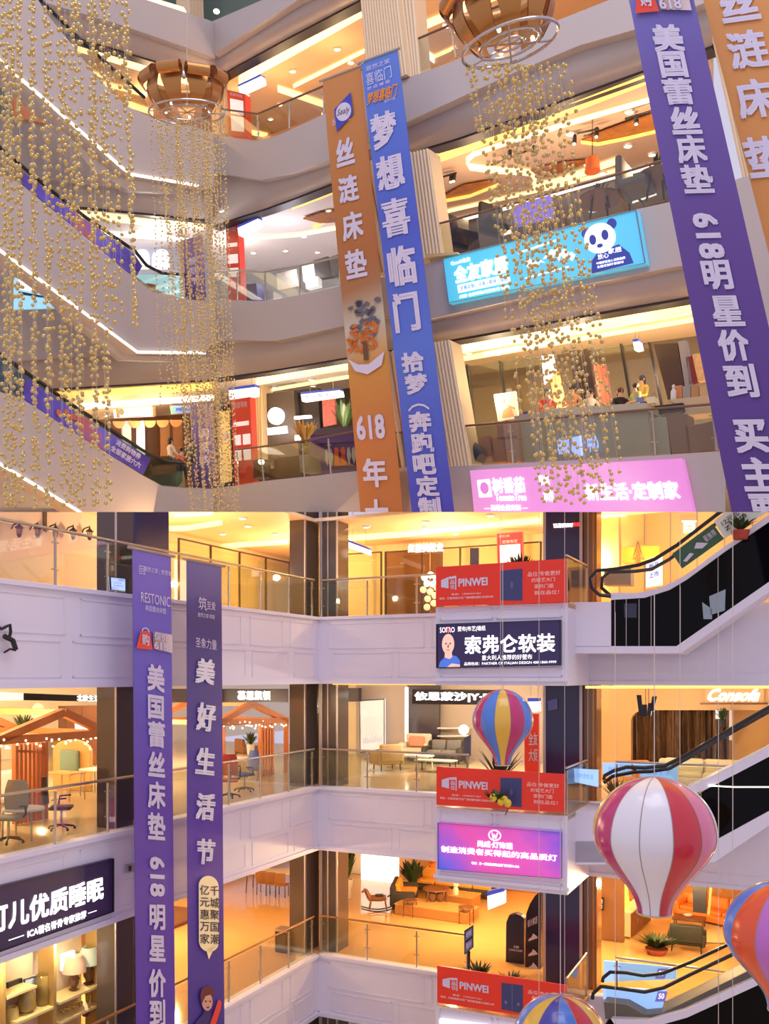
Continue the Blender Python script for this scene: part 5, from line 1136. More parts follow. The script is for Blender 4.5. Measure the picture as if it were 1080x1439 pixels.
# papers stuck behind the dark glass
for c, lb in (([(876, 848), (894, 848), (894, 868), (877, 868)], 'faint'), ([(996, 838), (1019, 828), (1018, 858), (998, 864)], 'white'), ([(986, 846), (1000, 856), (1000, 870), (988, 870)], 'white')):
    o = MB().prism(EP.shift(.045).poly(c), -BW.n*.01, M('pale_paper' if lb == 'white' else 'dim_paper', (150, 166, 176) if lb == 'white' else (50, 54, 74), .5)).build('paper_notice', t)
t = escalator('middle escalator with white skirt rising to the right of the large balloon', EP,
    [(960, 1109), (982, 1100), (1027, 1077), (1098, 1041)], [(968, 1117), (990, 1110), (1035, 1087), (1098, 1054)],
    [(850, 1150), (950, 1140), (990, 1110), (1035, 1087), (1098, 1053), (1098, 1136), (1003, 1188), (850, 1188)],
    [(803, 1212), (1003, 1212), (1098, 1148), (1098, 1130), (1003, 1182), (850, 1182), (803, 1182)],
    [[(848, 1096), (849, 1090), (862, 1083), (880, 1078), (905, 1079), (934, 1076), (964, 1061), (1013, 1032), (1098, 984)], [(848, 1100), (860, 1091), (890, 1085), (915, 1084), (940, 1080), (970, 1063), (1030, 1028), (1098, 990)]],
    [(803, 1140), (850, 1140), (850, 1215), (803, 1215)], balu=[(930, 1077), (964, 1062), (1013, 1033), (1098, 985)], seams=[(984, 1113, 1185), (1009, 1100, 1180), (1029, 1090, 1165)])
o = MB().tube(EP.shift(-.02).poly([(995, 1104), (1030, 1106), (1090, 1106)]), .014, mCoveW, 6).build('light_strip', t)
t = escalator('lowest escalator with two bent black handrails, below the sofa shop', EP,
    [(858, 1432), (912, 1434), (960, 1420), (1061, 1374), (1098, 1356)], [(864, 1441), (919, 1443), (965, 1430), (1061, 1386), (1098, 1369)],
    [(850, 1439), (919, 1443), (965, 1430), (1061, 1386), (1098, 1368), (1098, 1470), (850, 1470)],
    None,
    [[(832, 1404), (833, 1396), (844, 1386), (870, 1389), (905, 1394), (932, 1388), (970, 1369), (1029, 1341), (1098, 1306)], [(846, 1380), (847, 1374), (857, 1366), (880, 1367), (903, 1371), (930, 1368), (970, 1352), (1021, 1328), (1098, 1290)]],
    None, balu=[(850, 1388), (905, 1394), (932, 1388), (1029, 1341), (1098, 1306)])
mb = MB(); mb.prism(EP.shift(.2).poly([(848, 1408), (880, 1412), (905, 1426), (930, 1424), (1060, 1360), (1060, 1376), (960, 1420), (912, 1433), (850, 1432)]), -BW.n*.9, M('escalator_inner_grey', (110, 102, 96), .5)); mb.build('inner_skirt', t)
plant('flower_pot', 'flower pot with red blooms on the rail of the top escalator', EP.shift(-.1).hit(1040, 758), .38, .4, 60, M('red_flower_pot', (176, 64, 48), .6), .2, .2, .2)

# hot air balloons
def balloon(label, c, r, hgt, cols, rot=0, mouth=.3, clip=None):
    """c: centre of the widest ring; gores alternate colours"""
    t = thing('hot_air_balloon', label, 'balloon', c-V((0, 0, hgt*.58)))
    prof = []
    top = hgt*.42; bot = hgt*.58
    for i in range(19):
        a = i/18*math.pi/2; prof.append((r*math.sin(a), top*math.cos(a)))
    for i in range(1, 19):
        s_ = i/18; prof.append((r*(mouth+(1-mouth)*(.5+.5*math.cos(math.pi*s_**.98))), -bot*s_))
    seg = 48; per = seg//len(cols)
    ms = [cols[((k+rot) % seg)//per] for k in range(seg)]
    mb = MB(); vs_ = []
    for j, (rr, z) in enumerate(prof):
        for k in range(seg):
            gore = 1+.018*math.sin((k+rot) % (per) / per*math.pi); a = 2*math.pi*k/seg
            vs_.append(c+V((rr*gore*math.cos(a), rr*gore*math.sin(a), z)))
    base = 0
    for k in range(seg):
        m = ms[k]
        if m not in mb.m: mb.m.append(m)
        for j in range(len(prof)-1):
            mb.f.append((j*seg+k, j*seg+(k+1) % seg, (j+1)*seg+(k+1) % seg, (j+1)*seg+k)); mb.mi.append(mb.m.index(m))
    mb.v = vs_
    mb.build('envelope', t, True)
    MB().tube([c+V((r*mouth*math.cos(k/12*math.pi), r*mouth*math.sin(k/12*math.pi), -bot)) for k in range(24)], .02*r, M('mouth_ring', (220, 190, 140), .4), 6, True).build('mouth_ring', t, True)
    mb = MB()
    for g in range(len(cols)):
        a = 2*math.pi*(g*per-rot)/seg; mb.tube([c+V((rr*1.003*math.cos(a), rr*1.003*math.sin(a), z)) for rr, z in prof[1:]], .004*r/.5, M('seam_thread', (170, 150, 140), .5), 4)
    o = mb.build('gore_seam', t, True)
    MB().tube([c+V((0, 0, top)), c+V((0, 0, top+2.2))], .006, M('nylon_line', (210, 200, 190), .5), 5).build('hanging_line', t, False, 'lo')
    return t
vn = lambda nm_, rgb: M(nm_, rgb, .25, coat=.4)
bMag, bBlue, bYel, bRed, bWhi, bOra, bVio, bPnk, bNav = vn('vinyl_magenta', (196, 48, 110)), vn('vinyl_blue', (84, 130, 214)), vn('vinyl_yellow', (236, 186, 66)), vn('vinyl_red', (204, 44, 60)), vn('vinyl_white', (236, 230, 232)), vn('vinyl_orange', (232, 84, 34)), vn('vinyl_violet', (196, 110, 190)), vn('vinyl_pink', (222, 120, 150)), vn('vinyl_navy', (70, 66, 160))
def ball_at(label, px0, px1, pyt, pyb, Y, cols, rot, mouth):
    r = (px1-px0)/2/F*Y; hg = (pyb-pyt)/F*Y; pyc = pyt+(pyb-pyt)*.42
    balloon(label, P((px0+px1)/2, pyc, Y), r, hg, cols, rot, mouth)
ball_at('small magenta, blue and yellow striped balloon in front of the middle red sign', 664, 748, 969, 1075, 15.5, [bYel, bRed, bBlue, bYel, bMag, bRed, bBlue, bMag, bBlue, bYel, bMag, bBlue], 3, .25)
ball_at('large white and crimson balloon in front of the middle escalator', 836, 1002, 1092, 1283, 10.5, [bWhi, bMag, bWhi, bWhi, bRed, bPnk, bYel, bMag, bWhi, bWhi, bRed, bPnk], 4, .28)
ball_at('blue, orange and violet balloon cut by the right edge of the picture', 1022, 1190, 1238, 1420, 9.0, [bVio, bYel, bBlue, bOra, bVio, bYel, bBlue, bOra, bVio, bYel, bBlue, bOra], 3, .3)
ball_at('yellow, crimson and blue balloon at the bottom edge, below the lowest red sign', 722, 852, 1399, 1548, 11.5, [bRed, bYel, bBlue, bRed, bYel, bNav, bBlue, bYel, bNav, bBlue, bRed, bYel], 2, .3)
# thin lines that hang through the atrium
mLine = M('pale_line', (206, 198, 186), .5)
for px, y0, y1, Y, lb in ((703, 700, 960, 17, 'thin pale line hanging left of the dark violet lit sign middle'), (757, 700, 1460, 16, 'thin pale line hanging over the right end of the red signs'), (793, 700, 1460, 16.5, 'thin pale line hanging along the balcony corner'),
                          (864, 860, 1440, 13, 'thin pale line hanging left of the large balloon'), (1009, 860, 1460, 13, 'thin pale line hanging right of the large balloon, first of two'), (1029, 700, 1460, 13, 'thin pale line hanging right of the large balloon, second of two'), (955, 700, 1080, 14, 'thin pale line crossing the top escalator')):
    a, b = P(px, y0, Y), P(px, y1, Y); o = MB().tube([a, b], .005, mLine, 5).build('hanging_line', None, False, 'lo'); tag(o, lb, 'line')
# wiring hanging from the left wall
p = LW.shift(-.1).hit(12, 893); t = thing('wall_bracket_wiring', 'dangling black wire loops and bracket at the left edge of the white wall', 'wiring', p)
MB().tube(LW.shift(-.12).poly([(-4, 879), (2, 884), (8, 881), (14, 878), (15, 888), (13, 896)]), .03, mBlack, 6).build('upper_loop', t, True); MB().tube(LW.shift(-.14).poly([(6, 894), (18, 900), (22, 913)]), .05, mBlack, 6).build('bracket', t, True); MB().tube(LW.shift(-.12).poly([(22, 914), (14, 912), (6, 917)]), .02, mBlack, 6).build('lower_loop', t, True)
# ------------------------------------------------------------------ UPPER GALLERIES (looking up): structure
UP = 'up'
mCeilU = M('peach_ceiling', (226, 184, 136), .6)
def wallpoly(name, pl, pts, m, thick=.25, clip=UP, kind=True):
    mb = MB().prism(pl.poly(pts), -pl.n*thick, m); return struct(name, mb, clip=clip)
def cove(name, pl, top, bot, m=mPaintU, d0=.25, d1=.75, bulge=.16, rows=5, edge=True):
    """the curved soffit that bends back under a fascia; a dark metal edge closes it"""
    mb = MB(); prev = None; n = max(len(top), len(bot))
    def samp(line, s_):
        i = s_*(len(line)-1); k = min(int(i), len(line)-2); q = i-k; return (line[k][0]*(1-q)+line[k+1][0]*q, line[k][1]*(1-q)+line[k+1][1]*q)
    K = 12
    for r in range(rows+1):
        t = r/rows; row = []
        for i in range(K+1):
            a, b = samp(top, i/K), samp(bot, i/K); d = d0+(d1-d0)*t-bulge*math.sin(math.pi*t)
            row.append(pl.shift(d).hit(a[0]*(1-t)+b[0]*t, a[1]*(1-t)+b[1]*t))
        if prev: mb.strip(prev, row, m)
        prev = row
    struct(name, mb, True, UP)
    if edge:
        mb = MB(); e = pl.shift(d1); A = [e.hit(*samp(bot, i/K)) for i in range(K+1)]
        for i in range(K): mb.prism([A[i]+V((0, 0, .05)), A[i+1]+V((0, 0, .05)), A[i+1]-V((0, 0, .06)), A[i]-V((0, 0, .06))], -pl.n*.35, mDarkEdge)
        struct('trim', mb, clip=UP)
class Bay: pass
def bay(pl, top, far, d, bottom, mwall, mceil=mCeilU, d1=.8, ext=1.0):
    b = Bay(); e = pl.shift(d1); b.back = pl.shift(d)
    A, B_ = e.hit(*top[0]), e.hit(*top[1]); Dd, Cc = b.back.hit(*far[0]), b.back.hit(*far[1])
    b.pl = plane3(A, B_, (Cc+Dd)/2)
    # keep the ceiling one true plane
    r = lambda q: b.pl.hit(*q)
    pts = [A, B_, r(far[1]), r(far[0])]
    mb = MB().prism(pts, V((0, 0, .15)), mceil); b.ceil = struct('ceiling', mb, clip=UP)
    f0, f1 = r(far[0]), r(far[1])
    g0, g1 = CAM+(f0-CAM), CAM+(f1-CAM)
    q0 = Pl(f0, b.back.n).hit(far[0][0], bottom); q1 = Pl(f1, b.back.n).hit(far[1][0], bottom)
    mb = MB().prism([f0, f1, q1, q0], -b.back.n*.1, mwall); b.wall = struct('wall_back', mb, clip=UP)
    d = (f1-f0); nn = V((d.y, -d.x, 0)).normalized()
    if nn.dot(CAM-f0) < 0: nn = -nn
    b.wp = Pl(f0, nn)
    return b
# right wing: fascias, curved soffits
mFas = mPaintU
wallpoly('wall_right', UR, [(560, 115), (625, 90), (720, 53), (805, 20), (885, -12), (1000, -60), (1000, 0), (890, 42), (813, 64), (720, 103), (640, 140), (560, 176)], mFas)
cove('soffit', UR, [(560, 174), (640, 140), (720, 105), (813, 66), (890, 43), (1000, 0)], [(560, 224), (600, 207), (640, 195), (720, 167), (800, 136), (900, 100), (1000, 64)])
wallpoly('wall_right', UR, [(560, 392), (600, 370), (640, 358), (720, 338), (800, 317), (880, 297), (940, 284), (1000, 268), (1000, 366), (940, 376), (880, 389), (800, 404), (720, 422), (640, 440), (560, 458)], mFas)
cove('soffit', UR, [(560, 457), (640, 439), (720, 421), (800, 404), (880, 388), (940, 376), (1000, 364)], [(560, 490), (608, 482), (720, 462), (840, 439), (960, 418), (1010, 409)])
wallpoly('wall_right', UR, [(560, 663), (630, 656), (720, 651), (820, 646), (920, 640), (1012, 634), (1012, 725), (560, 725)], mFas)
# between the corner and the fluted column
wallpoly('wall_right', UR, [(298, 30), (368, 0), (430, -28), (520, -66), (520, -40), (418, 0), (355, 40), (300, 76)], mFas)
cove('soffit', UR, [(300, 74), (355, 40), (418, 0), (520, -42)], [(306, 107), (340, 88), (410, 50), (520, -8)])
wallpoly('wall_right', UR, [(300, 189), (335, 195), (362, 198), (390, 190), (454, 161), (525, 133), (525, 200), (461, 226), (410, 243), (368, 253), (335, 248), (300, 243)], mFas)
cove('soffit', UR, [(298, 243), (335, 249), (368, 253), (410, 243), (461, 226), (525, 200)], [(298, 318), (325, 308), (370, 294), (420, 276), (465, 258), (525, 237)])
wallpoly('wall_right', UR, [(298, 424), (333, 422), (372, 423), (420, 415), (478, 402), (560, 385), (560, 440), (483, 458), (430, 470), (388, 479), (337, 478), (298, 480)], mFas)
cove('soffit', UR, [(298, 480), (337, 478), (388, 479), (430, 470), (483, 458), (560, 440)], [(298, 532), (340, 526), (370, 522), (430, 512), (488, 502), (560, 490)])
wallpoly('wall_right', UR, [(298, 686), (335, 682), (370, 676), (427, 670), (500, 662), (575, 656), (575, 725), (298, 725)], mFas)
# left wing
wallpoly('wall_left', UL, [(-30, -120), (100, -60), (200, -2), (293, 28), (302, 32), (302, 82), (260, 66), (173, 36), (100, 14), (50, 0), (-30, -30)], mFas)
cove('soffit', UL, [(-30, -28), (50, 0), (100, 14), (173, 36), (260, 66), (302, 82)], [(-30, 8), (60, 36), (120, 56), (200, 80), (290, 108), (306, 112)])
wallpoly('wall_left', UL, [(-30, 110), (100, 138), (180, 166), (240, 178), (302, 189), (302, 264), (250, 266), (180, 263), (120, 257), (67, 250), (-30, 236)], mFas)
cove('soffit', UL, [(-30, 236), (67, 250), (120, 257), (180, 263), (250, 266), (302, 264)], [(-30, 282), (60, 286), (107, 290), (200, 299), (285, 308), (304, 310)])
wallpoly('wall_left', UL, [(-30, 345), (100, 372), (190, 388), (215, 406), (258, 420), (302, 424), (302, 482), (283, 497), (177, 497), (80, 503), (17, 508), (-30, 511)], mFas)
cove('soffit', UL, [(-30, 511), (17, 508), (80, 503), (177, 497), (283, 496), (302, 482)], [(-30, 552), (40, 548), (73, 546), (180, 540), (300, 533)])
wallpoly('wall_left', UL, [(-30, 590), (100, 612), (200, 670), (230, 684), (302, 688), (302, 725), (-30, 725)], mFas)
# fluted column and jambs
def ribbed(pl, c, n, label=None, thick=.5):
    q = pl.poly(c); f = quadmap(q); mb = MB(); mb.prism(q, -pl.n*thick, mRib)
    for k in range(n):
        u = (k+.5)/n; mb.tube([f(u, 0), f(u, 1)], (q[1]-q[0]).length/n*.36, mRib, 6)
    return struct('column', mb, clip=UP)
mRib2 = mRib
ribbed(UR.shift(-.1), [(506, -5), (556, -25), (572, 105), (517, 125)], 14)
ribbed(UR.shift(.1), [(550, -20), (580, -32), (590, 105), (570, 112)], 6)
ribbed(UR.shift(.1), [(575, 216), (602, 209), (622, 356), (594, 364)], 6)
ribbed(UR.shift(.1), [(600, 483), (632, 478), (662, 655), (628, 658)], 7)
ribbed(UR.shift(.2), [(500, 235), (575, 212), (596, 364), (530, 385)], 8)
ribbed(UR.shift(.2), [(520, 500), (600, 485), (628, 660), (545, 668)], 8)
ribbed(UR.shift(3.0), [(340, 524), (368, 521), (371, 655), (345, 658)], 8)
ribbed(UR.shift(1.2), [(296, 106), (318, 98), (322, 190), (300, 192)], 4)
ribbed(UR.shift(.6), [(975, -60), (1010, -70), (1075, 270), (1048, 275)], 5)
ribbed(UR.shift(.6), [(1000, 405), (1100, 390), (1140, 630), (1010, 640)], 8)
wallpoly('wall_right', UR.shift(.1), [(1040, 250), (1085, 240), (1140, 520), (1000, 400), (985, 270)], mFas)
# bays behind the openings
bA = bay(UR, [(296, 112), (520, -10)], [(296, 215), (520, 140)], 6, 260, M('peach_back_wall', (210, 170, 130), .6))
bB = bay(UR, [(545, -90), (1000, -260)], [(545, 128), (1000, -60)], 6, 190, M('peach_back_wall', (210, 170, 130)))
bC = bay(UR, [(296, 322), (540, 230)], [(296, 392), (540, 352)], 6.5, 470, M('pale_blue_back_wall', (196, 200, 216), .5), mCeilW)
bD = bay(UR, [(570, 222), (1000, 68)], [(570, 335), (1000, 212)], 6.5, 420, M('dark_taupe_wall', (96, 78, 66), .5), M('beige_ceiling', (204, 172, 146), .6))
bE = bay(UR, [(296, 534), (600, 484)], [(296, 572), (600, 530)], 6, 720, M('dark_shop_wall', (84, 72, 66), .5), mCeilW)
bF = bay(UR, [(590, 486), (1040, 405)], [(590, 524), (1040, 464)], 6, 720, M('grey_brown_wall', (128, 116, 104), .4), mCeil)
bG = bay(UL, [(-30, 10), (310, 114)], [(-30, 90), (310, 205)], 5, 260, M('peach_back_wall', (210, 170, 130)))
bH = bay(UL, [(-30, 284), (312, 311)], [(-30, 335), (312, 352)], 5, 470, M('pale_blue_back_wall', (196, 200, 216)), mCeilW)
bI = bay(UL, [(-30, 553), (310, 532)], [(-30, 600), (310, 579)], 5, 720, M('walnut_shop_wall', (150, 104, 70), .5), mCeil)
# the top: dim green hall above the last gallery
mb = MB().prism(UL.shift(4).poly([(170, -60), (330, -60), (330, 60), (170, 60)]), -UL.n*.2, M('dim_green_wall', (96, 112, 100), .5)); struct('wall_back', mb, clip=UP)
mb = MB().prism(UR.shift(2.5).poly([(280, -40), (400, -60), (400, 60), (280, 80)]), -UR.n*.2, M('dim_green_wall', (96, 112, 100))); struct('wall_back', mb, clip=UP)
ribbed(UL.shift(2), [(262, -20), (284, -20), (286, 40), (264, 34)], 5)
t = thing('downlight', 'lone round downlight in the dim green hall at the very top', 'light', UL.shift(2).hit(304, 16)); MB().ell(UL.shift(2).hit(304, 16), .12, .12, .06, mDown, 12, 6).build('lens', t, True)
mb = MB().prism(UL.shift(.3).poly([(205, -6), (258, 10), (262, 17), (200, -1)]), -UL.n*.1, mCove); struct('cove_light', mb, clip=UP)
# glowing troughs of the upper ceilings
for b, pts, wv, m in ((bA, [(335, 112), (410, 71), (512, 14)], 15, mCove), (bA, [(412, 121), (512, 71)], 5, mCove), (bA, [(390, 124), (454, 146)], 9, mCove), (bA, [(318, 180), (376, 190)], 6, mCove),
                      (bB, [(585, 40), (650, 12), (705, -10)], 12, mCove), (bB, [(577, 56), (610, 84)], 9, mCoveW), (bB, [(582, 92), (640, 66)], 5, mCove), (bB, [(636, 12), (668, 2)], 8, mCove),
                      (bC, [(410, 290), (466, 268), (530, 245)], 9, mCoveY), (bC, [(350, 335), (420, 330), (475, 320)], 4, mCove), (bC, [(440, 320), (475, 300)], 4, mCoveY),
                      (bD, [(604, 225), (700, 190), (800, 152), (930, 102)], 14, mCoveY), (bD, [(665, 216), (720, 197), (800, 172), (935, 133)], 7, mCove), (bD, [(665, 216), (655, 225), (660, 234), (690, 238), (745, 242)], 9, mCove), (bD, [(745, 242), (753, 252), (748, 262), (780, 256), (865, 226)], 9, mCove),
                      (bD, [(614, 300), (700, 280), (780, 262), (870, 238)], 4, mCove), (bD, [(622, 315), (720, 290), (830, 258), (945, 225)], 4, mCoveW),
                      (bE, [(360, 535), (430, 522), (520, 508)], 12, mCove), (bE, [(364, 551), (500, 528)], 3, mCove), (bF, [(622, 493), (700, 480), (800, 463), (980, 432)], 15, mCove), (bF, [(640, 506), (740, 489), (860, 468), (980, 448)], 5, mCove), (bF, [(680, 498), (800, 477)], 3, mCoveW),
                      (bG, [(92, 60), (180, 88), (280, 117)], 12, mCove), (bG, [(145, 117), (206, 133)], 6, mCove), (bG, [(180, 146), (215, 158)], 8, mCove), (bG, [(90, 84), (150, 110)], 4, mCove),
                      (bH, [(110, 301), (200, 311), (286, 318)], 9, mCove), (bH, [(120, 326), (270, 338)], 4, mCoveW), (bI, [(80, 556), (180, 549), (300, 542)], 10, mCoveY), (bI, [(110, 572), (200, 566), (300, 559)], 6, mCoveW)):
    o = ceilstrip('cove_light', b.pl.shift(-.03), pts, wv, m, clip=UP)
for b, pts, lb, gp in ((bA, [(411, 100), (474, 69), (493, 88), (393, 147), (346, 134), (380, 167)], 'round downlight in the peach ceiling left of the fluted column', 'downlights left of the fluted column, top'), (bB, [(580, 90), (626, 36)], 'round downlight in the peach corner ceiling left of the right chandelier', 'downlights by the right chandelier'),
                       (bC, [(356, 355), (401, 352), (427, 332), (446, 354), (462, 296)], 'round downlight in the white ceiling beside the hanging lightbox, middle gallery', 'downlights of the middle gallery'),
                       (bD, [(801, 188), (882, 205), (916, 217), (825, 231), (847, 243), (683, 288), (825, 195), (884, 157)], 'round downlight in the beige ceiling above the cyan sign', 'downlights above the cyan sign'),
                       (bE, [(386, 544), (437, 533), (440, 542)], 'round downlight in the ceiling over the dark wall with the round logo', 'downlights over the round logo'), (bF, [(658, 496), (700, 497), (750, 487)], 'round downlight over the glass shop above the pink sign', 'downlights above the pink sign'), (bI, [(150, 583), (210, 579)], 'round downlight over the cafe behind the lowest left escalator', 'downlights over the cafe'), (bG, [(178, 113), (162, 140)], 'round downlight in the peach ceiling behind the top left escalator', 'downlights behind the top left escalator'), (bH, [(190, 323), (311, 296)], 'round downlight behind the middle left escalator', 'downlights behind the middle left escalator')):
    downlight(b.pl.shift(-.04), pts, .09, lb, UP, gp)
# painted ceiling leaves, round cove and track spots above the cyan sign
mCopper = M('copper_leaf_panel', (170, 106, 50), .5, noise=.5, nscale=5)
for c, lb in (([(613, 282), (650, 262), (690, 255), (698, 260), (660, 274), (614, 284)], 'copper leaf ceiling panel at the left, above the cyan sign'), ([(816, 198), (850, 185), (920, 160), (930, 180), (880, 192), (840, 200)], 'copper leaf ceiling panel nearest to the right violet banner'), ([(745, 240), (790, 230), (830, 226), (800, 240), (760, 250)], 'copper leaf ceiling panel beside the orange lampshade')):
    mb = MB().prism(bD.pl.shift(-.12).poly(c), V((0, 0, .05)), mCopper); tag(mb.build('ceiling_panel'), lb, 'panel')
for c in ([(613, 284), (660, 275), (700, 259)], [(816, 199), (840, 202), (880, 194), (930, 182)]): ceilstrip('cove_light', bD.pl.shift(-.15), c, 4, mCoveY)
mb = MB(); e = bC.pl.shift(-.1); mb.prism(e.poly([(426, 308), (450, 300), (478, 296), (478, 312), (450, 314)]), V((0, 0, .05)), mCopper); tag(mb.build('ceiling_panel'), 'copper leaf ceiling panel left of the orange banner, middle gallery', 'panel')
for c, heads, lb in (([(610, 252), (641, 243)], [(634, 250), (638, 249)], 'short ceiling light track with two black spots by the ribbed jamb'), ([(690, 232), (720, 220), (755, 206)], [(716, 217), (750, 211)], 'ceiling light track inside the glowing ring, above the cyan sign'), ([(810, 188), (840, 181)], [(807, 196), (838, 186)], 'ceiling light track left of the copper leaf, nearer to the chandelier'), ([(878, 167), (915, 156)], [(894, 168)], 'ceiling light track beside the right violet banner')):
    pl = bD.pl.shift(-.2); t = thing('track_light', lb, 'light', pl.hit(*c[0])); MB().tube(pl.poly(c), .03, mBlack, 6).build('track', t, True)
    for h in heads: q = pl.hit(*h); MB().tube([q+V((0, 0, .1)), q-V((.02, .05, .14))], .06, mBlack, 8).build('spot_head', t, True); MB().ell(q-V((.025, .06, .16)), .045, .045, .02, mDown, 8, 5).build('lens', t, True)
p = UR.shift(2.2).hit(832, 232); t = thing('pendant_lamp', 'orange drum lampshade hanging under the ceiling above the cyan sign', 'lamp', p); r = 11/F*(p-CAM).y
MB().lathe(p+V((0, 0, -r*.8)), [(r, 0), (r*.84, r*1.6), (0, r*1.6)], M('orange_shade', (206, 92, 40), .6, 0, .25, (220, 96, 36)), 20).build('lamp_shade', t, True); MB().tube([p+V((0, 0, r*.8)), p+V((0, 0, r*.8+1.6))], .012, mBlack).build('cord', t)

# point lights without fixtures, added to brighten the upper bays
def ufill(pl, d, px, py, e, c=WARM): lamp(pl.shift(min(d, 2.4)).hit(px, py), e*.36, c)
ufill(UR, 3.5, 390, 165, 130); ufill(UR, 3.2, 470, 120, 110); ufill(UR, 3, 600, 70, 120); ufill(UR, 3, 800, -10, 90)
ufill(UR, 4, 400, 375, 90, (.95, .9, 1)); ufill(UR, 4, 330, 372, 80, (1, .9, .8)); ufill(UR, 3.5, 660, 300, 130, (1, .7, .42)); ufill(UR, 3.5, 780, 270, 150, (1, .7, .42)); ufill(UR, 3.5, 900, 235, 140, (1, .7, .42))
ufill(UR, 3, 400, 600, 110, (1, .82, .55)); ufill(UR, 3, 480, 590, 80, (1, .82, .55)); ufill(UR, 3.5, 690, 560, 200, (1, .78, .46)); ufill(UR, 3.5, 800, 545, 260, (1, .78, .46)); ufill(UR, 3.5, 930, 525, 220, (1, .75, .42))
ufill(UL, 3, 220, 140, 110); ufill(UL, 3, 140, 90, 70); ufill(UL, 3, 230, 355, 100, (1, .9, .8)); ufill(UL, 3, 230, 605, 120, (1, .75, .42)); ufill(UL, 3, 150, 600, 90, (1, .75, .42))

# railings of the upper galleries (traced along their real edges)
def urail(pl, base, top, label, every=1.6, mrail=mSteel, posts=True, d=.15):
    railing('glass_railing', pl.shift(d).poly(base), pl.shift(d).poly(top), label, every, mrail, UP, posts=posts)
urail(UR, [(310, 192), (362, 198), (454, 162), (525, 134)], [(310, 153), (362, 160), (454, 121), (525, 90)], 'top glass railing with brown handrail left of the orange banner', mrail=mWoodRail)
urail(UR, [(568, 112), (640, 82), (720, 52)], [(560, 66), (632, 35), (712, 4)], 'top glass railing with brown handrail left of the right chandelier', mrail=mWoodRail)
urail(UR, [(300, 424), (333, 422), (372, 423), (420, 415), (478, 402)], [(300, 382), (333, 380), (372, 382), (420, 374), (478, 360)], 'glass railing of the middle gallery left of the orange banner')
urail(UR, [(604, 370), (720, 338), (880, 297), (945, 282)], [(588, 322), (700, 292), (864, 246), (930, 226)], 'glass railing behind the cyan sign', mrail=mWoodRail, posts=False)
urail(UR, [(335, 682), (370, 676), (427, 670), (505, 662)], [(332, 632), (365, 628), (424, 620), (500, 606)], 'glass railing in front of the violet market tent', mrail=mWoodRail)
urail(UR, [(545, 664), (634, 655), (720, 651), (820, 646), (920, 640), (1008, 634)], [(540, 610), (626, 601), (715, 593), (815, 584), (915, 575), (1000, 568)], 'glass railing of the gallery above the pink sign', mrail=mWoodRail, every=2.6)
urail(UR, [(985, -30), (1010, -38), (1075, 260)], [(978, -70), (1003, -78), (1068, 220)], 'narrow glass railing between the right violet and orange banners') if False else None

# left escalators
mAdV = rampmat('violet_glass_poster', [(0, (74, 56, 150)), (.3, (96, 82, 176)), (.45, (178, 92, 86)), (.6, (110, 100, 190)), (1, (66, 44, 132))], (1, 0, 0), .18, noise=.5)
def esc_left(label, body, rail, strip, soffit, glass, ad=None, adlab=None, gm=mGlass):
    t = thing('escalator', label, 'escalator', ES.hit(*strip[len(strip)//2]))
    MB().prism(ES.poly(body), -ES.n*.5, mPaintU).build('side_cladding', t, False, UP)
    MB().tube(ES.shift(.08).poly(rail), .045, mBlack, 8).build('handrail', t, True, UP)
    MB().tube(ES.shift(-.03).poly(strip), .035, mCoveW, 6).build('light_strip', t, True, UP)
    if glass:
        mb = MB().prism(ES.shift(.1).poly(glass), -ES.n*.02, gm); mb.build('balustrade_glass', t, False, UP)
    if soffit: MB().prism(ES.shift(.45).poly(soffit), -ES.n*.2, mPaintU).build('underside', t, False, UP)
    if ad: o = MB().prism(ES.shift(.05).poly(ad), -ES.n*.02, mAdV).build('poster', t, False, UP); o['label'] = adlab
    return t
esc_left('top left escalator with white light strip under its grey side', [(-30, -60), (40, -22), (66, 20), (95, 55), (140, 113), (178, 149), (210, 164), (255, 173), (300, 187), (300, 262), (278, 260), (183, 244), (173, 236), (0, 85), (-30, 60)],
    [(40, -18), (57, 0), (120, 62), (203, 137)], [(-30, 60), (0, 85), (173, 237), (184, 245), (278, 261)], [(-30, 66), (0, 92), (173, 242), (184, 250), (278, 266), (262, 272), (180, 268), (130, 238), (100, 203), (76, 173), (18, 126), (-30, 86)], [(40, -14), (57, 3), (203, 139), (215, 165), (178, 148), (140, 112), (95, 54), (66, 20)])
t = esc_left('middle left escalator with violet posters on its glass', [(-30, 222), (32, 261), (133, 346), (192, 393), (215, 411), (255, 420), (300, 425), (300, 482), (288, 496), (193, 495), (0, 351), (-30, 328)],
    [(-30, 188), (0, 207), (60, 258), (120, 305), (190, 353), (206, 373), (228, 384), (262, 386)], [(-30, 328), (0, 352), (193, 495), (288, 496)], [(-30, 334), (0, 358), (193, 500), (280, 500), (250, 508), (172, 506), (92, 440), (56, 399), (21, 384), (-30, 350)], [(-30, 190), (0, 210), (60, 261), (190, 356), (228, 387), (260, 389), (255, 418), (215, 410), (190, 391), (133, 344), (32, 259), (-30, 220)],
    [(34, 243), (60, 263), (120, 309), (188, 356), (200, 374), (190, 391), (150, 358), (133, 343), (32, 259)], 'violet printed poster band')
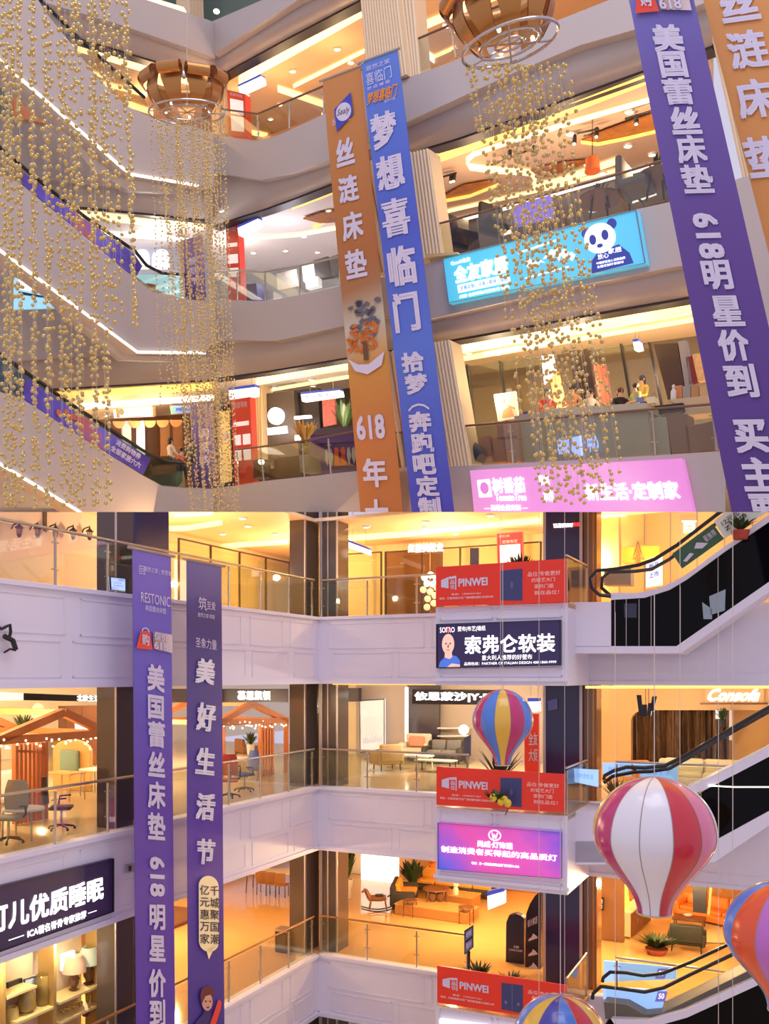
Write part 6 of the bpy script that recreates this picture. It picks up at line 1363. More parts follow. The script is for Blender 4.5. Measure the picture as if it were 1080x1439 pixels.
t3 = esc_left('lowest left escalator with a violet poster band, rising from the cafe', [(-30, 540), (33, 562), (110, 612), (200, 668), (228, 683), (255, 685), (300, 687), (300, 725), (122, 725), (113, 719), (0, 652), (-30, 634)],
    [(-30, 476), (0, 497), (100, 568), (212, 640), (235, 649), (258, 651)], [(-30, 634), (0, 652), (113, 720)], [(-30, 640), (0, 658), (113, 726), (100, 724), (60, 699), (20, 675), (-30, 646)], [(-30, 480), (0, 500), (212, 643), (256, 653), (257, 676), (250, 684), (228, 682), (200, 667), (110, 611), (33, 561), (-30, 538)],
    [(36, 530), (100, 573), (212, 645), (201, 667), (110, 611), (33, 561)], 'violet printed poster band', mGlassGreen)
f = quadmap(ES.shift(.02).poly([(36, 530), (212, 644), (201, 666), (33, 560)])); mb = MB(); text(mb, f, ES.n, '消费购物券', (.70, .12, .92, .45), mLetterPrint, bold=.02); text(mb, f, ES.n, '全部家居六六', (.68, .54, .95, .88), mLetterPrint, bold=.02)
mb.build('poster_lettering', t3, False, UP)
mb = MB(); 
for u in (.25, .3, .36, .33, .4): shape(mb, f, ES.n, disc(u, random.uniform(.35, .7), .02, .16, 12), M('print_orange', (206, 104, 70), .5), .02)
mb.build('poster_figures', t3, False, UP)
# boards and signs seen under the left escalators
q = UL.shift(-.05).poly([(18, 130), (56, 140), (76, 176), (20, 164)]); sign('wall_sign', 'orange sign board under the top left escalator', 'sign', q, M('orange_board', (224, 140, 92), .5, 0, .15, (224, 140, 92)), .05)
q = UL.shift(-.05).poly([(-6, 122), (15, 127), (18, 164), (-6, 160)]); sign('wall_sign', 'dim green board at the left edge under the top left escalator', 'sign', q, M('green_board', (132, 142, 120), .5), .05)
q = UL.shift(-.05).poly([(21, 387), (56, 398), (84, 433), (21, 435)]); t, f, n = sign('lit_screen', 'pale blue lit screen under the middle left escalator', 'screen', q, M('screen_cyan', (150, 206, 232), .4, 0, .9, (150, 210, 236)), .05); shapes(t, f, n, [[(.1, .45), (.9, .55), (.9, .62), (.1, .55)]], M('screen_line', (60, 80, 130), .4), 'dark_band'); shapes(t, f, n, [[(.1, .1), (.5, .1), (.7, .4), (.15, .4)]], mWhiteLit, 'white_area')
# cafe glimpsed below the lowest strip
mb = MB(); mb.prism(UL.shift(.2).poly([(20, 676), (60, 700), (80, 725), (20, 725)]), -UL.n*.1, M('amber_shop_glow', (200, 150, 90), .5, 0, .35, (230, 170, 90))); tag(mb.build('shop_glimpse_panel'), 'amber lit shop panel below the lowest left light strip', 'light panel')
# ------------------------------------------------------------------ UPPER GALLERIES: signs, banners, shops
mCyan = rampmat('cyan_lightbox', [(0, (84, 196, 224)), (.5, (96, 200, 224)), (1, (88, 188, 226))], (1, 0, 0), .5)
cq = [(622, 364), (894, 295), (907, 370), (630, 426)]
t, f, n = sign('lightbox_sign', 'cyan lit sign with white characters and a panda, on the middle right gallery', 'sign', UR.shift(-.2).poly(cq), mCyan, .18, M('sign_edge', (120, 130, 150), .5), .015, clip=UP)
letters(t, f, n, [('全友家居', (.055, .24, .36, .62), dict(bold=.045))], mLetterLit, clip=UP)
letters(t, f, n, [('QuanU全友', (.045, .1, .16, .2)), ('成都 全友家私有限公司 微信', (.07, .88, .35, .95))], mLetterLit, 'small_lettering', clip=UP, bold=.01)
shapes(t, f, n, [[(.065, .65), (.36, .65), (.36, .83), (.065, .83)]], mWhiteLit, 'white_bar', clip=UP); letters(t, f, n, [('全屋定制 | 沙发 | 软床 | 成品', (.08, .69, .35, .80))], M('cyan_text', (60, 150, 190), .5, 0, .5, (60, 150, 190)), 'bar_lettering', bold=.01, eps=.02, clip=UP)
shapes(t, f, n, [[(.42, .25), (.62, .18), (.62, .22), (.42, .29)], [(.44, .8), (.66, .75), (.66, .78), (.44, .83)]]+[[(.45+.03*k, .5+.1*math.sin(k)), (.47+.03*k, .42+.1*math.sin(k)), (.49+.03*k, .5+.1*math.sin(k)), (.47+.03*k, .6+.1*math.cos(k))] for k in range(8)], mWhiteLit, 'white_sketch', clip=UP)
mPW = M('print_white', (244, 244, 248), .5, 0, .8, (244, 244, 248)); mPN = M('print_navy', (52, 66, 150), .5, 0, .4, (52, 66, 150))
shapes(t, f, n, [[(.76, .99), (.77, .75), (.80, .62), (.90, .55), (.94, .75), (.95, .95)]], mPN, 'animal_body', .006, UP)
shapes(t, f, n, [disc(.885, .14, .022, .10, 16), disc(.765, .20, .022, .10, 16)], mPN, 'animal_ears', .008, UP)
shapes(t, f, n, [disc(.822, .36, .072, .29, 26)], mPW, 'animal_head', .012, UP)
shapes(t, f, n, [disc(.848, .32, .016, .10, 14), disc(.79, .36, .016, .10, 14), disc(.818, .50, .014, .04, 12)], mPN, 'animal_features', .016, UP)
letters(t, f, n, [('放心', (.80, .66, .85, .76)), ('家居', (.85, .60, .91, .70)), ('中国家居放心消费品牌', (.79, .80, .92, .85)), ('全屋定制环保板材', (.79, .87, .91, .92))], mPW, 'slogan', clip=UP, eps=.02, bold=.01)
mPinkL = rampmat('pink_lightbox', [(0, (232, 158, 208)), (.5, (226, 146, 212)), (.8, (234, 164, 214)), (1, (222, 138, 206))], (1, 0, .2), .5, noise=.3)
pq = [(660, 661), (957, 644), (974, 722), (666, 722)]
t, f, n = sign('lightbox_sign', 'pink lit sign with white characters at the bottom right gallery edge', 'sign', UR.shift(-.2).poly(pq), mPinkL, .18, clip=UP)
letters(t, f, n, [('树番茄', (.115, .2, .285, .55), dict(bold=.03)), ('新生活·定制家', (.57, .40, .965, .74), dict(bold=.03))], mLetterLit, clip=UP)
letters(t, f, n, [('TomatoTree', (.125, .56, .285, .72)), ('— 高端全屋定制 —', (.06, .80, .285, .93))], mLetterLit, 'small_lettering', clip=UP, bold=.01)
shapes(t, f, n, [[(.035, .24), (.105, .22), (.108, .62), (.038, .63)]], mLetterLit, 'logo_plate', .01, UP); shapes(t, f, n, [disc(.072, .42, .024, .14, 18, 0, 359)], M('logo_pink', (216, 130, 200), .5, 0, .6, (216, 130, 200)), 'logo_ring', .014, UP)
letters(t, f, n, [('家具', (.36, .18, .41, .40)), ('木作', (.37, .50, .42, .75))], mLetterLit, 'middle_lettering', clip=UP, bold=.03)
# --- the four long upper banners
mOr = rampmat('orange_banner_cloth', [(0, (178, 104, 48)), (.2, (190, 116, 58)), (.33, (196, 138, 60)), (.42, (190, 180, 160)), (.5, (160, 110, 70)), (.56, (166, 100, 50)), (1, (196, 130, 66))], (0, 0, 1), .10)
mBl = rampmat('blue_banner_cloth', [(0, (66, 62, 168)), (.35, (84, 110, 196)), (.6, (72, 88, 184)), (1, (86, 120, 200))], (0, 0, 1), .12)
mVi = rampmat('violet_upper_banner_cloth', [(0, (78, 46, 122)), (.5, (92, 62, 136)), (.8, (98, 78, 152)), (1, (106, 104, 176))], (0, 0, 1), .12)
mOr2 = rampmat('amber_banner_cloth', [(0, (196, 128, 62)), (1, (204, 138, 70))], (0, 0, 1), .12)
HB = UR.shift(-1.2)
co = [(453, 113), (506, 93), (570, 760), (510, 760)]
t, f, n = banner('narrow orange brown banner hanging left of the blue banner', co, mOr, HB.shift(.15), UP)
put_chars(t, f, n, co, [('丝', 486, 218, 27, 40), ('涟', 491, 271, 29, 38), ('床', 497, 324, 30, 40), ('垫', 502, 378, 31, 40), ('618', 522, 606, 40, 34), ('年', 528, 668, 34, 40), ('大', 531, 724, 34, 40)], mLetterPrint, clip=UP)
put_chars(t, f, n, co, [('丝涟床垫', 481, 171, 28, 10)], mLetterPrint, 'logo_lines', UP, .0, False)
shapes(t, f, n, [[(.26, .075), (.72, .05), (.74, .098), (.28, .125)]], M('logo_blue', (60, 70, 180), .5), 'logo_plate', .04, UP); shapes(t, f, n, [disc(.5, .087, .2, .02, 20)], mLetterPrint, 'logo_oval', .045, UP)
mb = MB(); text(mb, f, n, 'Sealy', (.34, .079, .66, .096), mBlack, eps=.05, skew=.2, bold=0); mb.build('logo_lettering', t, False, UP)
# printed autumn tree and boat
mA1 = M('print_autumn', (206, 112, 40), .5); mA2 = M('print_slate', (104, 100, 112), .5)
blob = lambda u, v, a, b, k: [(u+a*random.uniform(.5, 1)*math.cos(i/k*6.28), v+b*random.uniform(.5, 1)*math.sin(i/k*6.28)) for i in range(k)]
shapes(t, f, n, [blob(random.uniform(.2, .9), random.uniform(.50, .575), .10, .007, 8) for k in range(34)], mA2, 'printed_smoke', .036, UP)
shapes(t, f, n, [blob(random.uniform(.1, .8), random.uniform(.545, .61), .09, .006, 8) for k in range(40)], mA1, 'printed_foliage', .04, UP)
shapes(t, f, n, [[(.45, .585), (.55, .585), (.56, .625), (.44, .625)]], M('print_trunk', (110, 74, 52), .5), 'printed_trunk', .044, UP)
shapes(t, f, n, [[(.05, .618), (.3, .632), (.55, .634), (.95, .612), (.85, .640), (.5, .655), (.2, .645)]], mLetterPrint, 'printed_boat', .042, UP)
cb = [(507, 88), (558, 69), (643, 760), (583, 760)]
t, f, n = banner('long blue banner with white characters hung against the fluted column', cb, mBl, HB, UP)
put_chars(t, f, n, cb, [('梦', 541, 188, 38, 52), ('想', 550, 249, 40, 50), ('喜', 558, 314, 40, 54), ('临', 567, 383, 40, 56), ('门', 573, 448, 38, 56), ('拾', 582, 518, 32, 28), ('梦', 587, 548, 32, 28), ('奔', 592, 600, 32, 28), ('跑', 595, 629, 32, 28), ('吧', 598, 658, 32, 28), ('定', 602, 687, 32, 28), ('制', 605, 716, 32, 28)], mLetterPrint, clip=UP, bold=.04)
put_chars(t, f, n, cb, [('（', 590, 580, 30, 10, 1), ('喜临门', 533, 108, 38, 18), ('居然之家', 532, 92, 36, 7), ('舒 适 睡 眠', 533, 122, 34, 5)], mLetterPrint, 'logo_lines', UP, .0, False)
put_chars(t, f, n, cb, [('梦想喜临门', 538, 136, 44, 18)], M('banner_orange', (236, 146, 40), .5), 'orange_logo', UP, .02, False, skew=.1)
put_chars(t, f, n, cb, [('拾梦计划', 549, 144, 16, 5)], mLetterPrint, 'orange_logo_line', UP, .0, False)
cv = [(878, -26), (968, -28), (1148, 760), (1036, 760)]
HV = UR.shift(-4.5)
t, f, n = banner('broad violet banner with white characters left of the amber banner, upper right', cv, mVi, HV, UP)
put_chars(t, f, n, cv, [('美', 941, 61, 43, 42), ('国', 949, 101, 40, 40), ('蕾', 957, 141, 42, 40), ('丝', 967, 184, 42, 42), ('床', 976, 226, 42, 42), ('垫', 985, 269, 44, 42), ('618', 1001, 350, 36, 66, 1), ('明', 1013, 405, 42, 42), ('星', 1027, 455, 44, 44), ('价', 1036, 502, 44, 44), ('到', 1046, 550, 46, 46), ('买', 1059, 624, 48, 46), ('主', 1070, 674, 50, 46), ('要', 1082, 722, 50, 46)], mLetterPrint, clip=UP, bold=.035)
bag_logo(t, f, n, .08, .005, .95, .065, UP)
c4 = [(980, -30), (1110, -50), (1205, 372), (1086, 380)]
t, f, n = banner('amber banner with large pale characters at the upper right edge', c4, mOr2, HV.shift(.3), UP)
put_chars(t, f, n, c4, [('丝', 1040, 8, 56, 54), ('涟', 1054, 74, 58, 56), ('床', 1066, 144, 58, 56), ('垫', 1078, 226, 58, 58)], mLetterPrint, clip=UP, bold=.03)

# hanging lightboxes, red boards, posters
hang_box('blue topped hanging lightbox under the top peach ceiling, left of the orange banner', [(334, 119), (366, 104), (368, 116), (336, 131)], UR.shift(1.2), UP, None, .8)
hang_box('blue topped hanging lightbox of the middle gallery beside the red banner', [(333, 317), (362, 304), (363, 317), (335, 331)], UR.shift(1.0), UP, None, .6)
hang_box('blue topped hanging lightbox above the red board, lowest upper gallery', [(320, 545), (358, 540), (358, 556), (322, 561)], UR.shift(1.0), UP, None, .6)
hang_box('blue topped hanging lightbox left of the orange banner over the tent', [(422, 551), (476, 546), (478, 556), (424, 564)], UR.shift(2.2), UP, '生活馆 出口', .4)
mRedB = M('bright_red_board', (216, 62, 42), .5, 0, .06, (220, 62, 40))
def red_board(label, quad, pl, blocks):
    q = pl.poly(quad); t, f, n = sign('directory_board', label, 'sign', q, mRedB, .25, clip=UP)
    shapes(t, f, n, [[(a, b), (c, b), (c, d), (a, d)] for a, b, c, d in blocks], M('board_white', (240, 226, 222), .5, 0, .5, (240, 226, 222)), 'printed_blocks', .01, UP)
    letters(t, f, n, [('楼层导购', (.15, .04, .85, .11))], mLetterPrint, 'heading', bold=.0, clip=UP); return t
red_board('red and white directory board beside the small chandelier crown, top gallery', [(319, 126), (344, 132), (346, 192), (322, 190)], UR.shift(.8), [(.15, .18, .9, .52), (.15, .56, .9, .9)])
red_board('red directory banner of the middle gallery beside the hanging lightbox', [(317, 316), (334, 314), (339, 421), (321, 422)], UR.shift(1.1), [(.1, .25, .9, .3), (.1, .4, .9, .52), (.1, .58, .9, .7)])
red_board('red directory board in front of the ribbed wall, lowest upper gallery', [(324, 562), (351, 558), (356, 680), (330, 682)], UR.shift(1.0), [(.1, .27, .9, .32), (.1, .42, .45, .54), (.55, .42, .95, .54), (.1, .6, .45, .72), (.55, .6, .95, .72)])
mSt = rampmat('violet_stand_poster', [(0, (60, 44, 90)), (.5, (104, 84, 150)), (1, (150, 130, 150))], (0, 0, 1), .1, noise=.6)
for c, pl, lb, tx in (([(254, 338), (284, 330), (290, 422), (262, 424)], UL.shift(1.2), 'violet standing banner behind the small chandelier beads, middle gallery', '家居节'), ([(268, 566), (300, 566), (303, 683), (272, 686)], UL.shift(1.0), 'violet standing banner behind the small chandelier beads, by the cafe', '满意购'), ([(308, 578), (322, 577), (326, 676), (311, 680)], UL.shift(1.4), 'yellow and white standing banner between the violet banner and the red board', '惠')):
    q = pl.poly(c); t, f, n = sign('banner_stand', lb, 'banner', q, mSt if tx != '惠' else M('cream_poster', (226, 200, 130), .5, 0, .15, (226, 200, 130)), .04, clip=UP)
    mb = MB()
    for i, ch in enumerate(tx): text(mb, f, n, ch, (.25, .3+i*.16, .75, .42+i*.16), mLetterPrint, eps=.012, em=True)
    mb.build('lettering', t, False, UP)

# --- middle gallery, left: pale blue shop things
def ubox(name, label, cat, pl, c, m, th=.4):
    o = MB().prism(pl.poly(c), -pl.n*th, m).build(name, None, False, UP); return tag(o, label, cat)
mBlueBox = M('royal_blue_box', (58, 58, 150), .5)
ubox('counter', 'royal blue counter behind the middle gallery railing', 'counter', UR.shift(1.5), [(341, 400), (360, 398), (362, 424), (343, 426)], mBlueBox)
ubox('counter', 'white counter end beside the royal blue counter', 'counter', UR.shift(2.0), [(364, 404), (384, 410), (384, 428), (364, 428)], mWhite)
ubox('pale_blue_board', 'pale blue lit board behind the middle left escalator end', 'sign', UL.shift(2.2), [(196, 386), (256, 386), (258, 420), (190, 412)], M('sky_lit_board', (150, 214, 236), .4, 0, .8, (150, 214, 240)), .1)
ubox('brown_crate', 'brown box in front of the pale blue lit board', 'box', UL.shift(1.6), [(207, 398), (219, 400), (219, 416), (207, 414)], M('brown_box', (150, 84, 50), .6))
for c, lb in (([(190, 352), (210, 350), (214, 375), (196, 374)], 'left bright arched lit niche behind the middle left escalator'), ([(216, 352), (238, 354), (240, 376), (218, 376)], 'right bright arched lit niche behind the middle left escalator')):
    pl = UL.shift(4.6); x0, x1 = c[0][0], c[1][0]; ub = [(x0, 378), (x1, 378)]+[((x0+x1)/2+(x1-x0)/2*math.cos(math.radians(a)), 362-12*math.sin(math.radians(a))) for a in range(0, 181, 20)]
    ubox('lit_niche', lb, 'light panel', pl, ub, mWhiteLit, .1)
ubox('wall_poster', 'grey poster panel behind glass on the middle gallery', 'poster', UR.shift(3), [(388, 385), (416, 378), (420, 402), (390, 408)], M('grey_poster', (180, 172, 168), .5), .08)
for k, (c, m, lb) in enumerate((([(424, 372), (440, 369), (442, 392), (426, 396)], mWhiteLit, 'white lit display window, left of the dark shelves on the middle gallery'), ([(440, 366), (460, 360), (466, 388), (444, 392)], M('dark_display', (70, 64, 70), .4), 'dark display shelves by the orange banner on the middle gallery'), ([(428, 392), (446, 388), (447, 402), (430, 406)], mWhiteLit, 'low white lit showcase by the orange banner'), ([(462, 362), (478, 356), (480, 384), (466, 388)], M('mid_grey_display', (130, 124, 130), .4), 'grey showcase touching the orange banner'))):
    ubox('showcase', lb, 'showcase', UR.shift(3.2-.1*k), c, m, .2)
# --- middle gallery, right: furniture above the cyan sign
def ut(pl, px, py): return pl.hit(px, py)
def utable(label, p, r, h, m): 
    t = thing('table', label, 'table', p); MB().lathe(p, [(0, h-.05), (r, h-.05), (r*1.02, h-.02), (r, h), (0, h)], m, 20).build('tabletop', t, True)
    for k in range(4): a = .6+k*1.57; MB().tube([p+V((r*.6*math.cos(a), r*.6*math.sin(a), 0)), p+V((r*.45*math.cos(a), r*.45*math.sin(a), h-.05))], .03, mBlack, 6).build('leg', t)
    return t
UD = UR.shift(2.0)
p = UD.hit(842, 300); utable('dark round table with a plant, above the panda', p, .55, .38, mWalnut); plant('potted_plant', 'dark bushy plant on the round table above the panda', p+V((0, 0, .38)), .35, .3, 36, mBlack, .1, .1)
p = UD.hit(922, 276); utable('dark round table beside the right violet banner', p, .5, .5, mWalnut); plant('potted_plant', 'dark upright plant on the round table beside the violet banner', p+V((0, 0, .5)), .5, .3, 36, mBlack, .12, .1)
t = thing('lounge_chair', 'grey lounge chair between the two dark round tables', 'chair', UD.hit(880, 292)); p = UD.hit(880, 292); xf = XF(p, math.atan2(UR.n.x, -UR.n.y)*-1+.2, 1.1)
MB(xf).rbox(-.5, -.05, .2, .3, .1, 1.0, .06, M('grey_felt', (110, 100, 92), .8)).build('backrest', t, True); MB(xf).rbox(-.5, -.6, .25, .3, 0, .42, .05, MATS['grey_felt']).build('seat', t, True); MB(xf).tube([(.34, .05, 0), (.34, .05, .55), (.9, -.05, .5), (.95, -.1, 0)], .03, mBlack, 6).build('armrest_frame', t, True)
for k, (c, lb) in enumerate((([(884, 278), (918, 266), (920, 272), (886, 284)], 'glowing white strip shelf behind the lounge chair'), ([(826, 293), (856, 284), (857, 289), (827, 298)], 'glowing white strip shelf behind the round table with plant'), ([(693, 325), (714, 318), (716, 326), (695, 333)], 'glowing white lamp strip left of the blue lit wall'), ([(630, 340), (648, 335), (648, 340), (630, 346)], 'glowing white strip by the ribbed jamb, above the cyan sign'))):
    ubox('light_strip_shelf', lb, 'light', UR.shift(3.6), c, mWhiteLit, .1)
ubox('blue_screen', 'blue and violet lit wall screen behind the beads above the cyan sign', 'screen', UR.shift(4.5), [(718, 290), (772, 274), (776, 305), (724, 318)], M('violet_blue_screen', (110, 100, 230), .4, 0, .8, (110, 100, 240)), .1)
ubox('wooden_lectern', 'brown wooden post panel leaning by the ribbed jamb', 'panel', UR.shift(.9), [(616, 302), (622, 300), (634, 354), (622, 358)], mWalnut, .1)
ubox('timber_beam', 'pale timber board lying on the fascia left of the cyan sign', 'board', UR.shift(-.1), [(598, 357), (642, 354), (643, 357), (598, 362)], M('pale_timber', (226, 190, 130), .5), .2)
for k, (x, y) in enumerate(((646, 346), (694, 330))):
    t = thing('lounge_chair', ('dark armchair by the left end above the cyan sign, left one', 'dark armchair above the cyan sign, right of its twin')[k], 'chair', UD.hit(x, y+8)); xf = XF(UD.hit(x, y+8), .5)
    MB(xf).rbox(-.4, .1, .2, .4, .25, 1.1, .06, mDarkF).build('backrest', t, True); MB(xf).rbox(-.4, -.4, .3, .4, .2, .5, .05, mDarkF).build('seat', t, True)
glow_letters('faint copper shop letters on the brown wall above the panda', UR.shift(4.2), [(842, 274), (922, 252), (923, 259), (843, 281)], '红星美凯龙 · 家居生活', None, M('copper_letter', (190, 110, 60), .5, 0, .2, (200, 110, 60)), UP, name='wall_letters', bold=.01)
# --- lowest upper gallery, left: dark wall with round logo, tent, bin
UE = UR.shift(3.2)
ubox('logo_panel', 'dark grey shop wall carrying a round glowing logo', 'wall panel', UE, [(367, 554), (412, 549), (420, 640), (372, 646)], M('dark_logo_wall', (86, 76, 72), .4), .3)
p = UE.shift(-.1); t = thing('round_logo', 'round glowing white logo with a white word bar below', 'sign', p.hit(389, 600))
MB().prism([p.hit(389+11*math.cos(k/12*math.pi), 585+12*math.sin(k/12*math.pi)) for k in range(24)], UR.n*.08, mLetterLit).build('disc', t, False, UP)
f = quadmap(p.poly([(377, 602), (404, 599), (405, 609), (378, 612)])); mb = MB(); text(mb, f, UR.n, 'HOLIKE', (0, 0, 1, 1), mLetterLit, bold=.05, ext=1); mb.build('lettering', t, False, UP)
ubox('shop_door', 'dark doorway beside the wall with the round logo', 'door', UE.shift(.2), [(412, 549), (446, 545), (452, 640), (420, 644)], M('dark_doorway', (40, 34, 40), .3), .2)
for c, lb in (([(413, 585), (435, 583), (436, 587), (413, 589)], 'short glowing strip shelf in the dark doorway, upper'), ([(414, 612), (420, 611), (420, 618), (414, 619)], 'small glowing box low in the dark doorway')): ubox('light_strip_shelf', lb, 'light', UE.shift(-.05), c, mWhiteLit, .1)
plant('potted_plant', 'golden leafed plant before the dark doorway', UE.shift(-.5).hit(429, 628), .9, .55, 70, mBlack, .15, .12, .12, .3, clip=UP, mleaf=M('golden_leaf', (190, 150, 80), .6))
ubox('figure_poster', 'poster of red and white figures over the violet tent', 'poster', UE.shift(.1), [(452, 558), (470, 556), (472, 596), (454, 600)], M('figure_print', (190, 96, 90), .5, 0, .2, (190, 96, 90), noise=.7, nscale=9), .05)
plant('potted_plant', 'tall green plant between the poster and the orange banner', UE.shift(-.2).hit(484, 612), 1.4, .55, 60, mPotW, .2, .14, clip=UP)
UT = UR.shift(1.6)
t = thing('market_tent', 'violet market tent with printed figures behind the railing', 'tent', UT.hit(470, 660)); mTent = M('tent_violet', (96, 54, 150), .6)
MB().prism(UT.poly([(436, 613), (446, 602), (500, 598), (590, 606), (590, 616), (500, 610)]), -UR.n*1.2, M('tent_roof', (96, 82, 92), .7)).build('roof', t, False, UP)
MB().prism(UT.poly([(436, 612), (500, 608), (560, 604), (562, 616), (500, 620), (438, 624)]), -UR.n*.1, mTent).build('valance', t, False, UP)
MB().prism(UT.shift(.1).poly([(434, 618), (560, 612), (562, 656), (436, 662)]), -UR.n*1.0, mTent).build('skirt', t, False, UP)
f = quadmap(UT.poly([(452, 628), (502, 624), (504, 654), (454, 658)])); mb = MB()
for u, m_ in ((.1, mLetterPrint), (.22, mLetterPrint), (.72, mLetterPrint), (.85, mLetterPrint)): shape(mb, f, UR.n, [(u, .2), (u+.06, .1), (u+.1, .5), (u+.04, .95), (u-.02, .6)], M('print_grey', (190, 190, 200), .5), .02)
for u in (.42, .6): shape(mb, f, UR.n, disc(u, .3, .07, .22, 12)+[], mRedB, .02); shape(mb, f, UR.n, [(u-.09, .95), (u-.05, .45), (u+.05, .45), (u+.09, .95)], mRedB, .022)
mb.build('printed_figures', t, False, UP)
p = UR.shift(.8).hit(368, 672); t = thing('litter_bin', 'dark litter bin behind the railing beside the red directory board', 'bin', p); xf = XF(p, .7); MB(xf).rbox(-.22, -.22, 0, .22, .22, .55, .02, M('bin_brown', (52, 42, 38))).build('body', t, True, UP); MB(xf).box(-.23, -.23, .55, .23, .23, .6, mBlack).build('lid', t, False, UP)
ubox('pale_bench', 'pale green grey bench block before the violet tent', 'bench', UR.shift(1.2), [(420, 640), (434, 638), (436, 662), (422, 664)], M('bench_grey', (150, 146, 120), .5), .5)
# --- cafe at the foot of the left escalator
UI = UL.shift(2.5)
t, f, n = sign('lightbox_sign', 'white glowing cafe sign in an orange frame behind the lowest left escalator', 'sign', UI.shift(1.2).poly([(162, 571), (217, 570), (218, 585), (164, 587)]), mLetterLit, .12, M('cafe_orange', (214, 150, 96), .5, 0, .2, (214, 150, 96)), .1, clip=UP)
shapes(t, f, n, [disc(.13, .5, .07, .3, 14)], M('cafe_logo_grey', (150, 160, 140), .5), 'logo', .02, UP); letters(t, f, n, [('咖啡西餐厅', (.25, .25, .9, .75))], M('cafe_grey_text', (214, 206, 190), .5, 0, .6, (214, 206, 190)), clip=UP, eps=.02)
q = UI.shift(.8).poly([(240, 570), (272, 570), (272, 579), (242, 582)]); t, f, n = sign('screen', 'green and blue menu screen right of the cafe sign', 'screen', q, rampmat('menu_screen', [(0, (150, 190, 130)), (.4, (130, 160, 210)), (1, (120, 150, 220))], (1, 0, 0), .7), .06, clip=UP); letters(t, f, n, [('MENU', (.2, .3, .8, .7))], mPN, clip=UP)
mDr = M('cafe_curtain', (176, 122, 80), .7)
for k, (x, m_, lb) in enumerate(((178, mWhite, 'white hanging panel, leftmost in the cafe'), (190, M('cafe_dark', (80, 56, 44), .5), 'dark narrow panel beside the white cafe panel'), (197, mWhiteLit, 'bright white narrow panel in the middle of the cafe'), (212, M('cafe_dark', (80, 56, 44)), 'dark panel right of the bright cafe panel'), (232, mDr, 'tan drape in the cafe behind the seated people'), (250, mDr, 'tan drape at the right of the cafe'))):
    ubox('wall_drape', lb, 'curtain', UI.shift(1.6), [(x-6, 592), (x+6, 591), (x+7, 640), (x-5, 641)], m_, .06)
for k, x in enumerate((168, 190, 211, 229, 248)):
    pl = UI.shift(.6); y = 592-k*.5; o = MB().prism([pl.hit(x+8*math.cos(math.radians(a)), y+10*math.sin(math.radians(a))) for a in range(0, 181, 20)], -UL.n*.05, M('cafe_pennant', (226, 160, 104), .6, 0, .1, (226, 160, 104))).build('pennant', None, False, UP)
    tag(o, ('orange half round pennant over the cafe, first from the left', 'orange half round pennant over the cafe, second from the left', 'orange half round pennant in the middle of the cafe row', 'orange half round pennant over the seated woman', 'orange half round pennant at the right end of the cafe row')[k], 'pennant', 'pennants over the cafe')
sit = {'lkn': (-.12, -.45, .92), 'rkn': (.12, -.45, .92), 'lan': (-.12, -.45, .5), 'ran': (.12, -.45, .5), 'lto': (-.12, -.58, .46), 'rto': (.12, -.58, .46), 'lel': (-.26, -.1, 1.16), 'rel': (.26, -.1, 1.16), 'lwr': (-.16, -.36, 1.12), 'rwr': (.16, -.36, 1.12)}
def seat_at(pl, hx, hy, label, shirt, yaw, pose=None, s=1, hair=mHair):
    h = pl.hit(hx, hy); return person(label, h-V((0, 0, 1.62*s)), yaw, pose or sit, shirt, mBlack, hair, s)
mShW = M('white_shirt', (224, 208, 190), .8); mShO = M('orange_shirt', (214, 120, 70), .8); mShY = M('yellow_shirt', (214, 178, 70), .8); mShB = M('black_shirt', (44, 36, 36), .8); mShR = M('red_shirt', (214, 70, 50), .8); mShP = M('peach_shirt', (226, 160, 110), .8); mShG = M('pale_green_shirt', (186, 190, 130), .8)
UC = UL.shift(.9)
seat_at(UC, 239, 620, 'woman with dark hair and white top seated in the cafe', mShW, 2.2, s=.95)
seat_at(UC, 254, 634, 'person in orange top leaning at the cafe, right of the woman in white', mShO, .9, s=.9)
seat_at(UC, 269, 622, 'person in dark green at the cafe beside the violet standing banner', M('dark_green_shirt', (70, 80, 60), .8), -.4, s=.9)
ubox('cafe_counter', 'low orange board on the railing at the end of the lowest left escalator', 'board', UL.shift(.2), [(217, 655), (247, 652), (248, 664), (218, 668)], M('orange_low_board', (206, 120, 66), .5), .1)
ubox('cafe_bench', 'green grey bench box behind the glass at the escalator foot', 'bench', UL.shift(.5), [(205, 668), (258, 662), (260, 684), (230, 688)], M('green_grey_box', (150, 142, 104), .6), .4)
# --- service counter above the pink sign
mCnt = M('counter_olive_grey', (170, 158, 132), .4)
UCn = UR.shift(.9)
t = thing('service_counter', 'long grey counter with a blue lit logo, behind the railing above the pink sign', 'counter', UCn.hit(800, 645))
for c in ([(722, 585), (737, 582), (746, 650), (730, 652)], [(737, 582), (790, 575), (798, 647), (746, 650)], [(790, 575), (856, 578), (866, 644), (798, 647)], [(856, 578), (908, 576), (918, 642), (866, 644)]): MB().prism(UCn.poly(c), -UR.n*.6, mCnt).build('front_panel', t, False, UP)
MB().prism(UCn.shift(-.08).poly([(770, 574), (906, 566), (908, 577), (772, 584)]), -UR.n*.8, M('counter_top', (190, 178, 150), .3)).build('counter_top', t, False, UP)
pb = UCn.shift(-.1); f = quadmap(pb.poly([(782, 612), (840, 606), (842, 640), (784, 644)])); mb = MB(); mLogoB = M('blue_lit_logo', (160, 180, 255), .4, 0, 1.5, (150, 172, 255))
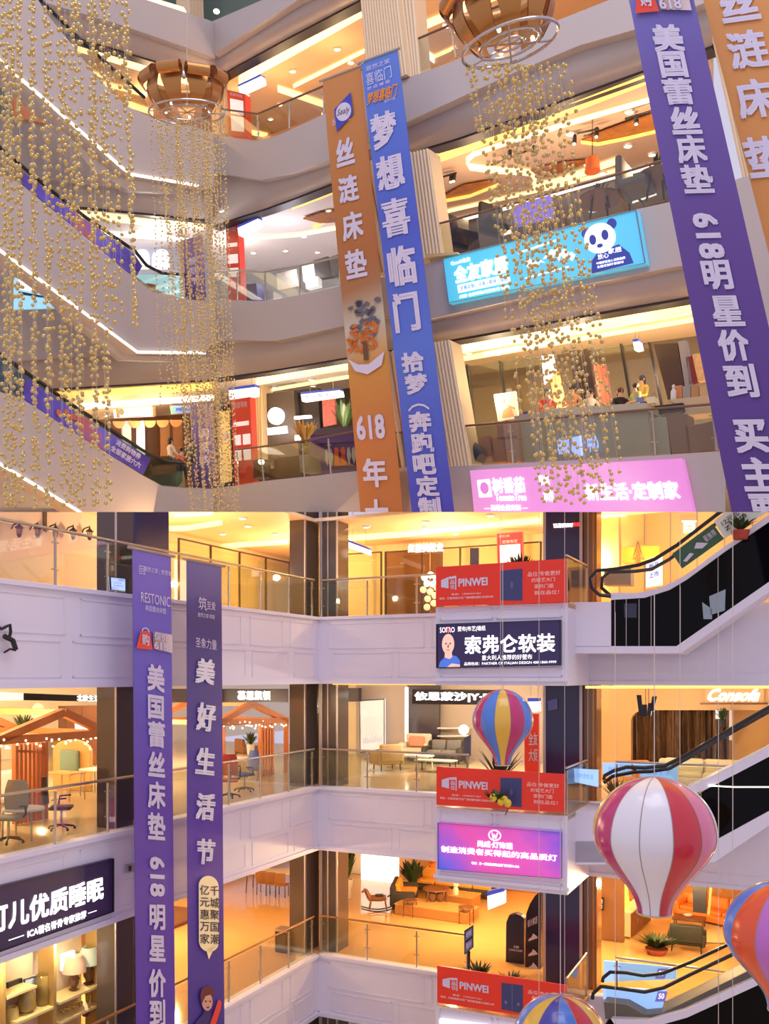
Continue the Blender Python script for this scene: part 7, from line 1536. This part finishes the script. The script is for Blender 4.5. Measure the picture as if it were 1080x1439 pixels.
shape(mb, f, UR.n, [(.38, .15), (.62, .1), (.6, .35), (.7, .4), (.62, .55), (.68, .95), (.45, .98), (.34, .7)], mLogoB); text(mb, f, UR.n, '客服', (.0, .15, .3, .85), mLogoB, bold=.05); text(mb, f, UR.n, '中心', (.74, .1, 1, .85), mLogoB, bold=.04); mb.build('lit_logo', t, False, UP)
ubox('service_desk', 'brown desk with black top at the right end of the counter', 'desk', UCn.shift(.6), [(906, 572), (958, 566), (960, 578), (908, 584)], mBlack, .6)
for c, lb in (([(910, 588), (936, 586), (942, 640), (918, 642)], 'olive grey cabinet right of the counter, left one'), ([(936, 584), (964, 582), (970, 638), (944, 640)], 'brown cabinet right of the counter under the black desk'), ([(962, 600), (1000, 592), (1004, 636), (968, 640)], 'brown cabinet beside the right violet banner')):
    ubox('low_cabinet', lb, 'cabinet', UCn.shift(.2), c, mCnt if 'olive' in lb else M('brown_cabinet', (140, 100, 66), .5), .4)
ubox('display_table', 'cream display table carrying gift boxes by the right violet banner', 'table', UCn.shift(.7), [(936, 562), (1000, 555), (1003, 580), (958, 584), (956, 570)], M('cream_table', (222, 194, 150), .5), .5)
for k, (x, m_, lb) in enumerate(((951, M('box_orange', (226, 150, 90), .6), 'orange gift box, leftmost on the cream display table'), (963, M('box_grey', (170, 164, 160), .6), 'grey gift box, second on the cream display table'), (975, M('box_tan', (200, 150, 96), .6), 'tan gift box, third on the cream display table'), (987, M('box_cream', (220, 186, 130), .6), 'cream gift box beside the violet banner'))):
    ubox('gift_box', lb, 'box', UCn.shift(.9), [(x-5, 543), (x+6, 541), (x+7, 559), (x-4, 561)], m_, .3)
p = UCn.shift(.8).hit(946, 562); o = MB().lathe(p, [(.05, 0), (.07, .03), (.07, .2), (.03, .26), (.03, .3), (.045, .3), (.03, .36), (0, .36)], mWhite, 12).build('bottle', None, True); tag(o, 'white pump bottle left of the gift boxes', 'bottle')
UBk = UR.shift(3.0)
for k, (c, m_, lb) in enumerate((([(770, 524), (784, 522), (796, 578), (782, 580)], mShP, 'salmon poster stand behind the beads, left one'), ([(832, 513), (850, 511), (860, 565), (842, 568)], M('poster_salmon', (214, 110, 84), .5, 0, .15, (214, 110, 84)), 'tall salmon red poster stand right of the thick bead strands'), ([(760, 500), (776, 498), (780, 520), (764, 540)], mWhiteLit, 'white lit window behind the beads'))):
    q = UBk.shift(-.3*k).poly(c); t, f, n = sign('poster_stand', lb, 'poster', q, m_, .06, clip=UP)
q = UBk.shift(-.5).poly([(695, 555), (724, 550), (728, 588), (700, 592)]); t, f, n = sign('display_board', 'cream display board with orange print left of the counter', 'poster', q, M('cream_board', (232, 210, 180), .5, 0, .15, (232, 210, 180)), .06, mWhite, .02, clip=UP); shapes(t, f, n, [disc(.3, .25, .12, .12, 12), [(.3, .6), (.7, .5), (.8, .9), (.2, .9)], [(.5, .4), (.9, .6), (.88, .66), (.48, .46)]], M('print_orange2', (214, 130, 80), .5), 'orange_print', .012, UP)
for c, lb in (([(696, 594), (724, 590), (727, 616), (700, 618)], 'cardboard box below the cream display board'), ([(688, 616), (708, 614), (712, 648), (692, 650)], 'cardboard carton in front, lower left of the display board'), ([(706, 614), (726, 612), (730, 648), (712, 650)], 'cardboard carton in front, right of its twin by the counter'), ([(668, 616), (690, 611), (694, 640), (674, 644)], 'tan carton left of the cardboard stack by the railing')): ubox('cardboard_box', lb, 'box', UR.shift(.7), c, mCard, .35)
ubox('blue_chair_back', 'blue seat back left of the counter behind the beads', 'chair', UR.shift(1.6), [(735, 579), (745, 577), (746, 586), (736, 588)], mBlueBox, .2)
p = UR.shift(.4).hit(662, 632); t = thing('massage_chair', 'dark blue padded seat cushion leaning at the railing, left of the cardboard boxes', 'cushion', p); A = UR.shift(.5); MB().tube([A.hit(648, 624), A.hit(660, 632), A.hit(676, 645)], [.2, .26, .2], M('dark_blue_pad', (50, 54, 76), .6), 14).build('pad', t, True); t.name = 'leaning_cushion'
o = MB().ell(UR.shift(.6).hit(662, 651), .12, .1, .1, mLetterLit, 10, 7).build('globe_light', None, True, UP); tag(o, 'small white globe light under the dark blue cushion', 'lamp')
mb = MB(); mb.prism(UR.shift(1.4).poly([(645, 520), (651, 519), (664, 625), (658, 628)]), -UR.n*.1, mCoveW); tag(mb.build('light_strip', clip=UP), 'vertical white light strip beside the ribbed jamb above the pink sign', 'light')
wq = UR.shift(2.6)
t = thing('shopfront', 'glass shopfront behind the service counter with dark frames', 'shopfront', wq.hit(660, 640))
for c in ([(658, 514), (700, 508), (716, 640), (672, 645)], [(704, 508), (760, 500), (776, 640), (720, 645)], [(832, 488), (872, 484), (890, 590), (850, 600)], [(874, 486), (912, 484), (926, 575), (892, 580)]): MB().prism(wq.poly(c), UR.n*.02, mGlassShop).build('glass_pane', t, False, UP)
for x, y0, x2, y1 in ((656, 513, 670, 645), (702, 508, 718, 645), (872, 484, 890, 590), (912, 482, 930, 575)): MB().prism(wq.poly([(x, y0), (x+2.5, y0), (x2+2.5, y1), (x2, y1)]), UR.n*.08, mBlack).build('mullion', t, False, UP)
for c, m_, lb, nm_ in (([(800, 493), (826, 490), (840, 580), (812, 582)], M('dark_brown_pier', (76, 56, 48), .5), 'dark brown pier behind the thick bead strands', 'pier'), ([(918, 484), (951, 482), (963, 558), (938, 562)], M('brown_door_panel', (84, 60, 46), .5), 'dark brown door panel right of the people at the counter', 'door_panel'), ([(952, 480), (963, 478), (974, 552), (964, 556)], M('grey_pier', (170, 164, 170), .5), 'grey pier beside the dark brown door panel', 'pier'), ([(963, 502), (972, 500), (980, 535), (968, 540)], M('dark_red_banner', (140, 40, 36), .5), 'dark red banner edge by the right violet banner', 'banner'), ([(972, 498), (996, 494), (1002, 532), (980, 536)], M('yellow_pink_poster', (230, 180, 120), .5, 0, .2, (230, 180, 120), noise=.4, nscale=8), 'yellow and pink poster beside the right violet banner', 'poster')):
    ubox(nm_, lb, nm_.replace('_', ' '), UR.shift(2.3), c, m_, .15)
hang_box('small blue sign box hanging over the people at the counter', [(888, 477), (896, 476), (899, 490), (891, 492)], UR.shift(1.8), UP, None, .3)
stand = {'lwr': (-.16, -.34, 1.08), 'rwr': (.16, -.34, 1.08), 'lel': (-.26, -.1, 1.14), 'rel': (.26, -.1, 1.14)}
UPp = UCn.shift(1.0)
seat_at(UPp, 871, 551, 'woman with dark hair and black top behind the counter', mShB, .1, stand, .95, M('brown_hair', (86, 50, 34), .5))
seat_at(UPp.shift(.2), 893, 544, 'child in pale green top with black hair at the counter', mShG, -1.2, stand, .85)
seat_at(UPp.shift(1.0), 902, 534, 'man in yellow shirt standing tallest at the counter, turned left', mShY, -1.1, stand, 1.0)
seat_at(UPp, 768, 552, 'person in red top at the left end of the counter behind beads', mShR, .2, stand, .95)
seat_at(UPp, 803, 547, 'person in peach top at the counter behind the thick bead strands', mShP, -.1, stand, .95)
seat_at(UPp, 829, 553, 'person in white top at the counter, right of the thick bead strands', mShW, .2, stand, .9)
for c, lb in (([(893, 559), (902, 558), (903, 564), (894, 565)], 'small blue and white card stand on the counter'),): ubox('card_stand', lb, 'stand', UCn.shift(.1), c, M('card_blue', (110, 120, 200), .5), .06)
ubox('paper_stack', 'stack of cream paper on the counter right of the card stand', 'paper', UCn.shift(.15), [(908, 558), (919, 557), (920, 566), (909, 567)], M('paper_cream', (236, 220, 180), .6), .2)

# ------------------------------------------------------------------ chandeliers and bead strands
ICO = None
def ico():
    global ICO
    if ICO is None:
        bm = bmesh.new(); bmesh.ops.create_icosphere(bm, subdivisions=2, radius=1); bm.verts.index_update()
        ICO = ([v.co.copy() for v in bm.verts], [tuple(v.index for v in f.verts) for f in bm.faces]); bm.free()
    return ICO
def strand(parent, a, b, r, pitch, jit=.35, skip=.1, name='bead_strand'):
    """beads on a thread from a down to b, cut off where the photographs meet"""
    vs_, fs = ico(); L_ = (b-a).length; d = (b-a).normalized(); n = int(L_/pitch); mb = MB()
    V_, F_ = [], []
    pts = []
    for k in range(n):
        if random.random() < skip: continue
        p = a+d*(pitch*(k+.5+random.uniform(-jit, jit)))+V((random.uniform(-1.1, 1.1)*r, random.uniform(-1, 1)*r, 0))
        if (p-CAM).dot(SEAM) < r*.9: continue
        pts.append(p); rr = r*random.uniform(.9, 1.08); o = len(V_)
        V_ += [p+q*rr for q in vs_]; F_ += [tuple(o+i for i in f) for f in fs]
    if not pts: return
    mb.add(V_, F_, mGold)
    end = pts[-1]
    mb.tube([a, end], .0015, mLine, 3)
    return mb.build(name, parent, True, None, False)
def petals(t, xf, R, h, n, wid, m, a0=0):
    """curled metal ribbons standing on a ring: out, up and rolled back in at the top"""
    for k in range(n):
        a = a0+k/n*2*math.pi; e = V((math.cos(a), math.sin(a), 0)); s_ = V((-math.sin(a), math.cos(a), 0)); A = []; B_ = []; D_ = []
        g = random.uniform(.9, 1.12)
        for i in range(25):
            t_ = i/24
            if t_ < .55:
                u = t_/.55; p = e*(R*.70+h*.30*g*math.sin(u*math.pi*.75))+V((0, 0, h*.86*g*u))
            else:
                th = math.radians(250*(t_-.55)/.45); r_ = h*.20*(1-.25*(t_-.55)/.45); c_ = V((0, 0, 0))+e*(R*.70+h*.30*g*math.sin(math.pi*.75)+r_)+V((0, 0, h*.86*g))
                p = c_+e*(-r_*math.cos(th))+V((0, 0, r_*math.sin(th)))
            ww = wid*(.45+.55*min(1, t_*2.2)); A.append(p-s_*ww); B_.append(p+s_*ww)
        mb = MB(xf); mb.strip(A, B_, m); mb.strip([q-e*.012 for q in A], [q-e*.012 for q in B_], m); mb.build('ribbon_petal', t, True)
def chandelier(label, c, R, h, rings, npet, wid, tilt, roll, a0):
    """hangs a little out of level, as in the photograph"""
    t = thing('chandelier', label, 'chandelier', c); xf = Matrix.Translation(c) @ Matrix.Rotation(math.radians(roll), 4, 'Y') @ Matrix.Rotation(math.radians(tilt), 4, 'X')
    petals(t, xf, R, h, npet, wid, mBronze, a0)
    mc = M('chrome_ring', (200, 190, 180), .2, .9)
    for rr in rings: MB(xf).tube([(rr*math.cos(k/24*math.pi), rr*math.sin(k/24*math.pi), 0) for k in range(48)], .02, mc, 8, True).build('ring_frame', t, True)
    for k in range(3): a = k*math.pi/3+.3; MB(xf).tube([(R*math.cos(a), R*math.sin(a), 0), (-R*math.cos(a), -R*math.sin(a), 0)], .014, mc, 6).build('spoke', t, True)
    for k in range(5): a = k*1.26+.4; MB(xf).ell((R*.6*math.cos(a), R*.6*math.sin(a), .06), .028, .028, .03, mDown, 10, 6).build('bulb', t, True)
    MB().tube([c+V((0, 0, .1)), c+V((-.02, 0, h+5))], .01, mSteel, 6).build('suspension_wire', t, True)
    MB(xf).lathe((0, 0, h*.9), [(0, 0), (.05, .04), (.05, .14), (0, .2)], mSteel, 10).build('coupling', t, True)
    return t
RB = .0245
# small chandelier over the corner
Yc = 20.0; cc = P(263, 158, Yc); R_ = 53/F*Yc
t = chandelier('small bronze ribbon chandelier with bead strands, over the left corner', cc, R_, .72, (R_, R_*.6), 9, .25, 16, -3, .35)
for i in range(64):
    a = random.uniform(0, 6.28); q = math.sqrt(random.uniform(.05, 1)); x = 263+54*q*math.cos(a); Y = Yc+R_*q*math.sin(a)
    if i < 34: xe = x+random.uniform(12, 17); ye = random.choice((535, 560, 575, 610, 640)) if x < 250 or x > 300 else random.uniform(640, 725)
    elif i < 66: q_ = random.uniform(-.85, .97); x = 263+53*q_; xe = 299+37*q_; ye = 725
    else: xe = x+14; ye = random.uniform(450, 560)
    strand(t, P(x, 168, Y), P(xe, ye, Y), RB*.86, RB*random.uniform(3.2, 5.2), skip=.15)
# large chandelier, upper right
Yr = 11.2; cr = P(716, 62, Yr); R_ = 68/F*Yr
t = chandelier('large bronze ribbon chandelier with bead strands, top of the picture', cr, R_, .60, (R_, R_*.62, R_*.3), 10, .19, 13, -13, .2)
for (x, xe, ye, k) in ((655, 671, 205, 2), (662, 690, 300, 2), (680, 712, 470, 2), (686, 735, 600, 2), (694, 760, 719, 3), (700, 772, 719, 3), (707, 782, 719, 3), (716, 790, 719, 3), (722, 800, 719, 3), (733, 815, 719, 3), (741, 826, 719, 3), (748, 836, 719, 3), (757, 848, 719, 3), (766, 862, 719, 2), (774, 860, 640, 2), (781, 872, 680, 2), (787, 806, 175, 2), (793, 812, 150, 2), (710, 780, 719, 2), (728, 806, 719, 2), (738, 842, 719, 2)):
    for j in range(k):
        dx = random.uniform(-3.5, 3.5); Y = Yr+random.uniform(-.45, .45); strand(t, P(x+dx, 88, Y), P(xe+dx, ye+random.uniform(-12, 0), Y), RB*.98, RB*random.uniform(4.4, 7.5), skip=.18)
# bead strands at the left edge, hanging from above the picture
t = thing('bead_curtain', 'dense curtain of gold bead strands along the left edge', 'bead curtain', P(90, 719, 11))
for (x, xe, ye, k) in ((4, 8, 719, 3), (10, 14, 719, 4), (15, 18, 719, 3), (25, 29, 719, 4), (44, 49, 719, 5), (62, 67, 719, 3), (68, 72, 719, 2), (83, 88, 719, 3), (89, 93, 719, 2), (99, 100, 719, 2), (107, 112, 719, 3), (113, 117, 719, 2), (128, 133, 719, 3), (133, 138, 719, 2), (144, 152, 719, 4), (152, 158, 470, 2), (162, 170, 458, 2), (172, 190, 472, 3), (177, 192, 468, 2), (128, 133, 440, 1), (150, 157, 440, 1)):
    for j in range(k):
        dx = random.uniform(-3.6, 3.6); Y = 11+random.uniform(-.9, .9); strand(t, P(x+dx, -20, Y), P(xe+dx, ye, Y), RB, RB*random.uniform(3.8, 6.6), skip=.2)
